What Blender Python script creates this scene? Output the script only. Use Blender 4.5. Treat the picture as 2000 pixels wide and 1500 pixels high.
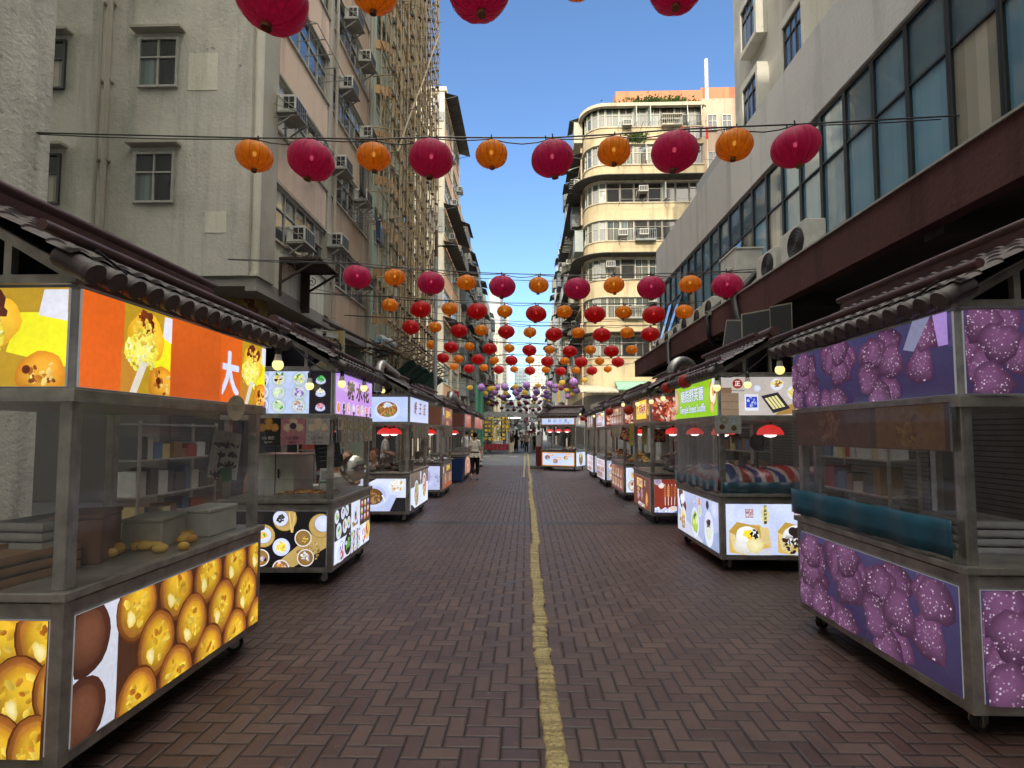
import bpy, math, random
from math import radians as R, sin, cos, pi, sqrt
from mathutils import Vector as V, Matrix as Mx
for _o in list(bpy.data.objects): bpy.data.objects.remove(_o)
S = bpy.context.scene; COL = S.collection

# ---------------------------------------------------------------- camera, sky, sun, exposure
PITCH, YAW, F, SH = R(3.2), R(1.54), 1040.0, 38.0
cd = bpy.data.cameras.new('camera'); cam = bpy.data.objects.new('camera', cd); COL.objects.link(cam)
cam.location = (0, 0, 1.6); cam.rotation_euler = (R(90) + PITCH, 0, YAW)
cd.sensor_width = 36; cd.lens = 36 * F / 2000; cd.shift_y = SH / 2000; cd.clip_start = .05; cd.clip_end = 2000
S.camera = cam
W = bpy.data.worlds.new('World'); S.world = W; W.use_nodes = True
FILL_CLOUD = 18.0
SUN_EL, SUN_AZ = R(25), R(9)          # sun low behind the camera, a little to the left
nt = W.node_tree; nt.nodes.clear()
sky = nt.nodes.new('ShaderNodeTexSky'); sky.sky_type = 'NISHITA'; sky.sun_disc = False
sky.sun_elevation = SUN_EL; sky.sun_rotation = pi + SUN_AZ; sky.air_density = 1.0; sky.dust_density = .1; sky.ozone_density = 5.0
# unseen cloud added overhead and behind the viewer to lift shade, blue sky ahead
tc = nt.nodes.new('ShaderNodeTexCoord'); sx = nt.nodes.new('ShaderNodeSeparateXYZ'); nt.links.new(tc.outputs['Generated'], sx.inputs[0])
def wm(op, a, b):
    x = nt.nodes.new('ShaderNodeMath'); x.operation = op; x.use_clamp = op == 'MAXIMUM'
    for i, v in enumerate((a, b)):
        if hasattr(v, 'links'): nt.links.new(v, x.inputs[i])
        else: x.inputs[i].default_value = v
    return x.outputs[0]
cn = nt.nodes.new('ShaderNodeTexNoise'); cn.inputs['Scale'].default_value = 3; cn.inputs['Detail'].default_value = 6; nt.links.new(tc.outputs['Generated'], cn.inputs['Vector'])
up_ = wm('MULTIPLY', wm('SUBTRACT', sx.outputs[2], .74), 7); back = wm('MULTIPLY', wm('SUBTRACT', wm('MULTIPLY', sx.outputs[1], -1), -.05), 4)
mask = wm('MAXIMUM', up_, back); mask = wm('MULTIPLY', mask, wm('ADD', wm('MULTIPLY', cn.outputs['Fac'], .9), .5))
cl = nt.nodes.new('ShaderNodeMix'); cl.data_type = 'RGBA'; cl.clamp_factor = True; nt.links.new(mask, cl.inputs[0]); nt.links.new(sky.outputs[0], cl.inputs[6]); cl.inputs[7].default_value = (FILL_CLOUD, FILL_CLOUD * .945, FILL_CLOUD * .83, 1)
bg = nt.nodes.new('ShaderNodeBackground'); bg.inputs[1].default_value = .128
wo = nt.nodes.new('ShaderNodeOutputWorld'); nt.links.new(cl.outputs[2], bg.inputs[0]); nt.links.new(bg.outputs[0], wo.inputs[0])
sl = bpy.data.lights.new('sun', 'SUN'); sl.energy = 2.0; sl.angle = R(.5); sl.color = (1, .89, .72)
so = bpy.data.objects.new('sun', sl); COL.objects.link(so)
so.rotation_euler = V((sin(SUN_AZ) * cos(SUN_EL), cos(SUN_AZ) * cos(SUN_EL), -sin(SUN_EL))).to_track_quat('-Z', 'Y').to_euler()
S.view_settings.view_transform = 'Standard'; S.view_settings.look = 'None'; S.view_settings.gamma = 1
EXPO = 1.0
S.view_settings.exposure = EXPO
LIT = 1.08 / 2 ** EXPO                 # emission that a backlit panel needs to read as itself at this exposure

# ---------------------------------------------------------------- helpers
def at(px, py, Y=None, X=None, Z=None):
    """point of the photograph (2000 x 1500) that lies at world depth Y, side X or height Z"""
    q = cam.rotation_euler.to_matrix() @ V(((px - 1000) / F, (750 - py + SH) / F, -1))
    t = Y / q.y if Y is not None else X / q.x if X is not None else (Z - 1.6) / q.z
    return V((0, 0, 1.6)) + q * t
def lin(c):
    return tuple((x / 12.92 if x <= .04045 else ((x + .055) / 1.055) ** 2.4) for x in c)
def H(s, k=1.0):
    s = s.lstrip('#'); return tuple(k * x for x in lin([int(s[i:i + 2], 16) / 255 for i in (0, 2, 4)]))
class MB:
    def __init__(s, col=(.5, .5, .5), M=None):
        s.v = []; s.f = []; s.c = []; s.M = M; s.col = col
    def add(s, vs, fs, cols=None):
        o = len(s.v); vs = [V(p) for p in vs]
        s.v += [s.M @ p for p in vs] if s.M else vs
        s.c += cols or [s.col] * len(vs); s.f += [[i + o for i in f] for f in fs]; return s
    def box(s, x0, y0, z0, x1, y1, z1):
        return s.add([(x, y, z) for x in (x0, x1) for y in (y0, y1) for z in (z0, z1)],
              [(0, 1, 3, 2), (4, 6, 7, 5), (0, 4, 5, 1), (2, 3, 7, 6), (0, 2, 6, 4), (1, 5, 7, 3)])
    def bar(s, a, b, w, h=None, up=(0, 0, 1)):
        a = V(a); b = V(b); h = h or w; d = (b - a).normalized(); u = V(up)
        if abs(d.dot(u)) > .98: u = V((1, 0, 0))
        x = d.cross(u).normalized() * w / 2; y = x.cross(d).normalized() * h / 2
        p = [a - x - y, a + x - y, a + x + y, a - x + y]; p += [q + (b - a) for q in p]
        return s.add(p, [(0, 1, 2, 3), (7, 6, 5, 4), (0, 4, 5, 1), (1, 5, 6, 2), (2, 6, 7, 3), (3, 7, 4, 0)])
    def tube(s, pts, r, n=6, caps=True, flat=1.0):
        pts = [V(p) for p in pts]; k = len(pts); rr = r if isinstance(r, (list, tuple)) else [r] * k
        vs = []; fs = []; ref = None
        for i, p in enumerate(pts):
            d = (pts[min(i + 1, k - 1)] - pts[max(i - 1, 0)]).normalized()
            if ref is None: ref = V((0, 0, 1)) if abs(d.z) < .9 else V((1, 0, 0))
            x = d.cross(ref)
            if x.length < 1e-4: x = d.orthogonal()
            x.normalize(); y = x.cross(d).normalized(); ref = y
            for j in range(n):
                a = 2 * pi * j / n; vs.append(p + x * cos(a) * rr[i] + y * sin(a) * rr[i] * flat)
        for i in range(k - 1):
            for j in range(n):
                fs.append((i * n + j, i * n + (j + 1) % n, (i + 1) * n + (j + 1) % n, (i + 1) * n + j))
        if caps: fs += [tuple(range(n))[::-1], tuple((k - 1) * n + j for j in range(n))]
        return s.add(vs, fs)
    def lathe(s, prof, n=16, c=(0, 0, 0), gore=0.0, ng=12, cols=None):
        vs = []; fs = []; k = len(prof); cc = []
        for i, (r, z) in enumerate(prof):
            for j in range(n):
                a = 2 * pi * j / n; g = 1 - gore * (1 - abs(sin(a * ng / 2))) ** 2
                vs.append((c[0] + r * g * cos(a), c[1] + r * g * sin(a), c[2] + z))
                if cols: cc.append(cols[i])
        for i in range(k - 1):
            for j in range(n): fs.append((i * n + j, i * n + (j + 1) % n, (i + 1) * n + (j + 1) % n, (i + 1) * n + j))
        if prof[0][0] > 1e-6: fs.append(tuple(range(n))[::-1])
        if prof[-1][0] > 1e-6: fs.append(tuple((k - 1) * n + j for j in range(n)))
        return s.add(vs, fs, cc or None)
    def ell(s, c, rx, ry=None, rz=None, n=10, m=7):
        ry = ry or rx; rz = rz or rx; vs = [(c[0], c[1], c[2] - rz)]; fs = []
        for i in range(1, m):
            t = -pi / 2 + pi * i / m
            for j in range(n):
                a = 2 * pi * j / n; vs.append((c[0] + rx * cos(t) * cos(a), c[1] + ry * cos(t) * sin(a), c[2] + rz * sin(t)))
        vs.append((c[0], c[1], c[2] + rz)); L = len(vs) - 1
        for j in range(n):
            fs += [(0, 1 + (j + 1) % n, 1 + j), (L, L - n + j, L - n + (j + 1) % n)]
            for i in range(m - 2): fs.append((1 + i * n + j, 1 + i * n + (j + 1) % n, 1 + (i + 1) * n + (j + 1) % n, 1 + (i + 1) * n + j))
        return s.add(vs, fs)
    def quad(s, a, b, c, d): return s.add([a, b, c, d], [(0, 1, 2, 3)])
    def grid(s, fn, nu, nv, colf=None):
        vs = [fn(i / nu, j / nv) for j in range(nv + 1) for i in range(nu + 1)]
        fs = [(j * (nu + 1) + i, j * (nu + 1) + i + 1, (j + 1) * (nu + 1) + i + 1, (j + 1) * (nu + 1) + i) for j in range(nv) for i in range(nu)]
        return s.add(vs, fs, [colf(i / nu, j / nv) for j in range(nv + 1) for i in range(nu + 1)] if colf else None)
    def build(s, name, mat, parent=None, smooth=0, bevel=0):
        me = bpy.data.meshes.new(name); me.from_pydata([tuple(p) for p in s.v], [], s.f)
        at_ = me.color_attributes.new('Col', 'FLOAT_COLOR', 'POINT')
        at_.data.foreach_set('color', [x for c in s.c for x in (c[0], c[1], c[2], 1)])
        if smooth:
            me.polygons.foreach_set('use_smooth', [True] * len(me.polygons)); me.set_sharp_from_angle(angle=R(smooth))
        me.materials.append(mat); o = bpy.data.objects.new(name, me); COL.objects.link(o)
        if parent: o.parent = parent
        if bevel:
            b = o.modifiers.new('bevel', 'BEVEL'); b.width = bevel; b.segments = 2; b.limit_method = 'ANGLE'
        me.update(); return o
def tag(o, label=None, cat=None, group=None, kind=None):
    if label: o['label'] = label
    if cat: o['category'] = cat
    if group: o['group'] = group
    if kind: o['kind'] = kind
    return o
def thing(name, label, cat, loc=(0, 0, 0), rz=0, group=None):
    o = bpy.data.objects.new(name, None); COL.objects.link(o); o.location = loc; o.rotation_euler = (0, 0, rz); o.empty_display_size = .2
    return tag(o, label, cat, group)
def copy_tree(o, parent=None):
    c = o.copy(); COL.objects.link(c)
    if parent: c.parent = parent
    for ch in list(o.children): copy_tree(ch, c)
    return c
def inst(src, parent=None, loc=(0, 0, 0), rz=0):
    c = copy_tree(src, parent); c.location = loc; c.rotation_euler = (0, 0, rz); return c
ORD = 'zeroth first second third fourth fifth sixth seventh eighth ninth tenth eleventh twelfth thirteenth fourteenth fifteenth sixteenth seventeenth eighteenth nineteenth twentieth'.split()

# ---------------------------------------------------------------- materials
class NT:
    def __init__(s, name):
        s.m = bpy.data.materials.new(name); s.m.use_nodes = True; s.t = s.m.node_tree; s.t.nodes.clear()
        s.out = s.n('ShaderNodeOutputMaterial')
    def n(s, typ, **k):
        x = s.t.nodes.new(typ)
        for a, b in k.items(): setattr(x, a, b)
        return x
    def l(s, a, b): s.t.links.new(a, b)
    def put(s, sock, v):
        if hasattr(v, 'is_output') or hasattr(v, 'links'): s.l(v, sock)
        else: sock.default_value = v
    def mth(s, op, *a):
        x = s.n('ShaderNodeMath', operation=op)
        for i, v in enumerate(a): s.put(x.inputs[i], v)
        return x.outputs[0]
    def mix(s, f, a, b, mode='MIX'):
        x = s.n('ShaderNodeMix', data_type='RGBA', blend_type=mode)
        s.put(x.inputs[0], f); s.put(x.inputs[6], a if hasattr(a, 'links') else (*a, 1)); s.put(x.inputs[7], b if hasattr(b, 'links') else (*b, 1)); return x.outputs[2]
    def noise(s, sc, det=4, vec=None, scale3=None, rough=.6):
        x = s.n('ShaderNodeTexNoise'); x.inputs['Scale'].default_value = sc; x.inputs['Detail'].default_value = det; x.inputs['Roughness'].default_value = rough
        v = vec or s.pos()
        if scale3:
            mp = s.n('ShaderNodeVectorMath', operation='MULTIPLY'); s.l(v, mp.inputs[0]); mp.inputs[1].default_value = scale3; v = mp.outputs[0]
        s.l(v, x.inputs['Vector']); return x.outputs['Fac']
    def pos(s): return s.n('ShaderNodeNewGeometry').outputs['Position']
    def obj(s): return s.n('ShaderNodeTexCoord').outputs['Object']
    def ramp(s, f, a, b):
        x = s.n('ShaderNodeMapRange', clamp=True); s.put(x.inputs[0], f); x.inputs[1].default_value = a; x.inputs[2].default_value = b; return x.outputs[0]
    def bsdf(s, col, rough=.6, metal=0, spec=.5, bump=None, bstr=.3, bdist=.01, **k):
        b = s.n('ShaderNodeBsdfPrincipled'); s.put(b.inputs['Base Color'], col if hasattr(col, 'links') else (*col, 1)); s.put(b.inputs['Roughness'], rough)
        b.inputs['Metallic'].default_value = metal; b.inputs['Specular IOR Level'].default_value = spec
        for a, v in k.items(): s.put(b.inputs[a], v)
        if bump is not None:
            u = s.n('ShaderNodeBump'); u.inputs['Strength'].default_value = bstr; u.inputs['Distance'].default_value = bdist; s.l(bump, u.inputs['Height']); s.l(u.outputs[0], b.inputs['Normal'])
        s.l(b.outputs[0], s.out.inputs[0]); return b
def attr(t):
    return t.n('ShaderNodeVertexColor', layer_name='Col').outputs[0]
MAT = {}
def plaster(name, col, dirt=.5, streak=.5, bump=.5):
    if name in MAT: return MAT[name]
    t = NT(name); a = t.noise(.7, 6); b = t.noise(1.0, 5, scale3=(2.2, 2.2, .18)); f = t.noise(14, 5)
    d = tuple(x * .38 for x in (col[0], col[1] * 1.0, col[2] * 1.05))
    c = t.mix(t.mth('MULTIPLY', t.ramp(a, .45, .75), dirt), col, tuple(x * .62 for x in col))
    c = t.mix(t.mth('MULTIPLY', t.ramp(b, .52, .74), streak), c, d)
    c = t.mix(t.mth('MULTIPLY', t.ramp(f, .3, .8), .25), c, tuple(min(1, x * 1.25) for x in col))
    spots = t.ramp(t.noise(2.6, 8, rough=.75), .64, .70)
    c = t.mix(t.mth('MULTIPLY', spots, dirt * .7), c, tuple(.5 * (x + .22) * .8 for x in col))
    t.bsdf(c, .85, spec=.25, bump=t.mth('ADD', f, t.mth('MULTIPLY', spots, .6)), bstr=bump, bdist=.02); MAT[name] = t.m; return t.m
def simple(name, col, rough=.6, metal=0, var=.2, sc=6, spec=.5, bump=.1, **k):
    if name in MAT: return MAT[name]
    t = NT(name); f = t.noise(sc, 6, vec=t.obj())
    c = t.mix(t.ramp(f, .3, .75), tuple(x * (1 - var) for x in col), tuple(min(1, x * (1 + var)) for x in col))
    rg = t.mth('ADD', t.mth('MULTIPLY', f, .25), rough - .12)
    t.bsdf(c, rg, metal, spec, bump=f, bstr=bump, bdist=.004, **k); MAT[name] = t.m; return t.m
def paint(name, rough=.6, metal=0, spec=.4, var=.25, sc=9):
    if name in MAT: return MAT[name]
    t = NT(name); f = t.noise(sc, 6, vec=t.obj()); c = t.mix(var, attr(t), t.mix(t.ramp(f, .25, .8), (.25, .25, .25), (1.5, 1.5, 1.5)), 'MULTIPLY')
    t.bsdf(c, rough, metal, spec, bump=f, bstr=.15, bdist=.004); MAT[name] = t.m; return t.m
def litmat(name, k, rough=.12):
    if name in MAT: return MAT[name]
    t = NT(name); f = t.noise(30, 6, vec=t.obj(), rough=.7)
    c = t.mix(.22, attr(t), t.mix(t.ramp(f, .3, .72), (.45, .42, .4), (1.35, 1.35, 1.35)), 'MULTIPLY')
    g = t.noise(2.2, 2, vec=t.obj()); e = t.mth('MULTIPLY', t.mth('ADD', t.mth('MULTIPLY', g, .5), .75), k)
    t.bsdf((.02, .02, .02), rough, spec=.5, **{'Emission Color': c, 'Emission Strength': e}); MAT[name] = t.m; return t.m
def glow(name, col, k):
    if name in MAT: return MAT[name]
    t = NT(name); t.bsdf((.8, .8, .8), .3, **{'Emission Color': (*col, 1), 'Emission Strength': k}); MAT[name] = t.m; return t.m
PAINT = paint('painted'); GLOSSY = paint('glossy_paint', .25, 0, .5, .15); CLOTH = paint('cloth', .9, 0, .1, .35, 14); PRINT = paint('printed_card', .35, 0, .5, .45, 26)
LITM = litmat('backlit_film', LIT)
def glassmat():
    t = NT('window_glass'); f = t.noise(1.3, 3)
    t.bsdf(attr(t), t.mth('ADD', t.mth('MULTIPLY', t.noise(4, 4), .12), .02), spec=.9, bump=f, bstr=.06, bdist=.05, **{'Coat Weight': .6, 'Coat Roughness': .03}); return t.m
GLASS = glassmat()
STEEL = simple('brushed_steel', (.38, .365, .34), .36, .65, .4, 7)
DARKMETAL = simple('dark_metal', (.03, .03, .032), .5, .3, .3)
RUST = simple('rusty_iron', (.05, .03, .022), .8, .1, .5, 20)
ALU = simple('aluminium_frame', (.42, .42, .38), .5, .3, .2)
WHITEPL = simple('white_enamel', (.52, .52, .48), .45, 0, .18, 5)
TILE = simple('roof_tile', (.085, .068, .07), .5, 0, .5, 9)
MAROON = simple('maroon_pipe', (.085, .04, .04), .45, 0, .35, 7)
RUBBER = simple('black_rubber', (.015, .015, .016), .7)
BLACK = simple('black_plastic', (.02, .02, .021), .45)
BAMBOO = simple('bamboo', (.37, .285, .17), .7, 0, .4, 8)
def clearmat(name, alpha, rough, bstr=0, sc=8, tint=(.94, .94, .94), cap=.5):
    t = NT(name); tr = t.n('ShaderNodeBsdfTransparent'); tr.inputs[0].default_value = (*tint, 1)
    gl = t.n('ShaderNodeBsdfPrincipled'); gl.inputs['Base Color'].default_value = (.35, .35, .36, 1); gl.inputs['Roughness'].default_value = rough; gl.inputs['Specular IOR Level'].default_value = .9
    f = t.noise(sc, 5, vec=t.obj(), scale3=(1, 1, .25))
    if bstr:
        u = t.n('ShaderNodeBump'); u.inputs['Strength'].default_value = bstr; u.inputs['Distance'].default_value = .03; t.l(f, u.inputs['Height']); t.l(u.outputs[0], gl.inputs['Normal'])
    fr = t.n('ShaderNodeFresnel'); fr.inputs[0].default_value = 1.45
    if bstr: t.l(u.outputs[0], fr.inputs['Normal'])
    mx = t.n('ShaderNodeMixShader'); t.l(t.mth('MINIMUM', t.mth('ADD', t.mth('MULTIPLY', f, alpha), fr.outputs[0]), cap), mx.inputs[0]); t.l(tr.outputs[0], mx.inputs[1]); t.l(gl.outputs[0], mx.inputs[2]); t.l(mx.outputs[0], t.out.inputs[0]); return t.m
ACRYLIC = clearmat('clear_acrylic', .03, .05, 0, 3, cap=.16); VINYL = clearmat('clear_vinyl_curtain', .16, .12, .35, 7)

# ---------------------------------------------------------------- ground
def paving(name, c1, c2, mortar, far):
    t = NT(name); sep = t.n('ShaderNodeSeparateXYZ'); t.l(t.pos(), sep.inputs[0]); M = t.mth
    u = M('MULTIPLY', M('ADD', sep.outputs[0], .033), 10); v = M('MULTIPLY', sep.outputs[1], 10)
    def field(u, v, run):
        i = M('FLOOR', u)
        if run: v = M('MULTIPLY', M('ADD', v, M('FLOORED_MODULO', i, 2)), .5)
        j = M('FLOOR', v); fu = M('SUBTRACT', u, i); fv = M('SUBTRACT', v, j)
        if run:
            d = M('MINIMUM', M('MINIMUM', fu, M('SUBTRACT', 1, fu)), M('MULTIPLY', 2, M('MINIMUM', fv, M('SUBTRACT', 1, fv)))); bi, bj = i, j
        else:
            k = M('FLOORED_MODULO', M('SUBTRACT', i, j), 4); q = [M('COMPARE', k, float(n), .2) for n in range(4)]
            dl = M('ADD', fu, q[1]); dr = M('ADD', M('SUBTRACT', 1, fu), q[0]); db = M('ADD', fv, q[2]); dt = M('ADD', M('SUBTRACT', 1, fv), q[3])
            d = M('MINIMUM', M('MINIMUM', dl, dr), M('MINIMUM', db, dt)); bi = M('SUBTRACT', i, q[1]); bj = M('SUBTRACT', j, q[2])
        cb = t.n('ShaderNodeCombineXYZ'); t.l(bi, cb.inputs[0]); t.l(bj, cb.inputs[1]); wn = t.n('ShaderNodeTexWhiteNoise'); t.l(cb.outputs[0], wn.inputs[0]); return d, wn.outputs[0]
    warp = t.mth('MULTIPLY', t.mth('SUBTRACT', t.noise(9, 3), .5), .09)
    d, h = field(t.mth('ADD', u, warp), t.mth('ADD', v, warp), far)
    jw = t.ramp(d, .034, .075); edge = t.ramp(d, .0, .16)
    big = t.noise(.45, 5); fine = t.noise(160, 3); mid = t.noise(3.0, 6)
    c = t.mix(h, c1, c2); c = t.mix(t.mth('MULTIPLY', t.ramp(big, .4, .68), .45), c, tuple(x * .55 for x in c1))
    c = t.mix(t.mth('MULTIPLY', t.ramp(mid, .5, .8), .35), c, tuple(1.35 * x for x in c2))
    c = t.mix(t.mth('MULTIPLY', t.ramp(fine, .54, .70), .9), c, tuple(x * .3 for x in c1))
    gum = t.ramp(t.noise(5.5, 2, rough=.4), .70, .73); c = t.mix(t.mth('MULTIPLY', gum, .45), c, tuple(1.3 * x for x in c2))
    oil = t.ramp(t.noise(1.1, 7, rough=.7), .56, .70); c = t.mix(t.mth('MULTIPLY', oil, .6), c, tuple(x * .38 for x in c1))
    c = t.mix(jw, mortar, c)
    hgt = t.mth('ADD', t.mth('MULTIPLY', edge, 1.0), t.mth('ADD', t.mth('MULTIPLY', fine, .3), t.mth('MULTIPLY', h, .25)))
    rg = t.mth('ADD', t.mth('MULTIPLY', mid, .3), t.mth('ADD', t.mth('MULTIPLY', h, .12), .30))
    t.bsdf(c, rg, spec=.5, bump=hgt, bstr=.8, bdist=.007); return t.m
RED1, RED2 = H('#5c423d'), H('#7a5a52')
PAV_N = paving('herringbone_brick', (.062, .033, .028), (.106, .066, .056), (.005, .0045, .0045), False)
PAV_F = paving('running_brick', (.064, .038, .033), (.104, .069, .060), (.006, .0055, .0055), True)
PAV_G = paving('grey_brick', (.10, .105, .108), (.145, .15, .15), (.02, .02, .02), True)
def sheet(name, x0, y0, x1, y1, z, m, kind='structure'):
    return tag(MB().quad((x0, y0, z), (x1, y0, z), (x1, y1, z), (x0, y1, z)).build(name, m), kind=kind)
ASPH = simple('asphalt', (.05, .05, .052), .85, 0, .25, 3)
sheet('ground', -400, -120, 400, 700, -.012, ASPH)
sheet('street', -9, -30, 8, 9.5, 0, PAV_N)
sheet('street', -9, 9.74, 8, 26.5, 0, PAV_F)
sheet('side_street', -40, 26.5, 40, 38.2, .0, PAV_G)
sheet('street', -9, 38.2, 8, 130, 0, PAV_G)
BAND = simple('dark_granite_band', (.026, .027, .027), .5, 0, .3, 14)
sheet('paving_band', -9, 9.5, 8, 9.74, .001, BAND)
sheet('paving_band', -9, 18.6, 8, 18.85, .004, BAND)
sheet('paving_band', -9, 26.2, 8, 26.45, .004, BAND)
YEL = (.38, .275, .085)
def yellow_line():
    rnd = random.Random(4); t = NT('thick_yellow_paint'); f = t.noise(60, 5); g = t.noise(8, 5, scale3=(.25, 3.5, 1))
    c = t.mix(t.ramp(f, .42, .66), (.42, .34, .15), (.20, .15, .06)); c = t.mix(t.mth('MULTIPLY', t.ramp(g, .46, .60), .8), c, (.13, .095, .035))
    t.bsdf(c, .55, bump=t.mth('ADD', f, g), bstr=.9, bdist=.012)
    mb = MB(); n = 1300; y0, y1 = 1.4, 26.4; el = er = 0; lo = 0; ridge = []
    y = y0
    for k in range(n + 1): ridge.append(.0)
    k = 0
    while k < n:
        st = rnd.randint(2, 7)
        for q in range(st):
            if k + q <= n: ridge[k + q] = .007 * sin(pi * q / st) + rnd.random() * .002
        k += st
    prof = []
    for k in range(n + 1):
        if rnd.random() < .05: lo = rnd.uniform(-.016, .016)
        el += (rnd.uniform(-.014, .012) - el) * .4; er += (rnd.uniform(-.016, .016) - er) * .4
        prof.append((lo + el, lo + er))
    us = [0, .03, .1, .3, .5, .7, .9, .97, 1]; hs = [.001, .006, .0065, .006, .0055, .006, .0065, .007, .001]
    vs = []; fs = []
    for k in range(n + 1):
        y = y0 + (y1 - y0) * k / n; a, b = prof[k]; xc = .125 + .012 * sin(y * .8)
        for u_, h_ in zip(us, hs):
            vs.append((xc - .056 + a + (.112 + b - a) * u_, y, h_ + (ridge[k] if .05 < u_ < .95 else 0)))
    w = len(us)
    for k in range(n):
        for i in range(w - 1): fs.append((k * w + i, k * w + i + 1, (k + 1) * w + i + 1, (k + 1) * w + i))
    return tag(mb.add(vs, fs).build('road_marking', t.m, smooth=60), kind='structure'), t.m
_, YM = yellow_line()
sheet('road_marking', -.13, 19.5, -.05, 46, .0055, YM); sheet('road_marking', .07, 26.5, .16, 46, .0055, YM)
WM = simple('white_road_paint', (.55, .55, .53), .7, 0, .4, 10)
for x0, x1, yy, w in ((-3.5, -2.5, 36.6, .3), (-2.3, -1.4, 37.5, .3), (-1.2, -.6, 36.3, .3)): sheet('road_marking', x0, yy, x1, yy + w, .006, WM)
YL = simple('faded_yellow_paint', (.42, .32, .09), .7, 0, .3, 10)
tag(MB().quad((-4.6, 28, .0062), (-4.45, 28, .0062), (-3.1, 38, .0062), (-3.25, 38, .0062)).build('road_marking', YL), kind='structure')
# ---------------------------------------------------------------- buildings
def part(mb, name, mat, root, smooth=0, bevel=0):
    o = mb.build(name, mat, root, smooth, bevel); o.location = -root.location; return o
def window(w, h, nv, tr, fm, seed, ck=1.0, fr=.05, curt=.35, parent=None, tint=(.035, .04, .045), deep=.06, nm='window'):
    """a window facing +x, its foot at the origin: frame with glass as its child"""
    rnd = random.Random(seed); f = MB(); g = MB(); d = deep
    f.box(0, -w / 2, 0, d, -w / 2 + fr, h); f.box(0, w / 2 - fr, 0, d, w / 2, h); f.box(0, -w / 2 + fr, 0, d, w / 2 - fr, fr); f.box(0, -w / 2 + fr, h - fr, d, w / 2 - fr, h)
    iw = w - 2 * fr; zs = [fr] + ([h * tr] if tr else []) + [h - fr]
    if tr: f.box(0, -w / 2 + fr, h * tr - fr * .4, d * .9, w / 2 - fr, h * tr + fr * .4)
    for i in range(1, nv): f.box(0, -w / 2 + fr + iw * i / nv - fr * .35, fr, d * .85, -w / 2 + fr + iw * i / nv + fr * .35, h - fr)
    for i in range(nv):
        for z0, z1 in zip(zs, zs[1:]):
            a = -w / 2 + fr + iw * i / nv; b = a + iw / nv; r = rnd.random(); x = .012 + rnd.uniform(0, .01)
            kk = rnd.uniform(.5, 1.6); c = tuple(q * kk for q in tint) if r > curt else rnd.choice([(.30, .29, .25), (.22, .23, .2), (.16, .2, .2), (.36, .34, .28), (.12, .11, .09)])
            if r <= curt: c = tuple(q * ck for q in c)
            k = 4; tl = rnd.uniform(-.006, .006)
            for q in range(k):
                cc = tuple(v * (1 + (.25 if r <= curt else .05) * ((q * 7 + i * 3) % 3 - 1)) for v in c)
                g.col = cc; g.quad((x - tl, a + (b - a) * q / k, z0), (x - tl, a + (b - a) * (q + 1) / k, z0), (x + tl, a + (b - a) * (q + 1) / k, z1), (x + tl, a + (b - a) * q / k, z1))
    o = f.build(nm, fm, parent); g.build('pane', GLASS, o); return o
def placew(src, root, x, y, z, rz):
    o = copy_tree(src, root); o.location = V((x, y, z)) - root.location; o.rotation_euler = (0, 0, rz); return o
def drop(srcs):
    for s in srcs:
        for c in list(s.children): bpy.data.objects.remove(c)
        bpy.data.objects.remove(s)

def ac_source():
    t = thing('air_conditioner', 'x', 'air conditioner')
    mb = MB(); mb.box(0, -.33, .0, .46, .33, .42); mb.build('casing', WHITEPL, t, bevel=.012)
    g = MB()
    for s in (-1, 1):
        for a, b in ((.16, .28), (.30, .42)): g.box(a, s * .332 - .003, .06, b, s * .332 + .003, .20); g.box(a, s * .332 - .003, .22, b, s * .332 + .003, .36)
    for k in range(5): g.box(.461, -.29 + k * .12, .04, .464, -.29 + k * .12 + .1, .38)
    g.build('grille', DARKMETAL, t)
    b = MB(); b.box(-.02, -.36, -.05, .5, .36, -.02); b.bar((0, -.3, -.05), (.42, -.3, -.05), .03); b.bar((0, .3, -.35), (.42, .3, -.06), .03); b.bar((0, -.3, -.35), (.42, -.3, -.06), .03)
    b.bar((.02, -.36, .38), (.48, -.36, .02), .02); b.build('bracket', simple('grey_bracket', (.28, .28, .26), .6, .2, .3), t); return t
AC0 = ac_source(); ACN = 0; LABELS = set()
def ac(x, y, z, rz, label, group):
    global ACN
    o = AC0 if ACN == 0 else copy_tree(AC0); ACN += 1
    o.location = (x, y, z); o.rotation_euler = (0, 0, rz); tag(o, label, 'air conditioner', group); return o
def rack(mb, x, y, z, s, rnd, L=.75, w=1.3):
    """drying rack of thin rods reaching out of a wall at x"""
    for k in range(5): mb.bar((x, y - w / 2 + w * k / 4, z), (x + s * L, y - w / 2 + w * k / 4, z + .05), .018)
    mb.bar((x + s * L, y - w / 2, z + .05), (x + s * L, y + w / 2, z + .05), .018); mb.bar((x, y - w / 2, z + .35), (x + s * L, y - w / 2, z + .05), .012); mb.bar((x, y + w / 2, z + .35), (x + s * L, y + w / 2, z + .05), .012)
def awning(mb, x, y0, y1, z, s, d=.9, drop_=.35):
    n = max(4, int((y1 - y0) / .12)); 
    mb.grid(lambda u, v: (x + s * d * v, y0 + (y1 - y0) * u, z - drop_ * v + .012 * (int(u * n + .5) % 2)), n, 1)
    mb.grid(lambda u, v: (x + s * d * v, y0 + (y1 - y0) * u, z - .02 - drop_ * v + .012 * (int(u * n + .5) % 2)), n, 1)
    for k in range(int((y1 - y0) / 1.2) + 1): mb.bar((x, y0 + .05 + k * 1.2, z - .5), (x + s * d * .9, y0 + .05 + k * 1.2, z - drop_ * .9 - .03), .03)
CORR = simple('corrugated_dark_sheet', (.07, .066, .06), .7, .1, .4, 3)
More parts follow.
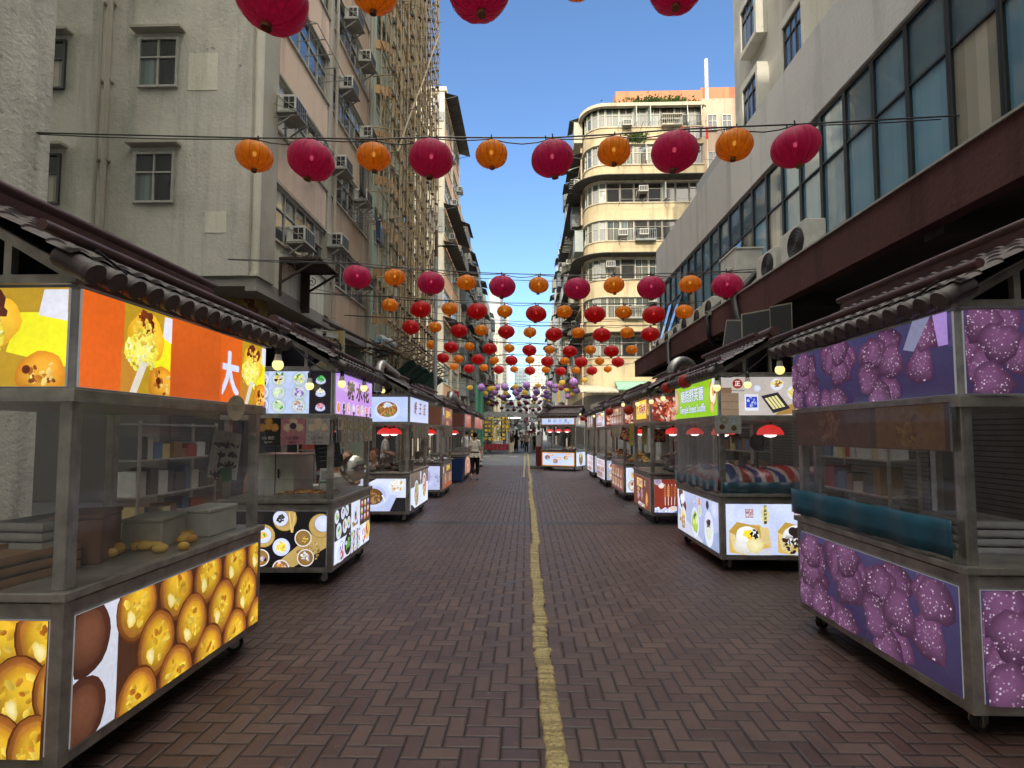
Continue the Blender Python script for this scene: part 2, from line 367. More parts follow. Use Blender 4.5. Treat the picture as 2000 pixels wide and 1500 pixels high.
def street_front(root, s, X, bays, z0, sills, wh, wins, spans, pil, depth, top, wall, seed, sp_out=.0, pw=.28, pw0=None, extra=None, wnm='window'):
    rnd = random.Random(seed); y0, y1 = bays[0][0], bays[-1][1]
    c = MB(); c.box(X - s * depth, y0, z0, X - s * .13, y1, top); part(c, 'wall', wall, root)
    for k, yy in enumerate([b[0] for b in bays] + [y1]):
        p = MB(); w_ = pw0 if (k == 0 and pw0) else pw; a = yy - pw / 2 if 0 < k < len(bays) else (yy if k == 0 else yy - pw); p.box(X - s * .14, a, z0, X + s * .06, a + w_, top); part(p, 'pilaster', pil, root)
    for bi, (a, b) in enumerate(bays):
        aa = a + ((pw0 or pw) if bi == 0 else pw / 2); bb = b - (pw if bi == len(bays) - 1 else pw / 2)
        zz = z0
        for k, zs in enumerate(sills):
            m = MB(); l = MB(); m.box(X - s * .14, aa, zz, X + s * sp_out, bb, zs); l.box(X - s * .125, aa, zs, X + s * (sp_out + .07), bb, zs + .06); part(m, 'spandrel', spans[bi], root); part(l, 'sill', pil, root); zz = zs + wh
            l = MB(); l.box(X - s * .125, aa, zz - .002, X + s * (sp_out + .05), bb, zz + .06); part(l, 'lintel', pil, root); zz += .06
            o = placew(rnd.choice(wins[bi]), root, X - s * .10, (aa + bb) / 2, zs + .06, 0 if s > 0 else pi)
        m = MB(); m.box(X - s * .14, aa, zz, X + s * sp_out, bb, top); part(m, 'spandrel', spans[bi], root)

# --- near left building
PL_GREY = plaster('grey_stained_plaster', (.56, .545, .48), .9, .8, 1.0)
PL_CREAM = plaster('old_cream_plaster', (.68, .66, .56), .5, .7)
PL_PINK = plaster('faded_pink_plaster', (.70, .53, .41), .35, .6, .4)
PL_BROWN = plaster('brown_pink_plaster', (.53, .39, .28), .6, .7, .4)
PL_MINT = plaster('mint_plaster', (.50, .57, .47), .5, .5)
PL_PIL = plaster('weathered_concrete', (.43, .40, .34), .8, .7)
PL_WHITE = plaster('dirty_white_render', (.52, .51, .46), .5, .45)
A = thing('apartment_building', 'weathered pink and cream walk-up block overhanging the left stalls, grey end wall facing the viewer', 'building', (-6.2, 16, 0))
asills = [6.33 + 2.76 * k for k in range(8)]
fr_alu = ALU; fr_dk = simple('dark_window_frame', (.05, .05, .05), .5, .2)
w1 = [window(3.25, 1.42, 5, .62, fr_alu, 10 + i, parent=None, curt=.3, tint=(.05, .06, .07)) for i in range(3)] + [window(3.25, 1.42, 4, .66, fr_dk, 14, curt=.25)]
w2 = [window(3.7, 1.42, 6, .62, fr_alu, 20 + i, curt=.35) for i in range(3)]
street_front(A, 1, -6.2, [(11.9, 16.1), (16.1, 20.3)], 5.2, asills, 1.48, [w1, w2], [PL_CREAM, PL_BROWN], PL_PIL, 13.8, 29.5, PL_GREY, 5, pw0=.74)
for z0, z1 in ((7.92, 9.02), (10.68, 11.78), (13.44, 14.54), (16.2, 17.3), (18.96, 20.06)): m = MB(); m.box(-6.22, 12.75, z0, -6.185, 15.9, z1); part(m, 'pink_panel', PL_PINK, A)
m = MB(); m.box(-20.02, 11.82, 5.2, -6.34, 11.9, 29.5); part(m, 'end_wall', PL_GREY, A)
m = MB(); m.box(-6.34, 11.84, 5.2, -6.14, 11.9, 29.5); part(m, 'corner_strip', PL_CREAM, A)
ew = window(.95, 1.2, 2, .6, fr_alu, 201, curt=.4); ew2 = window(.95, 1.2, 2, .6, fr_dk, 202, curt=.2)
for k in range(5):
    for q, x in enumerate((-8.6, -11.3, -14.2)):
        if (k + q) % 4 != 3: placew((ew, ew2)[(k * 2 + q) % 2], A, x, 11.8, 6.9 + 2.76 * k, -pi / 2)
        m = MB(); m.box(x - .6, 11.6, 8.25 + 2.76 * k, x + .6, 11.82, 8.31 + 2.76 * k); part(m, 'window_hood', PL_PIL, A)
drop([ew, ew2])
for x, r_ in ((-9.75, .06), (-9.95, .035), (-12.9, .055)): m = MB(); m.tube([(x, 11.72, 5.1), (x, 11.72, 29)], r_, 8); [m.box(x - r_ - .02, 11.7, 6 + 1.9 * j, x + r_ + .02, 11.82, 6.05 + 1.9 * j) for j in range(11)]; part(m, 'drain_pipe', PL_PIL, A, 60)
for x0, z0, w_, h_ in ((-7.9, 9.6, .7, .9), (-10.9, 12.9, 1.3, .6), (-7.4, 6.2, .5, .5)): m = MB(); m.box(x0, 11.808, z0, x0 + w_, 11.822, z0 + h_); part(m, 'render_patch', PL_CREAM, A)
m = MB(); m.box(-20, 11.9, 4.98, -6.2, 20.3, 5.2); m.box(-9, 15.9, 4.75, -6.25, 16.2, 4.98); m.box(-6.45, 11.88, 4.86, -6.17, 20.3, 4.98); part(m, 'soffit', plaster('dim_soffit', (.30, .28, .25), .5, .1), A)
SHUT = simple('roller_shutter', (.16, .155, .15), .55, .4, .25, 3)
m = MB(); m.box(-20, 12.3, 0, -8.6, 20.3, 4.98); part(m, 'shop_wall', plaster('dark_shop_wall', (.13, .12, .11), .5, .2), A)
def shutter(mb, s, X, y0, y1, z1):
    n = int(z1 / .075)
    for k in range(n): mb.box(X, y0, k * .075 + .003, X + s * .03, y1, k * .075 + .062)
for a in (12.6, 15.9): m = MB(); shutter(m, 1, -8.58, a, a + 3.0, 3.0); part(m, 'roller_shutter', SHUT, A)
for pts, r_ in (([(-6.08, 16.4, 5.2), (-6.08, 16.4, 29)], .05), ([(-6.08, 20.1, 3), (-6.08, 20.1, 29)], .06), ([(-6.3, 11.76, 5.3), (-6.3, 11.76, 8), (-6.34, 11.76, 14), (-6.3, 11.76, 29)], .025)): m = MB(); m.tube(pts, r_); part(m, 'drain_pipe', PL_PIL, A, 60)
m = MB(); rr = random.Random(3)
for y_, z_, l_, w_ in ((13.3, 9.25, .8, 1.9), (17.6, 9.2, .8, 1.5), (14.0, 12.0, .8, 2.2), (18.6, 9.2, .6, .8)): m = MB(); rack(m, -6.12, y_, z_, 1, rr, l_, w_); part(m, 'drying_rack', simple('grey_rods', (.2, .2, .19), .5, .5), A)
m = MB(); m.box(-6.2, 13.0, 5.99, -5.2, 14.3, 6.03)
for yy in (13.0, 14.3):
    m.bar((-6.2, yy, 5.98), (-5.15, yy, 5.98), .05); m.bar((-6.2, yy, 5.35), (-5.2, yy, 5.95), .05)
    m.tube([(-5.9 + .13 * sin(q * .9) * (1 - q * .09), yy, 5.75 + .13 * cos(q * .9) * (1 - q * .09)) for q in range(11)], .012, 5)
m.box(-6.2, 13.0, 5.05, -6.15, 13.06, 6.0); m.box(-6.2, 14.28, 4.9, -5.96, 14.34, 6.0); part(m, 'iron_bracket', RUST, A)
for a, b in (((-6.2, 15.9, 5.05), (-4.6, 18.2, 4.35)), ((-6.2, 16.4, 5.0), (-4.55, 18.2, 4.35)), ((-8, 15.6, 4.72), (-4.55, 18.2, 4.38))): m = MB(); m.bar(a, b, .05); part(m, 'awning_arm', RUST, A)
ac(-6.12, 12.85, 9.52, 0, 'window air conditioner above the bent drying rack, second floor of the near left block', 'air conditioners on the near left block')
ac(-6.12, 14.6, 9.35, 0, 'boxy window air conditioner at the pilaster, right of the one above the drying rack', 'air conditioners on the near left block')
ac(-6.12, 13.55, 6.5, 0, 'large dark sided air conditioner standing on the scrolled iron bracket', 'air conditioners on the near left block')
ac(-6.12, 16.25, 7.35, 0, 'white window air conditioner beside the first pilaster, lowest one in the brown bay', 'air conditioners on the near left block')
ac(-6.12, 19.0, 6.95, 0, 'grey window air conditioner at the far top corner of the first floor window', 'air conditioners on the near left block')
ac(-6.12, 16.5, 9.95, 0, 'window air conditioner with a teal tray beside the hanging cloth', 'air conditioners on the near left block')
ac(-6.12, 18.7, 9.9, 0, 'window air conditioner in the far half of the second floor brown bay', 'air conditioners on the near left block')
ac(-6.12, 17.0, 12.9, 0, 'white air conditioner at the pilaster on the third floor brown bay', 'air conditioners on the near left block')
ac(-6.12, 19.2, 12.5, 0, 'dull white air conditioner near the scaffold, third floor brown bay', 'air conditioners on the near left block')
ac(-6.12, 17.4, 15.6, 0, 'air conditioner on the fourth floor brown bay, upper of two stacked near the top', 'air conditioners on the near left block')
ac(-6.12, 18.9, 15.2, 0, 'air conditioner on the fourth floor next to the first bamboo poles', 'air conditioners on the near left block')
def cloth_piece(name, label, x, y, z, w, h, cols, seed, par=True):
    r = random.Random(seed); ph = r.random() * 6
    m = MB(); m.grid(lambda u, v: (x + .08 * sin(u * 9 + ph) * (1 - v * .3), y + (u - .5) * w * (1 - .3 * v), z - h * v + .05 * sin(u * 7)), 10, 6, lambda u, v: cols[int(u * len(cols) * .999)])
    o = m.build(name, CLOTH, None, 80); sm = o.modifiers.new('thick', 'SOLIDIFY'); sm.thickness = .012; return tag(o, label, 'laundry')
cloth_piece('hanging_cloth', 'dark grey cloth draped from a rack on the near left block', -5.5, 17.3, 10.9, .9, 1.3, [(.12, .115, .1), (.05, .055, .05), (.16, .15, .13)], 1)
cloth_piece('hanging_cloth', 'faded blue shirt hung on the left wall near the bamboo', -5.4, 19.1, 9.4, .8, .9, [(.04, .07, .13), (.06, .1, .17), (.2, .22, .24)], 2)

# --- scaffolded mint building
B = thing('apartment_building', 'mint green block with peach curved bands, wrapped in bamboo scaffolding', 'building', (-6, 24, 0))
bw = [[window(2.15, 1.5, 4, .6, simple('green_frame', (.16, .22, .19), .5), 30 + i + j * 5, curt=.3, tint=(.04, .06, .06)) for i in range(2)] for j in range(3)]
street_front(B, 1, -6.1, [(20.35, 22.8), (22.8, 25.3), (25.3, 28.0)], 0, [3.6 + 2.8 * k for k in range(9)], 1.5, bw, [PL_MINT, PL_MINT, PL_WHITE], PL_MINT, 3.6, 29.5, PL_MINT, 9)
def bandpath(pts, z0, z1, out, thick):
    """wall strip that follows a plan path; returns MB. out is the offset along the left normal"""
    m = MB(); n = len(pts); P = []
    for i, p in enumerate(pts):
        a = V(pts[max(0, i - 1)]); b = V(pts[min(n - 1, i + 1)]); d = (b - a).normalized(); nn = V((d.y, -d.x)); P.append((V(p) + nn * out, V(p) + nn * (out - thick)))
    vs = []; fs = []
    for o, i in P: vs += [(o.x, o.y, z0), (o.x, o.y, z1), (i.x, i.y, z1), (i.x, i.y, z0)]
    for k in range(n - 1):
        for j in range(4): fs.append((k * 4 + j, k * 4 + (j + 1) % 4, (k + 1) * 4 + (j + 1) % 4, (k + 1) * 4 + j))
    fs += [(0, 1, 2, 3), (n * 4 - 1, n * 4 - 2, n * 4 - 3, n * 4 - 4)]
    return m.add(vs, fs)
PEACH = plaster('peach_band', (.62, .37, .19), .3, .3, .3)
bp = [(-6.05 + .62 * sin(q * pi / 16), 20.5 + .62 * (1 - cos(q * pi / 16))) for q in range(9)] + [(-5.43, 24), (-5.43, 27.9)]
for k in range(13):
    part(bandpath(bp, 5.9 + 1.87 * k, 6.25 + 1.87 * k, 0, .1), 'balcony_band', PEACH, B, 40)
SC = thing('bamboo_scaffold', 'dense bamboo scaffolding tied up the mint green block, its foot fanning over the stalls', 'scaffold', (-5, 23.5, 0))
rr = random.Random(12); YS0, YS1, XO, XI = 18.7, 27.9, -4.86, -5.4
def pole(a, b, r0, r1):
    m = MB(); a = V(a); b = V(b); n = max(2, int((b - a).length / 2.2)); pts = []; rad = []
    for k in range(n + 1):
        t = k / n; pts.append(a.lerp(b, t) + V((rr.uniform(-.02, .02), rr.uniform(-.03, .03), 0))); rad.append(r0 + (r1 - r0) * t)
    return m.tube(pts, rad, 6)
ys = [YS0 + (YS1 - YS0) * k / 15 for k in range(16)]
for k, y in enumerate(ys):
    part(pole((XO + rr.uniform(-.05, .05), y, .2 if y > 20 else 3), (XO + rr.uniform(-.06, .06), y + rr.uniform(-.08, .08), 29 + rr.uniform(-1, 1)), .045, .036), 'bamboo_standard', BAMBOO, SC, 50)
    part(pole((XI, y + .25, 2.5), (XI, y + .25 + rr.uniform(-.1, .1), 29), .035, .03), 'bamboo_standard', BAMBOO, SC, 50)
    if k % 2: part(pole((XO + .1, y + .1, 5 + rr.uniform(0, 3)), (XO + .1, y + .15, 27), .026, .022), 'bamboo_standard', BAMBOO, SC, 50)
for k in range(26):
    z = 4.6 + .93 * k
    part(pole((XO + .06, YS0 - rr.uniform(.2, .6), z), (XO + .06, YS1 + rr.uniform(.2, .6), z + rr.uniform(-.15, .15)), .03, .026), 'bamboo_ledger', BAMBOO, SC, 50)
    if k % 2 == 0: part(pole((XI + .05, YS0, z + .3), (XI + .05, YS1, z + .35), .025, .022), 'bamboo_ledger', BAMBOO, SC, 50)
for y0, z0, y1, z1 in ((19, 12, 27.5, 23), (27, 15, 19.5, 26), (21, 5, 28, 13)):
    part(pole((XO + .13, y0, z0), (XO + .13, y1, z1), .04, .035), 'bamboo_brace', BAMBOO, SC, 50)
m = MB()
for y in ys:
    for k in range(22):
        if rr.random() < .6:
            z = 5 + 1.1 * k + rr.uniform(-.2, .2); m.tube([(XI - .25, y + rr.uniform(-.1, .3), z), (XO + rr.uniform(.12, .4), y + rr.uniform(-.15, .15), z + rr.uniform(-.1, .1))], .022, 5)
for k in range(80):
    y = rr.uniform(YS0, YS1); z = rr.uniform(5, 27); x = rr.choice((XO + .05, XI, (XO + XI) / 2)); m.tube([(x, y, z), (x + rr.uniform(-.05, .1), y + rr.uniform(-.5, .5), z + rr.uniform(1.2, 3))], .02, 5)
tag(part(m, 'bamboo_transom', BAMBOO, SC, 50), kind='stuff')
m = MB()      # black nylon lashings
for y in ys:
    for k in range(26): m.box(XO - .05, y - .05, 4.58 + .93 * k, XO + .1, y + .05, 4.66 + .93 * k)
tag(part(m, 'lashing', BLACK, SC), kind='stuff')
# catch fan: slanting deck of poles with a green net below
fan = MB()
for k in range(15):
    y = 17.8 + .72 * k; fan.tube([(-5.6, y, 4.35), (-4.15, y + .35, 4.95 - .12 * (k % 3))], .035, 5)
for k in range(6):
    x = -5.5 + .26 * k; fan.tube([(x, 17.6, 4.35 + .36 * (x + 5.6)), (x + .05, 28.2, 4.42 + .36 * (x + 5.6))], .028, 5)
for k in range(10): fan.tube([(-5.3, 18 + k, 3.2), (-4.3, 18.3 + k, 4.85)], .03, 5); fan.tube([(-5.5, 18.4 + k, 4.9), (-4.2, 17.9 + k, 4.3)], .028, 5)
tag(part(fan, 'catch_fan', simple('old_bamboo', (.17, .125, .08), .8, 0, .4), SC, 50), kind='stuff')
m = MB(); m.grid(lambda u, v: (-5.6 + 1.5 * v, 18.8 + 8.2 * u, 3.55 + .62 * v + .06 * sin(u * 40) + .08 * sin(v * 9) - .35 * sin(pi * v) * (.4 + .3 * sin(u * 11))), 60, 8)
net = m.build('safety_net', simple('green_mesh_net', (.012, .06, .035), .9, 0, .5, 4), None, 60); sm = net.modifiers.new('thick', 'SOLIDIFY'); sm.thickness = .01
tag(net, 'dark green safety net slung under the bamboo catch fan', 'net')
# tarp bundle on the scaffold foot
def bundle(name, label, c, r, cols, seed, mat):
    q = random.Random(seed); m = MB(); m.ell((0, 0, 0), r[0], r[1], r[2], 24, 16); ph = [q.uniform(0, 6) for _ in range(6)]
    for i, p in enumerate(m.v):
        k = 1 + .12 * sin(p.x * 9 / r[0] + ph[0]) * sin(p.y * 5 / r[1] + ph[1]) + .08 * sin(p.z * 8 / r[2] + p.x * 4 / r[0] + ph[2]) + .05 * sin(p.y * 13 / r[1] + ph[3]); m.v[i] = p * k
        m.c[i] = cols[int((sin(p.x * 3 / r[0] + p.z * 4 / r[2] + ph[4]) + 1) * .499 * len(cols))]
    o = m.build(name, mat, None, 60); o.location = c; return tag(o, label, 'bundle')
bundle('tarp_bundle', 'bundle of blue and white striped sheeting wedged in the bamboo', (-5.1, 18.9, 4.75), (.35, .8, .32), [(.1, .16, .2), (.25, .32, .36), (.4, .45, .47)], 3, CLOTH)

# --- cream building beyond the left side street
PL_LCREAM = plaster('sunlit_cream_plaster', (.62, .57, .45), .3, .35)
PL_ORANGE = plaster('orange_pink_band', (.56, .34, .22), .3, .4)
C = thing('apartment_building', 'tall cream corner block beyond the left side street with peach bands and dark sheet awnings', 'building', (-6, 41, 0))
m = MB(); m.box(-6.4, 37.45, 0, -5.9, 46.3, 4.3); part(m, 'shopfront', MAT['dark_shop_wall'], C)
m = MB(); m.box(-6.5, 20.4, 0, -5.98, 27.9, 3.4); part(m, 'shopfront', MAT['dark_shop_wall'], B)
cw = [[window(3.7, 1.5, 5, .6, ALU, 40 + i, curt=.4, tint=(.05, .08, .1)) for i in range(2)]] * 2
cs = [5.2 + 2.75 * k for k in range(8)]
street_front(C, 1, -6, [(37.6, 42), (42, 46.4)], 0, cs, 1.5, cw, [PL_ORANGE, PL_ORANGE], PL_LCREAM, 9, 26.6, PL_LCREAM, 2)
m = MB(); m.box(-15, 37.5, 0, -5.94, 37.6, 26.9); m.box(-15, 37.4, 26.6, -5.8, 46.4, 26.9); part(m, 'end_wall', PL_LCREAM, C)
for k in (7, 4, 3, 1): m = MB(); awning(m, -5.95, 37.4, 46, cs[k] + 2.0, 1, 1.0, .3); part(m, 'awning', CORR, C)
for k in (7, 4, 2): m = MB(); m.box(-7.4, 37.44, cs[k] - .1, -6.0, 37.5, cs[k] + 1.7); part(m, 'sheet_patch', simple('grey_sheet', (.34, .34, .33), .6, .2), C)
sw = window(.7, 1.1, 2, .5, fr_dk, 77)
for k in range(1, 8): placew(sw, C, -6.75, 37.48, cs[k] + .2, -pi / 2)
drop([sw])
rr = random.Random(21)
for k, (y, z) in enumerate(((39.5, 22.3), (41, 19.5), (40, 16.4), (43, 13.9), (39.4, 11.2), (42.4, 8.4), (44.5, 22.2), (45, 16.8))):
    ac(-5.9, y, z, 0, f'small air conditioner on the street front of the cream corner block, {ORD[k + 1]} of eight', 'air conditioners on the cream corner block')
# left row further down the street
PL_R = [plaster('row_plaster_grey', (.42, .41, .37), .6, .6), plaster('row_plaster_buff', (.48, .44, .35), .6, .6), plaster('row_plaster_pale', (.54, .53, .48), .5, .6), plaster('row_plaster_blue', (.36, .40, .42), .6, .6)]
GREYROD = simple('grey_rods', (.2, .2, .19), .5, .5)
def row_block(nm, label, s, X, y0, y1, nb, top, fh, mats, seed, nac, gl, z0=0, awn=.35, depth=8, first=5.0):
    r = random.Random(seed); t = thing(nm, label, 'building', (X, (y0 + y1) / 2, 0)); bw_ = (y1 - y0) / nb
    bays = [(y0 + bw_ * k, y0 + bw_ * (k + 1)) for k in range(nb)]; sl_ = []
    z = first
    while z + fh - .6 < top: sl_.append(z); z += fh
    ws = [window(bw_ - .35, 1.45, max(2, int(bw_ / .9)), .6, r.choice([ALU, fr_dk, ALU]), seed * 7 + i, curt=.4, tint=(.06, .08, .1)) for i in range(3)]
    street_front(t, s, X, bays, z0, sl_, 1.45, [ws] * nb, [r.choice(mats) for _ in bays], mats[0], depth, top, mats[0], seed)
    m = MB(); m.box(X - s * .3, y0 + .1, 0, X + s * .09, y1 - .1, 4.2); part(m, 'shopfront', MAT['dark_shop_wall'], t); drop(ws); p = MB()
    for bi, (a, b) in enumerate(bays):
        for zs in sl_:
            q = r.random()
            if q < awn: m = MB(); awning(m, X + s * .05, a + .1, b - .1, zs + 1.95, s, r.uniform(.6, 1.1), r.uniform(.2, .5)); part(m, 'awning', CORR, t)
            if r.random() < .6: k_ = MB(); rack(k_, X + s * .05, r.uniform(a + .8, b - .8), zs + r.uniform(-.3, .2), s, r, r.uniform(.5, 1.0), 1.2); part(k_, 'drying_rack', GREYROD, t)
            if r.random() < .35: ex = MB(r.choice([(.3, .33, .33), (.22, .2, .17), (.4, .4, .36), (.12, .14, .15)])); ex.box(X + s * .05, a + .3, zs - .1, X + s * r.uniform(.35, .75), b - r.uniform(.3, 1), zs + 1.5); part(ex, 'caged_balcony', paint('balcony_sheet', .6, .1), t)
        for yy_, r_, tt in ((a + .35, .06, top), (b - .5, .04, top - 2)): p = MB(); p.tube([(X + s * .12, yy_, 3), (X + s * .12, yy_, tt)], r_, 5); part(p, 'drain_pipe', mats[-1], t, 60)
    for k in range(nac):
        zs = r.choice(sl_); bi = r.randrange(nb); a, b = bays[bi]
        ac(X + s * .1, r.uniform(a + .5, b - .5), zs + r.choice((-.45, .3, 1.0)), 0 if s > 0 else pi, gl, gl.replace('small ', '').replace('air conditioner', 'air conditioners'))
    return t
row_block('tenement_block', 'grey tenement just past the cream corner block, lower roofline with a sloping sheet awning', 1, -6, 46.6, 58, 3, 22.2, 2.75, PL_R[:3], 31, 9, 'small air conditioner on the grey tenement past the cream corner block')
row_block('tenement_block', 'second grey tenement down the left side of the street, dark awnings along its top', 1, -6, 58.2, 72, 4, 21.6, 2.75, PL_R[1:4], 32, 9, 'small air conditioner on the second tenement down the left side')
row_block('tenement_block', 'farthest tenement on the left side of the street, in front of the grey tower', 1, -6, 72.2, 95, 6, 21.8, 2.8, PL_R[0:3], 33, 8, 'small air conditioner on the farthest left tenement')
# --- rounded yellow corner building
YW = plaster('yellow_plaster', (.47, .385, .24), .9, 1.0, .9); YW2 = plaster('pale_yellow_plaster', (.44, .395, .29), .8, 1.0, .8)
D = thing('apartment_building', 'sunlit yellow corner building with rounded bands and rows of windows', 'building', (6, 39, 0))
RC = 1.5; XS, XE = 4.5, 13.3
path = [(XE, 39.0), (XS + RC, 39.0)] + [(XS + RC - RC * sin(q * pi / 16), 39 + RC - RC * cos(q * pi / 16)) for q in range(1, 9)] + [(XS, 46), (XS, 58)]
path = path[::-1]     # so that the left normal of the helper points outward
def band(z0, z1, out, th): return bandpath(path, z0, z1, out, th)
dz = [7.1 + 2.9 * k for k in range(7)]; WH = 1.62
zz = 0
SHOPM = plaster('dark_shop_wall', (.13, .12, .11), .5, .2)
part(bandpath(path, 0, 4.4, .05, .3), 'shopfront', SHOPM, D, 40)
for q in range(3): m = MB(); [m.box(XS + RC + .3 + 2.5 * q, 38.90, .08 * j, XS + RC + 2.5 + 2.5 * q, 38.935, .08 * j + .065) for j in range(36)]; part(m, 'roller_shutter', SHUT, D)
core = bandpath(path, 0, 26.2, -.24, 3); part(core, 'wall', YW2, D, 40)
for k, z in enumerate(dz):
    part(band(zz, z, 0, .26), 'wall_band', YW, D, 40); part(band(z, z + .09, .07, .3), 'sill', YW2, D, 40); zz = z + WH
    part(band(zz, zz + .08, .05, .3), 'lintel', YW2, D, 40)
    zz += .08
part(band(zz, 26.0, .02, .26), 'wall_band', YW2, D, 40); part(band(26.0, 26.25, .35, 3.6), 'roof_slab', YW2, D, 40)
m = MB(); m.box(XS + .6, 40.2, 26.25, XE, 57, 26.3); part(m, 'roof', PL_GREY, D)
for k in (4, 2, 0):
    z = dz[k] + WH + .12; c = bandpath(path, z, z + .05, 1.0, .97)
    for q in range(12): c.bar((XE - .3 - q * .62, 38.97, z - .02), (XE - .3 - q * .62, 38.1, z - .02), .04, .07)
    part(c, 'canopy', CORR, D, 40)
ww = []
fW = simple('white_window_frame', (.46, .45, .38), .5); 
for i in range(5): ww.append(window(1.0, WH - .09, 2, .62, fW, 60 + i, .42, .05, .62, tint=(.10, .11, .09)))
arcw = [window(.5, WH - .09, 1, .62, fW, 70 + i, .42, .04, .7, tint=(.10, .11, .09)) for i in range(2)]
sidew = [window(2.1, WH - .09, 3, .62, ALU, 72 + i, 1.0, .05, .4, tint=(.05, .07, .08), nm='side_window') for i in range(2)]
wd = [window(1.0, WH - .09, 1 + i % 2, .7, simple('grey_brown_frame', (.2, .18, .15), .5), 300 + i, .5, .05, .12, tint=(.03, .026, .022)) for i in range(3)] + [window(1.0, WH - .09, 2, .62, fW, 310 + i, .8, .05, .9) for i in range(2)]
rr = random.Random(8)
for k, z in enumerate(dz):
    for q in range(7): placew(rr.choice(wd[:3] if k == 4 else wd if rr.random() < .35 else ww), D, XS + RC + .52 + q * 1.03, 39.17, z + .09, -pi / 2)
    for q in range(4):
        a = (q + .5) * pi / 8; r = RC - .17
        placew(rr.choice(arcw), D, XS + RC - r * sin(a), 39 + RC - r * cos(a), z + .09, -pi / 2 - a)
    for q in range(7): placew(rr.choice(sidew), D, XS + .17, 41.8 + q * 2.3, z + .09, pi)
for k, q in ((5, 4), (3, 2), (2, 4), (6, 4), (1, 1)):
    m = MB(rr.choice([(.26, .27, .24), (.32, .3, .24), (.18, .2, .2)])); x = XS + RC + q * 1.03; m.box(x, 38.55, dz[k] - .05, x + 1.5, 39.0, dz[k] + .08); m.box(x, 38.55, dz[k] + .75, x + 1.5, 39.0, dz[k] + .8); [m.bar((x + j * .15, 38.57, dz[k]), (x + j * .15, 38.57, dz[k] + .8), .025) for j in range(11)]; part(m, 'window_cage', paint('balcony_sheet', .6, .1), D)
drop(ww + arcw + sidew + wd)
for k, q, o in ((6, 2, 1), (6, 3, 1), (6, 5, -1), (6, 6, -1), (5, 1, 1), (5, 2, -1), (4, 4, 1), (3, 5, 1), (2, 3, -1)):   # casements standing open
    x = XS + RC + .05 + q * 1.03; z = dz[k] + .2; b = (x + .12, 38.55) if o > 0 else (x + .8, 38.6); a = (x, 39.1) if o > 0 else (x + .95, 39.1)
    m = MB(); osh = MB()
    for z0, z1 in ((z, z + .05), (z + 1.2, z + 1.25)): m.bar((*a, z0), (*b, z0), .04)
    m.bar((*a, z), (*a, z + 1.22), .04); m.bar((*b, z), (*b, z + 1.22), .04); osh.col = (.2, .26, .28); osh.quad((*a, z), (*b, z), (*b, z + 1.22), (*a, z + 1.22))
    f_ = part(m, 'open_casement', fW, D); osh.build('casement_glass', GLASS, f_)
for k in (6, 5, 4, 3, 1):
    for q in range(4): x = XS + RC + .9 + q * 1.7; m = MB(); m.bar((x, 39, dz[k] - .15), (x + .02, 38.1, dz[k] - .05), .03); m.bar((x, 38.15, dz[k] - .06), (x + 1.4, 38.15, dz[k] - .06), .02); part(m, 'drying_pole', GREYROD, D)
for pts, r_ in [([(XS + RC, 38.9, z), (XE - .2, 38.9, z + .05)], .05) for z in (dz[6] - .75, dz[5] + 2.0)] + [([(XE + .15, 38.85, 2), (XE + .15, 38.85, 25)], .07), ([(XS - .1, 41.3, 2), (XS - .1, 41.3, 26)], .07)]: m = MB(); m.tube(pts, r_); part(m, 'drain_pipe', plaster('peach_pipe', (.55, .40, .28), .2, .3), D, 60)
m = MB(); m.box(XE, 39.5, 0, 17.5, 50, 27.0); m.box(15.9, 39.2, 20, 16.3, 39.5, 30.5); part(m, 'side_wing', plaster('beige_wing', (.42, .32, .24), .5, .7), D)
ws_ = window(.75, 1.3, 2, .6, ALU, 99)
for k in range(2, 7): placew(ws_, D, 14.1, 39.48, dz[k] - .1, -pi / 2); placew(ws_, D, 15.2, 39.48, dz[k] - .1, -pi / 2)
drop([ws_])
m = MB(); m.box(7.2, 41.5, 26.3, 14.0, 50, 29.0); m.box(14, 41.5, 26.3, 17.4, 50, 29.2); part(m, 'penthouse', plaster('terracotta_pink', (.42, .18, .10), .5, .6), D)
m = MB(); m.tube([(14.1, 40.5, 25), (14.1, 40.5, 30.8)], .14, 10); part(m, 'vent_pipe', WHITEPL, D, 60)
m = MB(); rr = random.Random(6)
for k in range(1500):
    x = rr.gauss(9.9, 1.2); z = 26.35 + abs(rr.gauss(0, .22)); y = rr.uniform(38.7, 39.6); a = rr.uniform(0, 6); s_ = rr.uniform(.07, .2)
    if k > 1200: x = rr.gauss(8.2, .45); z = dz[6] - .55 - abs(rr.gauss(0, .3)); y = rr.uniform(38.75, 38.98)
    m.col = rr.choice([(.03, .06, .015), (.02, .04, .01), (.06, .085, .02)]); m.add([(x, y, z), (x + s_ * cos(a), y - s_ * .5, z + s_ * sin(a)), (x + s_ * cos(a + 1.3), y + s_ * .3, z + s_ * sin(a + 1.3))], [(0, 1, 2)])
o = m.build('ivy', CLOTH); tag(o, 'green weeds and creeper growing along the roof edge of the yellow corner building', 'plant')
gy = 'air conditioners on the yellow corner building'
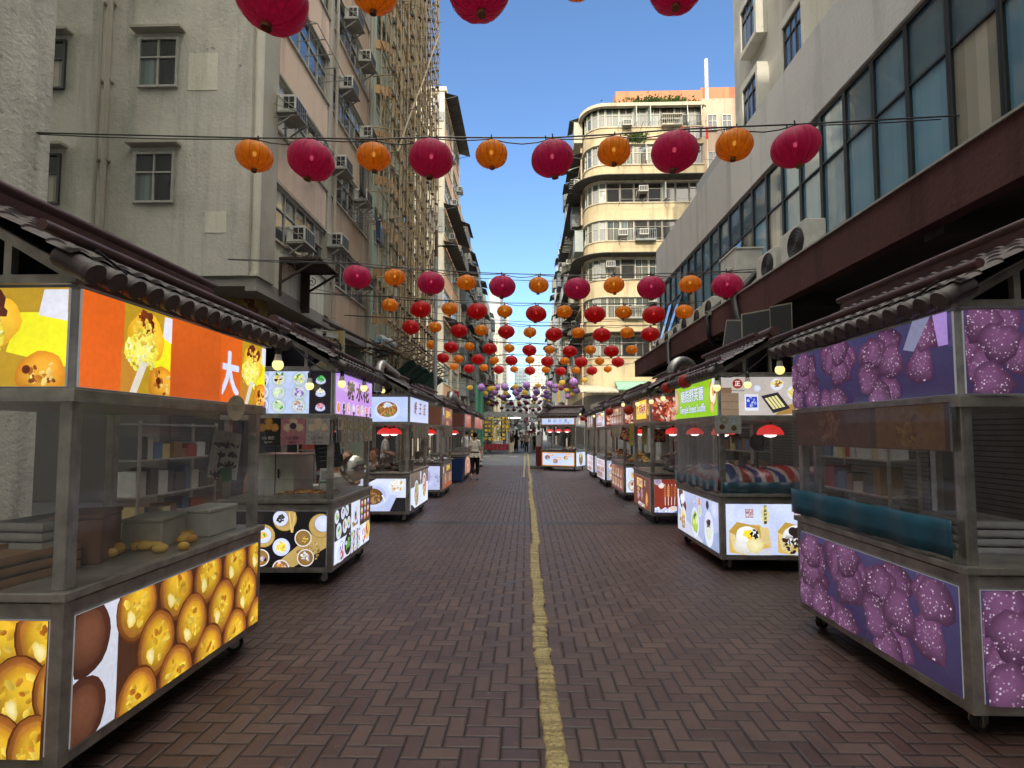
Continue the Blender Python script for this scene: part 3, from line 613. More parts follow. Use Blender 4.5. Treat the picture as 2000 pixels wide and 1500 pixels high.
for k, q, dzq, lab in ((6, 1.5, .0, 'white air conditioner under the top floor windows of the yellow building'), (4, 2.6, .75, 'air conditioner hung high in the shaded window band of the yellow building'), (3, 1.1, .35, 'left air conditioner of the pair in the middle window row of the yellow building'),
        (3, 2.6, .4, 'right air conditioner of the pair in the middle window row of the yellow building'), (3, 5.6, .9, 'air conditioner near the parapet of the low block, middle row of the yellow building'), (1, 3.2, 1.2, 'air conditioner under the blue curtained windows of the yellow building'), (0, 3.4, .9, 'air conditioner in the lowest visible window row of the yellow building'), (2, .2, .9, 'air conditioner on the rounded corner of the yellow building'), (0, 3.4, .1, 'white air conditioner lowest down on the yellow building')):
    ac(XS + RC + q * 1.03, 39.0, dz[k] + dzq, -pi / 2, lab, gy)
ac(15.2, 39.4, 24.0, -pi / 2, 'air conditioner on the beige wing beside the yellow building', gy)
rr = random.Random(77)
for k, z in enumerate(dz):
    for q in range(7):
        y = 41.8 + q * 2.3
        if rr.random() < .4: m = MB(); awning(m, XS - .05, y - 1.05, y + 1.05, z + 2.0, -1, rr.uniform(.7, 1.2), .35); part(m, 'awning', CORR, D)
        if rr.random() < .6: m = MB(); rack(m, XS - .05, y, z - .1, -1, rr, rr.uniform(.6, 1.1), 1.5); part(m, 'drying_rack', GREYROD, D)
        if rr.random() < .3: m = MB(rr.choice([(.3, .34, .33), (.4, .38, .3), (.14, .15, .15)])); m.box(XS - .7, y - 1, z - .1, XS - .05, y + .7, z + 1.6); part(m, 'caged_balcony', paint('balcony_sheet', .6, .1), D)
for k in range(16):
    ac(XS - .1, 42 + rr.uniform(0, 15), rr.choice(dz) + rr.choice((-.5, .4, 1.0)), pi, 'small air conditioner on the shaded street side of the yellow building', 'air conditioners on the shaded side of the yellow building')
row_block('tenement_block', 'cluttered grey tenement behind the yellow building, its side crowded with racks', -1, 4.4, 58.2, 76, 5, 24.5, 2.8, PL_R[0:4], 41, 12, 'small air conditioner on the grey tenement behind the yellow building')
row_block('tenement_block', 'farthest tenement on the right side of the street, beside the pale tower', -1, 4.2, 76.2, 108, 7, 21, 2.8, PL_R[1:4], 42, 8, 'small air conditioner on the farthest right tenement')
# --- far towers
def tower(label, x0, x1, Y, top, wall, nb, nf, wcol, seed):
    t = thing('tower_block', label, 'tower', ((x0 + x1) / 2, Y, 0)); m = MB(); m.box(x0, Y, 0, x1, Y + 20, top); part(m, 'wall', wall, t)
    if nb:
        r = random.Random(seed); w = (x1 - x0) / nb
        for q in range(nb):
            g = MB()
            for k in range(nf):
                z = top * .3 + top * .68 * k / nf; kq = r.uniform(.6, 1.3); g.col = tuple(c * kq for c in wcol); g.box(x0 + w * (q + .18), Y - .25, z, x0 + w * (q + .82), Y - .01, z + top * .68 / nf * .55)
            part(g, 'window_column', GLASS, t)
        m = MB()
        for q in range(nb + 1): m.box(x0 + w * q - w * .1, Y - .6, 0, x0 + w * q + w * .1, Y - .005, top)
        part(m, 'fin', wall, t)
    return t
LB = simple('hazy_grey_concrete', (.27, .29, .31), .8, 0, .1, .2)
LW = simple('pale_tower_paint', (.66, .64, .56), .8, 0, .1, .2); LBL = simple('pale_blue_tower', (.36, .45, .5), .7, 0, .1, .2)
tower('blank grey concrete slab tower far behind the left row', -10.6, -7.4, 150, 45.6, LB, 0, 0, (.1, .1, .1), 1)
tower('pale striped tower with vertical piers far down the street', -9.0, -6.3, 170, 43.4, LW, 5, 26, (.25, .3, .34), 2)
tower('sunlit cream stepped tower peeping over the left row', -8.2, -5.9, 112, 24.9, plaster('sunlit_cream_plaster2', (.66, .60, .45), .2, .2), 4, 9, (.2, .2, .2), 3)
tower('pale blue office tower at the end of the street', -4.6, 1.6, 210, 27.5, LBL, 4, 14, (.2, .3, .36), 4)
tower('white apartment tower with rows of small windows at the end of the street', 1.7, 10.0, 195, 30.5, LW, 7, 16, (.25, .3, .32), 5)
tower('low grey blue block closing the far end of the market street', -14, 12, 125, 9.5, LB, 9, 4, (.1, .12, .13), 7)
tag(MB().tube([(9.2, 150, 20), (9.2, 150, 41)], [.3, .06], 6).build('antenna_mast', DARKMETAL), 'thin mast rising over the right row', 'mast')
# --- low market building on the right with the maroon canopy
G = thing('market_building', 'low grey concrete market hall with a tilted row of teal windows above a maroon canopy', 'building', (5.5, 8, 0))
PC = plaster('grey_concrete_panel', (.58, .58, .57), .35, .6, .4)
m = MB(); m.box(5.5, -9, 7.62, 9.5, 22.3, 9.3); m.box(5.75, -9, 4.5, 9.5, 22.3, 7.62); m.box(5.5, 22.0, 0, 9.5, 22.3, 7.62); part(m, 'wall', PC, G)
gw = [window(.75, 3.0, 1, .68, simple('black_mullion', (.02, .024, .026), .4, .3), 110 + i, 1.0, .04, .06, tint=(.09, .19, .27)) for i in range(5)]
k = 0; y = 21.6; rr = random.Random(5)
while y > -2: placew(rr.choice(gw), G, 5.6, y, 4.58, pi); y -= .755
drop(gw)
m = MB(); g = MB()
for y, a in ((13.4, .34), (18.6, .5), (19.9, .42)):
    for z0 in (5.0,):
        g.col = (.06, .1, .11); g.quad((5.5, y, 6.5), (5.5, y + .7, 6.5), (5.5 - a, y + .7, z0), (5.5 - a, y, z0)); m.bar((5.5, y, 6.5), (5.5 - a, y, z0), .05); m.bar((5.5, y + .7, 6.5), (5.5 - a, y + .7, z0), .05); m.bar((5.5 - a, y, z0), (5.5 - a, y + .7, z0), .05)
part(m, 'open_sash', DARKMETAL, G); part(g, 'sash_glass', GLASS, G)
MARC = plaster('maroon_render', (.10, .045, .042), .5, .8, .5)
m = MB(); m.box(4.5, -9, 3.93, 4.7, 22.1, 4.54); m.box(4.7, -9, 4.3, 5.75, 22.1, 4.5); m.box(4.7, 21.9, 3.93, 6.5, 22.1, 4.3); part(m, 'canopy_fascia', MARC, G)
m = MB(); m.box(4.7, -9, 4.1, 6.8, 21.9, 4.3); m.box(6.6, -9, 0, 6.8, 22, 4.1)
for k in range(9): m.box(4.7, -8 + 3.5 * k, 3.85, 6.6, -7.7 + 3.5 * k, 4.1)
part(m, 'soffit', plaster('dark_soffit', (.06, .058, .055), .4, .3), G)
for k in range(7): m = MB(); shutter(m, -1, 6.58, -7.5 + 4.1 * k, -3.9 + 4.1 * k, 3.2); part(m, 'roller_shutter', SHUT, G)
m = MB(); m.box(4.47, -9, 4.54, 5.2, 22.1, 4.57); m.box(5.7, 14.8, 9.3, 6.6, 17.5, 9.9); part(m, 'canopy_flashing', ALU, G)
def hose(pts, r, label):
    o = MB().tube(pts, r, 8).build('hose', simple('black_hose', (.018, .018, .018), .5), None, 70); tag(o, label, 'hose')
hose([(4.9, 11.3, 5.0), (4.6, 11.4, 4.66), (4.42, 11.3, 4.45), (4.4, 11.1, 4.0), (4.5, 11.0, 3.7), (4.9, 11.2, 3.6), (5.4, 11.5, 3.8)], .07, 'thick black hose looping over the maroon canopy edge near the grey unit')
hose([(4.9, 13.0, 4.9), (4.6, 13.1, 4.64), (4.42, 13.0, 4.4), (4.42, 12.9, 3.95), (4.6, 13.1, 3.8), (5.2, 13.2, 3.9)], .06, 'black hose bundle over the canopy, next one down the street')
hose([(4.9, 16.6, 4.8), (4.6, 16.7, 4.64), (4.42, 16.6, 4.4), (4.36, 16.3, 3.75), (4.2, 15.6, 3.62), (4.3, 14.6, 3.6)], .06, 'black hose drooping under the far end of the maroon canopy')
def cond_source():
    t = thing('condenser_unit', 'x', 'condenser'); m = MB(); m.box(-.16, -.42, .08, .16, .42, .68); m.build('casing', WHITEPL, t, bevel=.02)
    m = MB()
    for r in (.05, .1, .15, .2, .25): m.tube([(-.17, -.1 + r * cos(q * pi / 12), .38 + r * sin(q * pi / 12)) for q in range(25)], .006, 4)
    m.lathe([(.001, 0), (.26, 0), (.26, .004)], 24, (0, 0, 0)); 
    nv = len(m.v)
    for i in range(nv - 72, nv): p = m.v[i]; m.v[i] = V((-.163 - p.z, -.1 + p.x, .38 + p.y))
    m.build('fan_grille', DARKMETAL, t)
    m = MB(); m.box(-.15, -.35, 0, .15, -.29, .08); m.box(-.15, .29, 0, .15, .35, .08); m.build('mounting_feet', DARKMETAL, t); return t
c0 = cond_source(); first = True
for y, x, sc, lab in ((9.6, 5.0, 1.1, 'large white condenser at the right end of the canopy ledge'), (10.75, 5.0, 1.0, 'white condenser second from the right end of the canopy ledge'), (14.4, 5.05, .95, 'white condenser behind the camera arm on the canopy ledge'), (15.4, 5.05, .9, 'white condenser just beyond the camera on the canopy ledge'),
        (16.6, 5.05, .95, 'condenser midway along the canopy ledge beside the open sash'), (17.8, 5.1, .9, 'condenser left of the hose, far part of the canopy ledge'), (18.9, 5.1, .9, 'condenser below the farthest open window sash'), (20.2, 5.1, .85, 'last white condenser at the far end of the canopy ledge')):
    o = c0 if first else copy_tree(c0); first = False; o.location = (x, y, 4.57); o.scale = (sc,) * 3; tag(o, lab, 'condenser', 'condensers on the maroon canopy')
m = MB(); m.box(-.3, -.45, 0, .3, .45, 1.15); m.box(-.33, -.48, 1.15, .33, .48, 1.19)
for k in range(8): m.box(-.315, -.35, .2 + k * .08, -.3, .35, .24 + k * .08)
o = m.build('vent_cabinet', WHITEPL, None, 0, .01); o.location = (4.98, 12.3, 4.57); tag(o, 'tall grey metal cabinet standing on the maroon canopy between condensers', 'cabinet')
# --- white tower block with bay windows behind the market hall
E = thing('apartment_building', 'tall white rendered block with jutting bay windows, behind the low market hall', 'building', (8, 10, 0))
m = MB(); m.box(8.0, -9, 0, 16, 19.9, 34); part(m, 'wall', PL_WHITE, E)
bwin = [window(1.05, 1.45, 3, .7, fr_dk, 130 + i, 1.0, .05, .1, tint=(.08, .13, .2)) for i in range(2)]
for bi, y in enumerate((17.8, 14.9, 12.0, 9.1)):
    for k in range(7):
        z = 9.15 + 2.85 * k; b = MB(); b.box(7.62, y - .68, z, 8.0, y + .68, z + .16); b.box(7.62, y - .68, z + 1.62, 8, y + .68, z + 1.85); b.box(7.62, y - .68, z + .16, 8, y - .54, z + 1.62); b.box(7.62, y + .54, z + .16, 8, y + .68, z + 1.62)
        part(b, 'bay_window', PL_WHITE, E); placew(bwin[k % 2], E, 7.72, y, z + .16, pi)
drop(bwin)
# --- buildings beside and behind the viewer that close the street and shade it
N = thing('apartment_building', 'plain grey block beside the viewer on the left of the street', 'building', (-6.6, -10, 0))
m = MB(); m.box(-22, -30, 0, -6.6, 7.0, 29); part(m, 'wall', PL_GREY, N)
ws_ = window(2.4, 1.5, 4, .6, ALU, 140)
for k in range(8):
    for q in range(8): placew(ws_, N, -6.62, -26 + q * 4, 4.5 + 2.9 * k, 0)
drop([ws_])
T = thing('apartment_building', 'tall slab closing the street behind the viewer', 'building', (0, -31, 0))
m = MB(); m.box(-45, -46, 0, 45, -31, 36); part(m, 'wall', PL_CREAM, T)
drop(w1 + w2); drop([w for b_ in bw for w in b_]); drop(cw[0])
# ---------------------------------------------------------------- printed and backlit pictures
WHT = (.72, .78, .98); CREAM_ = (.85, .8, .7)
def tint(c, k): return tuple(min(1.2, x * k) for x in c)
GLY = {}
def glyph(body, shear):
    cu = bpy.data.curves.new('t', 'FONT'); cu.body = body; cu.size = 1; cu.align_x = 'CENTER'; cu.align_y = 'CENTER'; cu.offset = .004; cu.shear = shear; cu.resolution_u = 3
    ob = bpy.data.objects.new('t', cu); COL.objects.link(ob); dg = bpy.context.evaluated_depsgraph_get(); me = bpy.data.meshes.new_from_object(ob.evaluated_get(dg))
    r = [(v.co.x, v.co.y) for v in me.vertices], [tuple(p.vertices) for p in me.polygons]
    bpy.data.objects.remove(ob); bpy.data.curves.remove(cu); bpy.data.meshes.remove(me); return r
class Pic:
    def __init__(s, o, u, v, w, h, seed=1):
        s.o = V(o); s.u = V(u); s.vv = V(v); s.nn = s.u.cross(s.vv); s.w = w; s.h = h; s.k = 0; s.e = 0.0; s.zs = 1.0; s.mb = MB(); s.r = random.Random(seed)
    def p(s, a, b):
        a = min(1, max(0, a)); b = min(1, max(0, b)); return s.o + s.u * (a * s.w) + s.vv * (b * s.h) + s.nn * (s.k * .00013 + s.e)
    def up(s): s.k += 1
    def rect(s, a0, b0, a1, b1, c, c2=None):
        s.mb.add([s.p(a0, b0), s.p(a1, b0), s.p(a1, b1), s.p(a0, b1)], [(0, 1, 2, 3)], [c, c, c2 or c, c2 or c]); s.up()
    def poly(s, pts, c): s.mb.add([s.p(*q) for q in pts], [tuple(range(len(pts)))], [c] * len(pts)); s.up()
    def disc(s, a, b, r, ci, co=None, ry=1.0, rot=0.0, wob=0.0, n=22, hl=.0):
        r *= s.zs; co = co or ci; asp = s.h / s.w; vs = [s.p(a, b)]; cs = [ci]; ph = s.r.uniform(0, 6); m_ = tuple((x * .6 + y * .4) for x, y in zip(ci, co))
        for f, c in ((.62, m_), (1, co)):
            for j in range(n):
                t = 2 * pi * j / n; rr_ = r * f * (1 + wob * (sin(3 * t + ph) + .6 * sin(7 * t + 2 * ph))); x = rr_ * cos(t); y = rr_ * ry * sin(t)
                k = 1 + hl * sin(t + .6); vs.append(s.p(a + (x * cos(rot) - y * sin(rot)) * asp, b + x * sin(rot) + y * cos(rot))); cs.append(tint(c, k))
        fs = [(0, 1 + j, 1 + (j + 1) % n) for j in range(n)] + [(1 + j, 1 + n + j, 1 + n + (j + 1) % n, 1 + (j + 1) % n) for j in range(n)]
        s.mb.add(vs, fs, cs); s.up()
    def bits(s, a, b, r, n, cols, size, ry=1.0, el=1.6):
        r *= s.zs; size *= s.zs; asp = s.h / s.w
        for i in range(n):
            t = s.r.uniform(0, 2 * pi); q = r * sqrt(s.r.random()); x = a + q * cos(t) * asp; y = b + q * sin(t) * ry; w_ = size * s.r.uniform(.6, 1.4); g = s.r.uniform(0, 3); c = tint(s.r.choice(cols), s.r.uniform(.75, 1.2))
            vs = []
            for j in range(6):
                e = 2 * pi * j / 6 + s.r.uniform(-.25, .25); dx = w_ * el * cos(e); dy = w_ * sin(e); vs.append(s.p(x + (dx * cos(g) - dy * sin(g)) * asp, y + dx * sin(g) + dy * cos(g)))
            s.mb.add(vs, [tuple(range(6))], [tint(c, 1.15)] * 3 + [tint(c, .8)] * 3)
            s.e += 1.0e-5
        s.up()
    def text(s, body, a, b, h, c, bold=.0, sx=1.0, vertical=False, shear=0.0, outline=None, ow=.03):
        runs = []
        for col, off in ([(outline, bold + ow)] if outline else []) + [(c, bold)]: runs += [(col, 0, 0)] + ([(col, off * cos(q * pi / 3), off * sin(q * pi / 3)) for q in range(6)] if off > .008 else [])
        for col, ox, oy in runs:
            items = [(body, 0)] if not vertical else [(ch, -i) for i, ch in enumerate(body)]
            for body_, row in items:
                key = (body_, shear)
                if key not in GLY: GLY[key] = glyph(body_, shear)
                vv, fs = GLY[key]; s.mb.add([s.p(a + (x * sx + ox) * h * s.h / s.w, b + (y + row * 1.12 + oy) * h) for x, y in vv], fs, [col] * len(vv))
                continue
                cu = bpy.data.curves.new('t', 'FONT'); cu.body = body_; cu.size = 1; cu.align_x = 'CENTER'; cu.align_y = 'CENTER'; cu.offset = .004; cu.shear = shear; cu.resolution_u = 3
                ob = bpy.data.objects.new('t', cu); COL.objects.link(ob); dg = bpy.context.evaluated_depsgraph_get(); me = bpy.data.meshes.new_from_object(ob.evaluated_get(dg))
                vs = [s.p(a + (v_.co.x * sx + ox) * h * s.h / s.w, b + (v_.co.y + row * 1.12 + oy) * h) for v_ in me.vertices]; fs = [tuple(p_.vertices) for p_ in me.polygons]
                if vs: s.mb.add(vs, fs, [col] * len(vs))
                bpy.data.objects.remove(ob); bpy.data.curves.remove(cu); bpy.data.meshes.remove(me)
            s.up()
    def plate(s, a, b, r, food, n=14, rim=WHT, base=None, size=.25, ry=1.0, ring=None):
        r *= 1.22; s.disc(a, b, r * 1.06, tint(rim, .45), tint(rim, .35), ry); s.disc(a, b, r, tint(rim, .95), rim, ry)
        if ring: s.disc(a, b, r * .93, ring, ring, ry); s.disc(a, b, r * .84, rim, tint(rim, .9), ry)
        s.disc(a, b, r * .72, base or tint(rim, .8), tint(base or rim, .75), ry, wob=.03)
        s.bits(a, b, r * .55, n, food, r * size * .8, ry)
    def tart(s, a, b, r, ry=1.2, rot=0.0):
        s.disc(a, b, r * 1.05, (.12, .03, .005), (.10, .025, .005), ry, rot); s.disc(a, b, r, (.50, .20, .03), (.22, .065, .01), ry, rot, .02, hl=.3)
        s.disc(a, b, r * .86, (.62, .30, .05), (.40, .15, .02), ry, rot, .03, hl=.2); s.disc(a, b + .02 * r, r * .74, (.80, .52, .03), (.48, .21, .012), ry, rot, .03, hl=.3); s.bits(a, b, r * .6, 16, [(.85, .6, .08), (.6, .33, .02), (.75, .45, .03)], r * .1, ry)
        s.bits(a, b + r * .3, r * .3, 2, [(.45, .14, .01), (.6, .25, .02)], r * .09); s.disc(a - r * .12, b - r * .35, r * .2, (.9, .82, .42), (.78, .55, .08), 1.6, rot + .3, .1)
    def skewer(s, a, b0, b1, c, lean=0.0):
        s.poly([(a, b0), (a + .018, b0), (a + .018 + lean, b1), (a + lean, b1)], (.75, .72, .66))
        for k in range(6): f = .45 + .085 * k; s.disc(a + .009 + lean * f, b0 + (b1 - b0) * f, .045, tint(c, 1.3), tint(c, .6), .75, .3 * (k % 3), .08, 10)
    def done(s, name, mat, parent, thick=.02):
        m = s.mb; o = s.o; U = s.u * s.w; Vv = s.vv * s.h; N = s.nn * thick; col = (.2, .2, .2)
        m.add([o - N, o + U - N, o + U + Vv - N, o + Vv - N, o - s.nn * .0004, o + U - s.nn * .0004, o + U + Vv - s.nn * .0004, o + Vv - s.nn * .0004], [(3, 2, 1, 0), (4, 5, 6, 7), (0, 1, 5, 4), (1, 2, 6, 5), (2, 3, 7, 6), (3, 0, 4, 7)], [col] * 8)
        return m.build(name, mat, parent)
BRN = (.32, .13, .03); DK = (.02, .015, .015); GRN = (.12, .42, .08); ORG = (.9, .35, .05); YLW = (1, .78, .12); REDF = (.55, .06, .03); MEAT = [(.42, .12, .04), (.6, .25, .08), (.3, .07, .03), (.75, .4, .18)]
FOODS = [[YLW, GRN, (.9, .6, .2)], MEAT, [(.9, .9, .85), (.4, .2, .1), GRN], [(.35, .12, .4), (.7, .6, .85), DK], [GRN, (.6, .8, .4), (.9, .9, .7)], [REDF, ORG, (.9, .8, .7)]]
def sub(fn, a, fill):
    def f(P):
        P.rect(0, 0, 1, 1, fill); o, w = P.o, P.w; P.o = o + P.u * (w * a); P.w = w * (1 - a); fn(P); P.o, P.w = o, w
    return f
def subr(fn, b, fill):
    def f(P):
        P.rect(0, 0, 1, 1, fill); w = P.w; P.w = w * b; fn(P); P.w = w
    return f
def pic_tarts(P):
    P.rect(0, 0, 1, 1, (.06, .022, .01)); P.rect(0, 0, .16, 1, (.55, .57, .66), (.62, .64, .74)); [(P.disc(a, b, .25, (.10, .03, .015), (.05, .015, .008), 1.2, 0, .02, hl=.2), P.disc(a, b, .19, (.16, .06, .03), (.09, .03, .015), 1.2, 0, .02, hl=.2)) for a, b in ((.04, .78), (.03, .2))]; [] and [(P.disc(a, b, .31, (.5, .5, .55), (.42, .42, .48), .9), P.disc(a, b, .27, (.62, .62, .66), (.55, .55, .6), .9), P.bits(a, b, .2, 60, f, .035, .85, 1.8)) for a, b, f in ((.1, .5, [(.30, .12, .03), (.45, .22, .06), (.2, .06, .02)]), (.31, .42, [(.12, .035, .02), (.2, .07, .03), (.06, .02, .01)]), (.51, .58, [(.5, .3, .08), (.62, .42, .14), (.35, .16, .03)]))]
    for a, b, r, t in [(.05 + .19 * (i % 6) + .09 * (i // 6 % 2), .86 - .42 * (i // 6), .245, .2 * ((i * 7) % 3 - 1)) for i in range(18) if i % 6 > 0] or ((.02, .8, .2, 0), (.05, .28, .2, .1), (.33, .85, .19, -.1), (.62, .95, .21, -.2), (.93, .72, .2, .1), (.45, .48, .2, .1), (.72, .55, .2, -.15), (.55, .1, .21, .1), (.3, .12, .2, 0), (.95, .22, .21, -.1), (.8, .1, .2, .1)): P.tart(a, b, r, 1.22, t)
def pic_bun(P):
    P.rect(0, 0, 1, 1, (.75, .13, .015)); P.rect(.42, 0, 1, 1, (.5, .3, .02)); P.poly([(.75, .35), (1, .2), (1, .75), (.8, .75)], (.9, .85, .02)); P.poly([(.4, 0), (.62, 0), (.5, .5), (.4, .5)], (.55, .24, .03))
    P.disc(.68, .66, .31, (.95, .62, .05), (.82, .42, .02), .95, 0, .05, hl=.2); P.disc(.63, .52, .27, (1.0, .92, .22), (.85, .72, .06), .75, .1, .08); P.bits(.63, .5, .26, 70, [(1, .95, .25), (.9, .85, .1), (1, .98, .5), (.85, .7, .05)], .022)
    P.bits(.68, .84, .17, 9, [(.12, .02, .01), (.2, .04, .01)], .055, .5); P.bits(.66, .74, .16, 26, [(1, .7, .1), (.9, .5, .05)], .025); P.poly([(.5, 0), (.58, 0), (.70, .36), (.62, .38)], (.75, .70, .58)); P.disc(.9, .12, .26, (.92, .46, .04), (.62, .22, .01), .9, 0, .04, hl=.2); P.bits(.9, .14, .17, 18, [(.3, .07, .01), (.55, .2, .02), (1, .7, .2)], .025); P.disc(.84, .17, .045, (.08, .01, .0), (.2, .03, .01))
    P.poly([(.88, .72), (1, .66), (1, .98), (.9, .98)], (.75, .76, .85)); P.zs == 1.0 and P.text('大', .14, .38, .7, WHT, .03, .8)
def bun_end(P): P.zs = .999; pic_bun(P)
def twobuns(P):
    o, w = P.o, P.w; P.rect(0, 0, 1, 1, (.62, .10, .012), (.7, .13, .015)); P.w = w * .36; P.zs = .999; pic_bun(P); P.zs = 1.0; P.o = o + P.u * (w * .66); P.w = w * .34; pic_bun(P); P.o, P.w = o, w; P.rect(.36, 0, .64, 1, (.55, .09, .012), (.66, .12, .015))
def pic_sweets_end(P):
    P.rect(0, 0, 1, 1, (.008, .007, .008))
    for pts in ([(.3, .05), (.55, .0), (1, .35), (1, .55), (.8, .6)],): P.poly(pts, (.52, .36, .12)); P.bits(.75, .28, .2, 60, [(.6, .45, .18), (.35, .22, .06)], .018)
    for a, b, r in ((.42, .86, .21), (.92, .74, .21), (.13, .56, .2)): P.disc(a, b, r * 1.04, (.3, .2, .05), (.25, .16, .03)); P.disc(a, b, r, (.70, .5, .18), (.5, .33, .1)); P.disc(a, b, r * .8, (.4, .25, .06), (.55, .38, .12))
    for a, b, r in ((.36, .87, .135), (.95, .78, .145), (.13, .57, .14), (.38, .36, .155)): P.disc(a, b, r * 1.05, (.08, .1, .35), (.15, .2, .5)); P.disc(a, b, r, WHT, WHT); P.disc(a, b, r * .9, (.45, .5, .8), (.6, .65, .95)); P.disc(a, b, r * .86, WHT, tint(WHT, .9))
    P.bits(.36, .87, .06, 22, [DK, (.05, .05, .05)], .018); P.disc(.13, .57, .07, YLW, ORG, .8, .3, .1); P.bits(.14, .58, .02, 3, [GRN], .02); P.bits(.38, .36, .085, 60, [YLW, (1, .85, .2), (.9, .62, .05)], .016)
    for a, b in ((.68, .52), (.1, .17), (.72, .17), (.38, -.02)): P.disc(a, b, .155, (.95, .92, .9), (.8, .75, .75)); P.disc(a, b, .135, (.35, .2, .06), (.27, .14, .03))
    P.bits(.7, .5, .06, 14, [YLW], .009, 1, 1); P.bits(.72, .19, .08, 16, [WHT, (.9, .88, .85)], .02, 1, 1); P.bits(.1, .17, .09, 12, [ORG, YLW, (.5, .3, .45), DK, (.8, .7, .8)], .03, 1, 1); P.bits(.38, .03, .08, 8, [ORG, (.8, .6, .7)], .028, 1, 1); P.poly([(.47, .98), (.49, .98), (.53, .62), (.51, .62)], (.75, .55, .2)); P.poly([(.55, .98), (.57, .98), (.54, .62), (.52, .62)], (.7, .5, .18))
def pic_sweets_front(P):
    P.zs = 1.12
    P.rect(0, 0, 1, 1, WHT); P.rect(0, .42, .42, 1, (.03, .027, .025)); P.rect(.68, .45, 1, 1, (.055, .035, .02)); P.rect(.40, 0, .68, .42, (.05, .04, .05))
    for a, b, r, f in ((.05, .86, .09, 0), (.2, .88, .085, 3), (.3, .9, .08, 2), (.1, .58, .11, 4), (.25, .62, .1, 2), (.35, .65, .085, 0)): P.plate(a, b, r, FOODS[f], 8)
    P.poly([(.46, .5), (.62, .52), (.6, .62), (.44, .6)], (.35, .2, .06)); P.plate(.54, .72, .12, [GRN, REDF, DK], 6); P.rect(.565, .7, .575, .97, (.55, .55, .6))
    for i in range(9): P.disc(.73 + .1 * (i % 3), .6 + .15 * (i // 3), .065, [(.3, .15, .55), ORG, (.75, .15, .1), (.85, .6, .1)][i % 4], tint([(.3, .15, .55), ORG, (.75, .15, .1), (.85, .6, .1)][i % 4], .6)); P.disc(.73 + .1 * (i % 3), .62 + .15 * (i // 3), .035, WHT, (.7, .7, .8))
    for i in range(9): P.plate(.44 + .1 * (i % 3), .07 + .14 * (i // 3), .07, FOODS[(i * 5) % 6], 5)
    P.plate(.14, .16, .15, [REDF, (.3, .1, .4), WHT], 12); P.plate(.31, .24, .14, [WHT, GRN], 8, DK, DK); P.bits(.78, .2, .13, 16, [REDF, (.8, .2, .1), WHT], .035); P.plate(.9, .28, .14, [YLW, ORG, REDF], 14, (.85, .6, .2))
def pic_sweet_sign(P):
    P.rect(0, 0, 1, 1, (.64, .33, .80), (.45, .26, .80)); P.disc(.45, .6, .6, (.68, .36, .86), (.56, .30, .82), .6)
    for a, c in ((.37, '糖'), (.6, '水'), (.8, '花')):
        P.text(c, a, .60, .50, (.055, .03, .02), .035, 1.3)
    for i in range(8):
        a = .06 + .125 * i; b = .15 + .01 * (i % 3); P.disc(a, b, .125, (.85, .8, .9), (.8, .75, .9), 1.15); f = [ORG, DK, (.85, .65, .3), (.8, .8, .9), (.8, .4, .2), (.8, .9, .6), (.85, .3, .3), (.5, .3, .5)][i]; P.disc(a, b, .105, f, tint(f, .6), 1.15); P.bits(a, b, .075, 10, [f, WHT, tint(f, 1.4), (.5, .2, .1)], .02)
        if i in (1, 3, 6, 7): P.poly([(a - .04, b - .06), (a + .04, b - .06), (a + .02, b - .16), (a - .02, b - .16)], (.10, .07, .13))
def pic_plates(P):
    P.rect(0, 0, 1, 1, (.55, .66, .95)); P.rect(0, 0, .14, 1, (.42, .46, .72)); P.rect(.7, 0, 1, 1, (.012, .01, .014))
    for b in (.2, .5, .8): P.plate(.05, b, .13, FOODS[3], 10)
    f = [[GRN, (.8, .9, .5)], [(.55, .3, .2), WHT, DK], [(.7, .9, .55)], [(.35, .2, .6), WHT, (.7, .6, .9)], [YLW, DK, (.9, .8, .5)], [(.8, .85, .4), (.9, .8, .3), GRN]]
    for i in range(6): P.plate(.28 + .28 * (i % 2), .18 + .32 * (i // 2), .135, f[i], 16, (.82, .88, 1.0), None, .22, 1.0, (.25, .5, .35))
    P.disc(.28, .18, .07, (.55, .8, .45), (.45, .7, .35)); P.poly([(.23, .9), (.28, .9), (.24, 1.0)], (.05, .2, .05)); P.poly([(.3, .9), (.34, .9), (.34, 1.0)], (.05, .2, .05))
    for b, c in ((.82, (.12, .55, .15)), (.52, (.8, .85, .9)), (.18, (.75, .35, .45))): P.disc(.86, b - .06, .12, (.5, .55, .8), (.4, .45, .7), .6); P.disc(.86, b - .03, .11, (.7, .75, .95), (.6, .65, .9), .8); P.disc(.86, b, .09, c, tint(c, .7), .7); P.bits(.86, b, .06, 16, [c, tint(c, 1.4), tint(c, .5)], .018)
    P.disc(.85, .53, .03, (1, .8, .1), YLW)
def card(bgc, disc_cols, title, sub, tc):
    def f(P):
        P.rect(0, 0, 1, 1, bgc, tint(bgc, 1.1))
        for a, b in ((.5, .86), (.24, .64), (.76, .64), (.5, .7)): P.disc(a, b, .155, disc_cols[0], disc_cols[1], 1, 0, .01, hl=.15); P.disc(a, b, .125, tint(disc_cols[0], 1.1), tint(disc_cols[0], .9))
        if len(disc_cols) > 2: P.disc(.5, .7, .13, disc_cols[2], tint(disc_cols[2], .8))
        P.text(title, .5, .24, .13, tc, .01); P.text(sub, .5, .1, .1, tc, .01)
    return f
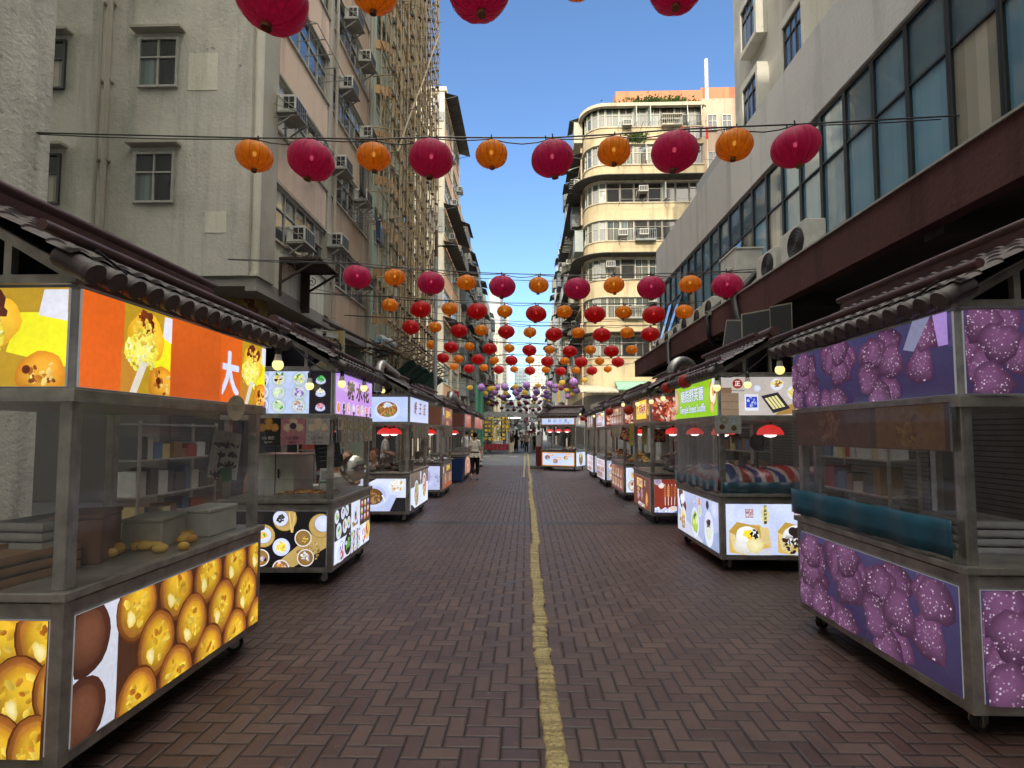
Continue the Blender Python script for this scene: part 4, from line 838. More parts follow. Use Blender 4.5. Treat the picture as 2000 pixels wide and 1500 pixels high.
def pic_strip_cards(P):
    P.rect(0, 0, 1, 1, (.20, .18, .13))
    for i in range(6): a = .17 + .155 * i; P.rect(a - .075, 0, a + .075, 1, [(.32, .26, .13), (.42, .40, .36), (.35, .22, .08), (.25, .29, .33), (.35, .28, .15), (.42, .38, .24)][i]); P.plate(a, .62, .3, FOODS[(i * 2) % 6], 12, (.5, .5, .45), (.5, .35, .15), .2, 1.2); P.plate(a + .01, .2, .2, FOODS[(i + 1) % 6], 8, (.5, .5, .45), None, .2, 1.1)
    P.rect(0, .0, .085, .5, (.05, .05, .05)); P.rect(0, .5, .085, 1, (.5, .5, .48)); P.disc(.045, .78, .16, (.2, .12, .08), (.3, .2, .1), 1.2)
def pic_soup_pot(P):
    P.rect(0, 0, 1, 1, WHT); P.rect(.35, 0, 1, .42, (.012, .012, .016)); P.poly([(0, .8), (.3, 1), (0, 1)], DK); P.disc(.78, .84, .3, (.9, .92, 1), (.7, .76, .95), .5); P.bits(.78, .8, .2, 40, [(.95, .93, .9), (.85, .5, .1), (.9, .85, .75)], .03)
    P.poly([(.0, .0), (.62, 0), (.8, .5), (.0, .5)], (.55, .62, .92)); P.disc(.25, .5, .47, (.75, .8, 1), (.60, .68, .98), .8); P.disc(.23, .5, .40, (.42, .48, .75), (.5, .56, .85), .75); P.disc(.2, .45, .34, (.17, .08, .02), (.12, .055, .012), .75); P.bits(.2, .42, .26, 70, [(.35, .2, .08), (.5, .33, .15), (.22, .1, .03)], .02, .7, 3); P.poly([(.42, .5), (.46, .5), (.53, .3), (.5, .28)], (.8, .85, 1))
def pic_noodle_front(P):
    P.rect(0, 0, 1, 1, WHT); P.rect(0, .55, 1, 1, (.13, .095, .075), (.20, .15, .12))
    for i in range(16): P.rect(i / 16, .55, i / 16 + .02, 1, tint((.16, .12, .09), P.r.uniform(.5, 1.3)))
    for a, b, f in ((.3, .36, [(.42, .25, .12), (.55, .35, .2), GRN, (.75, .6, .45)]), (.76, .48, [(.5, .14, .04), (.65, .25, .06), (.8, .5, .3), (.7, .65, .3)])):
        P.disc(a, b, .3, WHT, tint(WHT, .85), 1.15); P.disc(a, b - .02, .25, f[0], tint(f[0], .7), 1.2); P.bits(a, b - .02, .22, 110, f, .018, 1.25, 2.2)
    P.poly([(.3, .62), (.36, .62), (.4, .38), (.3, .42)], (.3, .5, .15)); P.bits(.72, .6, .08, 12, [WHT, (.9, .8, .7)], .03); P.rect(.5, .68, .56, .9, (.6, .66, .85)); P.rect(.52, .3, .54, .7, (.6, .66, .85)); P.poly([(.0, 0), (.2, 0), (.1, .1), (0, .15)], DK)
def pic_noodle_end(P):
    P.rect(0, 0, 1, 1, (.5, .62, .95)); P.disc(.5, .45, .52, (.8, .86, 1), (.6, .7, .98), .75); P.disc(.5, .5, .42, (.4, .16, .04), (.28, .10, .03), .75); P.bits(.5, .48, .38, 150, [(.55, .28, .08), (.45, .15, .03), (.65, .4, .15), (.3, .08, .02), (.2, .3, .06)], .018, .7, 3); P.bits(.5, .66, .16, 22, [WHT, (.9, .88, .9)], .04, .5); P.disc(.5, .28, .06, GRN, tint(GRN, .5), .7)
def pic_noodle_sign(P):
    P.rect(0, 0, 1, 1, (.60, .66, .92), (.52, .60, .9))
    for a, c in ((.25, '蝦'), (.5, '王'), (.75, '記')): P.text(c, a, .56, .56, (.22, .06, .03), .02, .9, shear=.15)
def pic_mussels(P):
    P.rect(0, 0, 1, 1, (.55, .58, .86)); P.bits(.8, .4, .4, 14, [(.45, .5, .8), (.6, .64, .95)], .05, 1, 4); P.disc(.3, .55, .46, (.3, .28, .5), (.42, .4, .7), 1.0); P.disc(.28, .53, .36, (.09, .06, .05), (.12, .08, .09)); P.bits(.28, .5, .3, 70, [(.3, .14, .12), (.5, .35, .4), (.65, .5, .5), (.12, .05, .05), (.4, .25, .35)], .035)
def pic_offal(P):
    P.rect(0, 0, 1, 1, (.12, .055, .04)); P.text('正宗牛什', .58, .82, .26, (.95, .72, .05), .02, 1.0); P.rect(0, .18, 1, .62, (.2, .12, .09)); P.bits(.3, .4, .22, 40, MEAT + [(.6, .5, .4)], .04); P.bits(.75, .4, .22, 40, MEAT + [(.7, .62, .5)], .04); P.rect(0, .0, 1, .18, (.32, .08, .03)); P.rect(.05, .66, .14, .95, (.5, .4, .4))
def pic_offal_sign(P):
    P.rect(0, 0, 1, 1, (.20, .075, .055), (.26, .11, .09)); P.text('正宗牛什', .55, .6, .42, (.95, .62, .04), .025, 1.1); P.bits(.5, .12, .6, 60, [(.5, .2, .12), (.7, .45, .35), (.35, .1, .06)], .04, .3); P.poly([(.02, .6), (.14, .5), (.1, .95), (.02, .98)], (.55, .5, .5))
def pic_fried(P): P.rect(0, 0, 1, 1, (.09, .035, .02)); P.bits(.5, .45, .5, 90, [(.65, .38, .08), (.8, .55, .15), (.45, .2, .04), (.9, .7, .25)], .05, .9, 2); P.bits(.5, .1, .4, 20, [REDF, GRN, (.1, .02, .02)], .05, .4)
def pic_meat(P): P.rect(0, 0, 1, 1, (.16, .03, .02)); P.bits(.5, .5, .7, 110, [(.5, .08, .04), (.65, .16, .08), (.3, .04, .02), (.75, .4, .3), (.8, .6, .5)], .05, .8, 2.4)
def pic_meat_wood(P):
    P.rect(0, 0, 1, 1, (.16, .03, .02)); P.bits(.22, .5, .6, 90, [(.5, .08, .04), (.65, .16, .08), (.3, .04, .02), (.75, .4, .3), (.8, .55, .42)], .05, .8, 2.4); P.rect(.42, 0, 1, .55, (.24, .17, .10), (.27, .19, .12)); P.rect(.42, .55, 1, 1, (.03, .03, .03))
    for i in range(16): b = P.r.uniform(0, .53); P.rect(.42, b, 1, b + .012, tint((.2, .135, .075), P.r.uniform(.6, 1.3)))
def pic_skewer_end(P):
    P.rect(0, 0, 1, 1, (.25, .035, .02))
    for i in range(7): P.skewer(.3 + .09 * i, .22, .86, MEAT[i % 3], .01 * i)
    P.disc(.2, .82, .09, (.85, .8, .75), (.7, .6, .6)); P.disc(.1, .95, .12, (.3, .2, .35), (.5, .45, .6)); P.rect(0, 0, 1, .09, (.12, .18, .6)); P.bits(.3, .08, .35, 24, [WHT, (.7, .75, .95)], .04, .15); P.disc(.55, .12, .13, (.7, .55, .5), (.8, .7, .7), .6)
def pic_bbq_front(P):
    P.rect(0, 0, 1, 1, (.16, .04, .03)); P.rect(.2, .62, .56, .9, (.95, .68, .08)); P.text('九味燒烤', .38, .76, .23, (.3, .02, .02), .02, .95, outline=(.95, .9, .85), ow=.02); P.rect(.7, .7, .73, .9, (.7, .6, .6)); P.bits(.3, .42, .22, 60, MEAT + [(.5, .45, .6)], .035); P.disc(.52, .42, .16, (.35, .3, .4), (.2, .15, .2), 1.4); P.bits(.55, .42, .1, 24, [(.5, .4, .5), (.35, .15, .1)], .04); P.bits(.82, .32, .15, 30, [(.8, .4, .08), (.6, .25, .04)], .04, 1.3); P.bits(.5, .06, .6, 50, [WHT, (.9, .5, .1), (.5, .55, .8)], .03, .12)
def pic_bbq_sign(P): P.rect(0, 0, 1, 1, (.14, .05, .035)); P.rect(.24, .14, .84, .92, (.92, .66, .06)); P.text('九味燒烤', .54, .54, .48, (.35, .02, .02), .02, 1.0, outline=(.98, .92, .85), ow=.02); P.bits(.9, .5, .3, 16, MEAT, .07)
def pic_souffle_sign(P):
    P.rect(0, 0, 1, 1, (.28, .60, .012), (.30, .56, .02)); P.disc(.04, .56, .32, (.7, .55, .35), (.35, .2, .08), 1.35); P.disc(.92, .62, .30, (.7, .35, .06), (.42, .17, .02), 1.25); P.disc(.92, .6, .24, (.95, .9, .75), (.8, .68, .4), 1.3); P.disc(.93, .66, .1, ORG, (.7, .35, .05), 1.3); P.bits(.96, .62, .05, 5, [DK], .03); P.disc(.93, .92, .11, (.75, .78, .9), (.6, .65, .8)); P.disc(.9, .22, .14, (.85, .6, .3), (.6, .35, .1), 1.1)
    P.text('廟街舒芙蕾', .45, .64, .42, WHT, .012, 1.05, outline=(.01, .02, .12), ow=.03); P.text('Temple Street Souffle', .46, .25, .33, WHT, .014, .84, outline=(.01, .02, .12), ow=.03)
def pic_souffle_menu(P):
    P.rect(0, 0, 1, 1, (.55, .50, .46), (.50, .45, .42)); P.rect(0, 0, .2, .58, (.24, .17, .11)); P.rect(0, .58, .12, .72, (.2, .12, .07)); P.rect(.88, 0, .94, .35, (.4, .22, .06))
    for i in range(14): b = P.r.uniform(0, .56); P.rect(0, b, .2, b + .012, tint((.21, .14, .085), P.r.uniform(.6, 1.3)))
    P.disc(.19, .82, .13, (.3, .012, .012), (.24, .01, .01)); P.text('正', .19, .82, .15, (.75, .7, .68), .03); P.disc(.19, .82, .0, DK); P.text('香港零售協會認證', .19, .64, .045, (.1, .08, .07), .01)
    P.rect(.27, .12, .43, .55, (.72, .74, .84)); P.rect(.285, .2, .415, .48, (.02, .04, .45)); P.bits(.35, .34, .12, 24, [(.35, .45, .9), (.05, .08, .6), (.7, .75, .95)], .025); P.disc(.42, .7, .09, (.75, .78, .9), (.6, .63, .8)); P.poly([(.62, .0), (.9, .05), (.82, .3), (.7, .2)], (.38, .22, .06))
    P.poly([(.46, .50), (.66, .60), (.80, .18), (.60, .05)], (.03, .025, .04)); P.poly([(.49, .47), (.65, .54), (.75, .2), (.60, .11)], (.015, .012, .015))
    for i in range(4): a = .505 + .037 * i; P.poly([(a, .44 + .02 * i), (a + .028, .455 + .02 * i), (a + .125, .165 + .02 * i), (a + .097, .15 + .02 * i)], (.80, .74, .34))
    P.disc(.65, .8, .16, WHT, (.7, .72, .8)); P.poly([(.57, .82), (.66, .72), (.74, .86), (.65, .93)], (.82, .68, .25)); P.bits(.66, .82, .07, 10, [(.3, .14, .04)], .015, 1, 4); P.disc(.85, .58, .18, WHT, (.68, .7, .8)); P.disc(.85, .58, .13, (.85, .8, .4), (.75, .68, .3), .9, 0, .08); P.bits(.85, .58, .1, 14, [(.9, .86, .5), (.7, .6, .2)], .03, 1, 2.5); P.disc(.93, .25, .1, (.7, .72, .82), (.6, .62, .75)); P.disc(.93, .25, .07, (.75, .7, .5), (.8, .75, .6))
def pic_souffle_end(P):
    P.rect(0, 0, 1, 1, (.56, .64, .95), (.66, .74, 1.0)); P.disc(.35, .75, .4, (.68, .76, 1), (.6, .68, .97))
    for a, seal in ((.27, 1), (.88, 1)):
        for dx, dy, ch in ((0, 0, '月'), (.052, 0, '紅'), (0, -.085, '館'), (.052, -.085, '品')): P.rect(a - .024 + dx, .82 + dy, a + .022 + dx, .9 + dy, (.30, .008, .03)); P.text(ch, a + dx, .86 + dy, .066, (.9, .88, .9), .015)
    P.disc(.49, .79, .075, (.80, .74, .34), (.78, .72, .32), 2.6, 0, .03); P.text('芒果舒芙蕾', .49, .94, .068, (.02, .02, .03), .025, vertical=True, shear=.12)
    for x0 in (0, .61):
        P.poly([(x0 + .03, .05), (x0 + .03, .48), (x0 + .13, .64), (x0 + .2, .58), (x0 + .42, .6), (x0 + .46, .5), (x0 + .56, .15), (x0 + .22, .0)], (.68, .47, .12)); P.poly([(x0 + .03, .45), (x0 + .13, .65), (x0 + .44, .55), (x0 + .42, .3), (x0 + .15, .2)], (.52, .33, .06)); P.poly([(x0 + .42, .55), (x0 + .53, .54), (x0 + .56, .16), (x0 + .44, .25)], (.74, .58, .26)); P.poly([(x0 + .03, .45), (x0 + .08, .1), (x0 + .2, .0), (x0 + .1, .4)], (.78, .62, .3)); P.poly([(x0 + .2, .02), (x0 + .56, .16), (x0 + .56, .0), (x0 + .25, .0)], (.62, .64, .72))
    P.disc(.22, .22, .2, (.85, .85, .82), (.72, .7, .62), 1.0, .5, .05, hl=.1); P.disc(.26, .38, .23, (1, 1, 1), (.85, .86, .88), .8, 0, .03, hl=.1); P.disc(.36, .2, .17, (.9, .84, .5), (.74, .62, .25), .9, .3, .06)
    P.poly([(.2, .38), (.22, .48), (.32, .5), (.31, .42), (.34, .36), (.27, .34)], (1.0, .72, .05)); P.poly([(.25, .35), (.33, .36), (.31, .31), (.27, .31)], (.9, .5, .03)); P.bits(.355, .4, .07, 14, [DK], .022, 1.3, 1.8)
    P.disc(.86, .38, .24, (1, 1, 1), (.84, .85, .88), .85, 0, .03, hl=.1); P.disc(.83, .47, .085, DK, (.03, .02, .02)); P.disc(.9, .47, .085, DK, (.03, .02, .02)); P.disc(.865, .42, .08, DK, DK)
    for i in range(5): P.poly([(.72 + .05 * i, .33), (.735 + .05 * i, .33), (.76 + .04 * i, .2), (.745 + .04 * i, .18)], (.05, .015, .01))
    P.rect(.73, .335, .99, .352, (.07, .03, .02)); P.rect(.74, .37, .98, .383, (.06, .02, .02)); P.bits(.8, .2, .18, 18, [DK, (.05, .02, .01), (.75, .6, .3)], .035)
def pic_souffle_front(P):
    P.zs = 1.4
    P.rect(0, 0, 1, 1, (.40, .45, .70), (.52, .58, .86)); P.poly([(0, .4), (.3, .3), (.65, .05), (.65, 0), (0, 0)], (.62, .64, .8)); P.poly([(.66, 0), (1, 0), (1, .42), (.7, .2)], (.32, .4, .62)); P.disc(.1, .85, .22, WHT, (.7, .74, .95), 1.1); P.disc(.1, .92, .13, (.12, .05, .02), (.16, .07, .03)); P.disc(.16, .68, .2, (.03, .03, .03), (.06, .05, .05), .6, -.4); P.bits(.17, .68, .1, 14, [GRN, REDF, DK, WHT], .03); P.disc(.15, .8, .14, (.9, .9, .95), (.7, .72, .85), .6)
    P.disc(.17, .4, .15, (.7, .7, .85), WHT); P.disc(.17, .43, .10, (.95, .75, .2), (.85, .6, .1), 1, 0, .1); P.disc(.19, .5, .05, (.9, .75, .6), WHT); P.bits(.16, .25, .17, 30, [(.5, .3, .12), (.35, .2, .08), (.65, .42, .2), WHT], .03, .5)
    P.disc(.48, .38, .2, WHT, (.75, .8, 1), 1.2); P.disc(.48, .38, .15, (.5, .68, .06), (.35, .5, .04), 1.1, 0, .12); P.disc(.45, .42, .06, (.75, .85, .35), (.6, .75, .2), 1.5); P.disc(.52, .44, .05, (.8, .85, .5), (.6, .72, .2), 1.6); P.bits(.47, .52, .05, 6, [DK, GRN], .025); P.disc(.8, .38, .2, WHT, (.72, .76, .98), 1.35); P.disc(.8, .36, .12, (.8, .82, .8), (.6, .65, .7), 1.2); P.bits(.8, .5, .06, 9, [DK, (.1, .05, .03)], .03); P.disc(.8, .28, .06, (.75, .75, .45), (.6, .65, .4), 1.3)
    P.disc(.78, .88, .07, DK, (.1, .1, .12)); P.disc(.92, .85, .14, (.7, .74, .95), (.5, .55, .8)); P.disc(.6, .86, .05, ORG, (.8, .3, .05), 1.6); P.disc(.6, .68, .08, (.6, .65, .2), WHT, 1.2); P.bits(.5, .85, .12, 14, [(.8, .78, .7), (.5, .48, .45)], .012)
def pic_taro(P):
    P.rect(0, 0, 1, 1, (.03, .02, .06), (.05, .045, .12))
    for i in range(26): a = P.r.random(); b = P.r.random(); P.disc(a, b, .25, (.16, .065, .15), (.06, .022, .055), 1, P.r.random() * 3, .13, 12, .35); P.bits(a, b, .21, 70, [(.42, .30, .42), (.30, .17, .28), (.55, .44, .55), (.14, .05, .12), (.2, .09, .18)], .009, 1, 1)
def pic_taro_sign(P):
    pic_taro(P); P.poly([(.85, 1), (.93, 1), (.85, .6), (.8, .65)], (.2, .2, .32)); P.poly([(.94, 1), (1, 1), (1, .6), (.96, .6)], (.35, .22, .55))
def pic_meat_cards(P): P.rect(0, 0, 1, 1, (.10, .05, .05)); P.rect(.02, .02, .6, .98, (.16, .07, .06)); P.bits(.3, .5, .5, 50, [(.3, .12, .10), (.2, .06, .05), (.35, .18, .14)], .06, .8, 3); P.rect(.63, .02, .98, .98, (.26, .13, .04)); P.bits(.8, .5, .3, 36, [(.35, .2, .05), (.2, .08, .02)], .05, 1.3, 2)
def pic_grid(P):
    P.rect(0, 0, 1, 1, (.20, .05, .045))
    for i in range(4):
        for j in range(2): a = .04 + .24 * i; b = .1 + .44 * j; P.rect(a, b, a + .2, b + .38, tint((.35, .22, .15), P.r.uniform(.5, 1.2))); P.skewer(a + .06, b + .02, b + .34, P.r.choice(MEAT), .02); P.skewer(a + .12, b + .02, b + .34, P.r.choice(MEAT), .02)
def pic_grid2(P):
    P.rect(0, 0, 1, 1, WHT)
    for i in range(4):
        for j in range(3): a = .03 + .24 * i; b = .04 + .32 * j; P.rect(a, b, a + .22, b + .29, P.r.choice([(.3, .12, .10), (.45, .4, .5), (.2, .1, .08), (.5, .3, .2)])); P.bits(a + .1, b + .14, .11, 14, P.r.choice(FOODS) + MEAT, .035)
def pic_red_card(P): P.rect(0, 0, 1, 1, (.40, .14, .09), (.45, .2, .15)); P.bits(.5, .4, .4, 40, [(.65, .4, .3), (.8, .65, .5), (.3, .08, .05)], .05, 1.2); P.bits(.5, .85, .3, 14, [(.8, .75, .6)], .03, .3)
def pic_red_sign(P): P.rect(0, 0, 1, 1, (.38, .10, .08), (.42, .16, .13)); P.bits(.5, .5, .5, 34, [(.75, .5, .5), (.6, .25, .2)], .045, .7)
def pic_skew_dark(P): P.rect(0, 0, 1, 1, (.06, .02, .015)); P.bits(.45, .5, .45, 70, [(.6, .28, .10), (.75, .4, .2), (.4, .12, .05)], .035, .9, 3)
def pic_kee_sign(P):
    P.rect(0, 0, 1, 1, (.32, .13, .03)); P.rect(.03, .08, .97, .92, (.5, .62, .92), (.56, .68, .97))
    for a, c in ((.25, '蘇'), (.41, '記'), (.57, '小'), (.73, '食')): P.text(c, a, .57, .52, (.10, .11, .2), .0, 1.0)
    P.poly([(.35, .14), (.8, .33), (.96, .78), (.965, .78), (.81, .31)], (.06, .05, .05)); P.bits(.8, .2, .12, 8, [DK, (.3, .35, .6)], .03, .4)
def pic_kee_front(P):
    P.rect(0, 0, 1, 1, (.72, .32, .05)); P.rect(.025, .06, .975, .94, (.62, .72, 1.0))
    for a, b, c in ((.17, .62, (.14, .05, .02)), (.42, .35, (.4, .38, .4)), (.74, .6, (.7, .85, .4))): P.disc(a, b, .2, WHT, tint(c, .8), .9); P.disc(a, b, .17, c, tint(c, .7), .9); P.bits(a, b, .13, 24, [c, WHT, ORG, (.3, .1, .05)], .03); P.rect(a + .01, b + .12, a + .17, b + .28, (.8, .25, .05)); P.rect(a + .02, b + .15, a + .16, b + .25, (.9, .75, .6))
def pic_kee_side(P): P.rect(0, 0, 1, 1, (.66, .74, 1.0)); P.disc(.5, .5, .42, (.18, .09, .03), (.1, .06, .02), 1.05); P.bits(.5, .45, .38, 80, [(.35, .2, .05), (.2, .25, .04), (.5, .35, .1), (.1, .05, .02)], .03, 1, 2.5); P.bits(.5, .75, .15, 24, [YLW, (1, .9, .2)], .035, .7)
def pic_clams(P): P.rect(0, 0, 1, 1, (.15, .06, .04)); P.disc(.35, .35, .3, WHT, (.6, .65, .85)); P.bits(.35, .35, .22, 40, [ORG, GRN, (.8, .7, .5), REDF], .04); P.disc(.72, .6, .24, (.3, .06, .03), (.2, .03, .02)); P.disc(.4, .85, .17, (.75, .1, .05), (.6, .06, .03))
def pic_mixed(seed):
    def f(P):
        r = random.Random(seed); P.rect(0, 0, 1, 1, r.choice([(.12, .05, .04), WHT, (.2, .05, .04), (.4, .42, .6)]))
        for i in range(6): P.plate(.17 + .33 * (i % 3), .27 + .45 * (i // 3), .19, r.choice(FOODS) + MEAT[:1], 12, r.choice([WHT, (.6, .5, .4)]))
    return f
# ---------------------------------------------------------------- food stalls
D_ = 1.2
def roof_parts(t, L, ov=.14):
    """tiled gable with round eave tiles, ridge and rolled canvas pole; front at x=0"""
    xe, xr, ze, zr = .08, -.6, 2.36, 2.73; y0, y1 = -L / 2 - ov, L / 2 + ov
    for s in (1, -1):
        nb = max(4, round((y1 - y0) / .125)); nseg = nb * 6; nc = 6
        def P(u, v):
            b = abs(sin(pi * nb * u)) ** .8; c = (v * nc) % 1; x = xr + (xe - xr) * v; z = zr + (ze - zr) * v
            return (x if s > 0 else 2 * xr - x, y0 + (y1 - y0) * u, z + .024 * b + .012 * c)
        m = MB(); vsteps = []
        for c in range(nc): vsteps += [c / nc + .001, (c + 1) / nc - .001]
        nv = len(vsteps); vs = [P(i / nseg, v) for v in vsteps for i in range(nseg + 1)]
        fs = [(j * (nseg + 1) + i, j * (nseg + 1) + i + 1, (j + 1) * (nseg + 1) + i + 1, (j + 1) * (nseg + 1) + i) for j in range(nv - 1) for i in range(nseg)]
        m.add(vs, fs if s > 0 else [f[::-1] for f in fs])
        a, b = P(0, 0), P(0, 1); m.add([(a[0], y0, a[2] - .05), (b[0], y0, b[2] - .05), (b[0], y1, b[2] - .05), (a[0], y1, a[2] - .05)], [(0, 1, 2, 3)])
        xx = xe if s > 0 else 2 * xr - xe
        for k in range(nb):      # round end tiles
            yc = y0 + (y1 - y0) * (k + .5) / nb; m.tube([(xx - .10 * s, yc, ze + .02), (xx + .05 * s, yc, ze - .06)], [.05, .052], 10); m.tube([(xx + .045 * s, yc, ze - .055), (xx + .062 * s, yc, ze - .066)], [.056, .05], 12)
            if k: m.add([(xx + .035 * s, yc - .075, ze - .055), (xx + .035 * s, yc - .05, ze - .055), (xx + .035 * s, yc - .0625, ze - .13)], [(0, 1, 2)])
        m.build('roof', TILE, t, 50)
    m = MB(); m.tube([(xr, y0 - .03, zr + .05), (xr, y1 + .03, zr + .04)], .06, 10); m.box(xr - .09, y0, zr - .03, xr + .09, y1, zr + .02)
    m.build('ridge', MAROON, t, 50)
    m = MB(); m.tube([(xe - .02, y0 - .12, ze + .09), (xe - .02, y1 + .1, ze + .085)], .026, 8); m.tube([(xr + .16, y0 + .1, zr + .03), (xr + .16, y1 - .1, zr + .03)], .028, 8); m.build('rolled_canvas_pole', MAROON, t, 50)
    for y in (y0 + .12, y1 - .12):
        m = MB(); m.bar((xe - .05, y, ze - .07), (xr, y, zr - .07), .05); m.bar((2 * xr - xe + .05, y, ze - .07), (xr, y, zr - .07), .05); m.bar((xr + .0, y, 2.28), (xr, y, zr - .08), .035); m.bar((-.3, y, 2.28), (-.3, y, 2.5), .035); m.bar((-.88, y, 2.28), (-.88, y, 2.5), .035); m.bar((-D_, y, 2.29), (0, y, 2.29), .04); m.build('gable_truss', STEEL, t)
def caster(t, x, y):
    m = MB(); m.tube([(0, -.018, .0), (0, .018, .0)], .062, 18); w = m.build('wheel', RUBBER, None, 40); w.location = (x, y, .064)
    f = MB(); f.tube([(0, -.021, 0), (0, .021, 0)], .036, 14); h = f.build('hub', STEEL, w, 40)
    f = MB(); f.box(-.03, -.034, .10, .055, .034, .14); f.box(-.022, -.034, -.01, .03, -.026, .11); f.box(-.022, .026, -.01, .03, .034, .11); f.box(-.06, -.02, .085, -.02, .02, .1)
    k = f.build('caster_fork', STEEL, t); k.location = (x, y, .064); w.parent = k; w.location = (0, 0, 0); k.rotation_euler = (0, 0, .5)
def stall(label, loc, rz, L, near, front=None, end=None, sfront=None, send=None, group='food stalls along the street', glass=0, roof=True, ctop=.9, cards=None, endcards=(), high=0, matf=None, sb=1.8):
    """near = -1: the end that faces the viewer is local -y, +1: local +y"""
    t = thing('food_stall', label, 'food stall', loc, rz, group); y0, y1 = -L / 2, L / 2; f = .06
    m = MB(); m.box(-D_ + .02, y0 + .02, .16, -.02, y1 - .02, ctop - .05)
    for x in (-D_, -f):
        for y in (y0, y1 - f): m.box(x, y, .14, x + f, y + f, ctop - .04)
    m.box(-D_ + .003, y0 + f, .14, -.003, y1 - f, .19); m.box(-D_ + .003, y0 + f, ctop - .11, -.003, y1 - f, ctop - .05); m.box(-D_ + f, y0 + .003, .14, -f, y1 - .003, .19); m.box(-D_ + f, y0 + .003, ctop - .11, -f, y1 - .003, ctop - .05)
    m.build('cabinet', STEEL, t, 0, .004)
    m = MB(); m.box(-D_ - .02, y0 - .02, ctop - .04, .02, y1 + .02, ctop); m.build('counter', STEEL, t, 0, .005)

    for x in (-D_ + .02, -.08):
        for y in (y0 + .02, y1 - .08): p = MB(); p.box(x, y, ctop, x + .06, y + .06, 2.28); p.build('post', STEEL, t, 0, .004)
    m = MB(); m.box(-D_ - .01, y0 - .01, sb - .06, .01, y1 + .01, sb - .0); m.box(-D_ + .05, y0 + .05, sb, -.05, y1 - .05, 2.27); m.box(-D_ - .01, y0 - .01, 2.27, .01, y1 + .01, 2.31)
    m.build('sign_box', STEEL, t, 0, .003)
    g = matf or LITM; sd = random.Random(label).randint(1, 999)
    def face(which, z0, z1, fn, nm, mt, a=0.0, b=1.0, out=.0, inset=f):
        if fn is None: return
        if which == 'f': P = Pic((.004 + out, y0 + inset + (L - 2 * inset) * a, z0), (0, 1, 0), (0, 0, 1), (L - 2 * inset) * (b - a), z1 - z0, sd)
        elif near < 0: P = Pic((-D_ + inset + (D_ - 2 * inset) * a, y0 - .004 - out, z0), (1, 0, 0), (0, 0, 1), (D_ - 2 * inset) * (b - a), z1 - z0, sd + 1)
        else: P = Pic((-inset - (D_ - 2 * inset) * a, y1 + .004 + out, z0), (-1, 0, 0), (0, 0, 1), (D_ - 2 * inset) * (b - a), z1 - z0, sd + 1)
        fn(P); P.done(nm, mt, t, .012)
    face('f', .2, ctop - .12 + high, front, 'front_panel', g, out=.012 if high else 0); face('e', .2, ctop - .12, end, 'end_panel', g)
    face('f', sb + .01, 2.26, sfront, 'sign_panel', g, inset=.02); face('e', sb + .01, 2.26, send, 'end_sign_panel', g, inset=.04)
    if cards: face('f', sb - .3, sb - .03, cards, 'menu_card_strip', PRINT, .02, .98, .01, .02)
    for i, fn in enumerate(endcards): face('e', sb - .32, sb - .04, fn, 'menu_card', PRINT, i * .225 + .31, i * .225 + .53, .008, .02)
    for x in (-D_ + .1, -.12):
        for y in (y0 + .12, y1 - .12): caster(t, x, y)
    if roof: roof_parts(t, L)
    if glass == 1:
        for nm, pts in (('glass_guard', [(-.01, y0, ctop), (-.01, y1, ctop), (-.01, y1, ctop + .22), (-.01, y0, ctop + .22)]), ('glass_guard', [(-D_, y0 * -near if near > 0 else y0, ctop), (0, y0 * -near if near > 0 else y0, ctop), (0, y0 * -near if near > 0 else y0, ctop + .22), (-D_, y0 * -near if near > 0 else y0, ctop + .22)])):
            m = MB(); m.quad(*pts); o = m.build(nm, ACRYLIC, t); q = o.modifiers.new('thick', 'SOLIDIFY'); q.thickness = .006
    if glass >= 2:
        for nm, a, b in (('vinyl_curtain', (.02, y0, 0), (.02, y1, 0)), ('vinyl_curtain', (-D_, (y1 + .02) if near > 0 else y0 - .02, 0), (0.0, (y1 + .02) if near > 0 else y0 - .02, 0))):
            a = V(a); b = V(b); nn = (b - a).cross(V((0, 0, 1))).normalized(); m = MB()
            m.grid(lambda u, v: a.lerp(b, u) + nn * (0 if glass == 3 else 1) * (.012 * sin(u * 41) + .008 * sin(u * 97 + v * 5)) * (.25 + v) + V((0, 0, sb - .04 - (sb - .06 - ctop) * v)), 70, 10); m.build(nm if glass == 2 else 'acrylic_screen', VINYL if glass == 2 else ACRYLIC, t, 80)
    return t
XL = -2.06; XR = 2.25; GL = 'food stalls on the left side'; GR = 'food stalls on the right side'
L1 = stall('food stall with egg tart panel and orange bun sign, nearest on the left', (XL + .03, 3.2, 0), 0, 1.74, -1, pic_tarts, pic_tarts, twobuns, bun_end, GL, 3)
L2 = stall('dessert stall with a purple lit sign and bowls of sweet soup on its panels', (XL, 6.36, 0), R(1.5), 1.5, -1, pic_sweets_front, sub(pic_sweets_end, .3, (.008, .007, .008)), pic_sweet_sign, sub(pic_plates, .31, (.42, .46, .72)), GL, 1, cards=pic_strip_cards,
    endcards=(card((.012, .014, .013), ((.5, .24, .05), (.4, .17, .03)), 'LEE 蛋撻', 'Egg tart', (.45, .45, .4)), card((.36, .15, .18), ((.55, .42, .3), (.5, .36, .24), (.05, .03, .07)), 'LEE 蛋撻', 'Egg tart', (.12, .04, .06)), card((.34, .31, .31), ((.55, .45, .34), (.52, .42, .3)), 'LEE 蛋撻', 'Egg tart', (.15, .13, .14))))
L3 = stall('noodle stall with brush lettered white sign and a big soup pot on its end panel', (XL - .05, 10.5, 0), 0, 1.8, -1, pic_noodle_front, sub(pic_soup_pot, .3, WHT), pic_noodle_sign, sub(pic_noodle_end, .33, (.5, .62, .95)), GL, 0, high=.14, cards=pic_strip_cards)
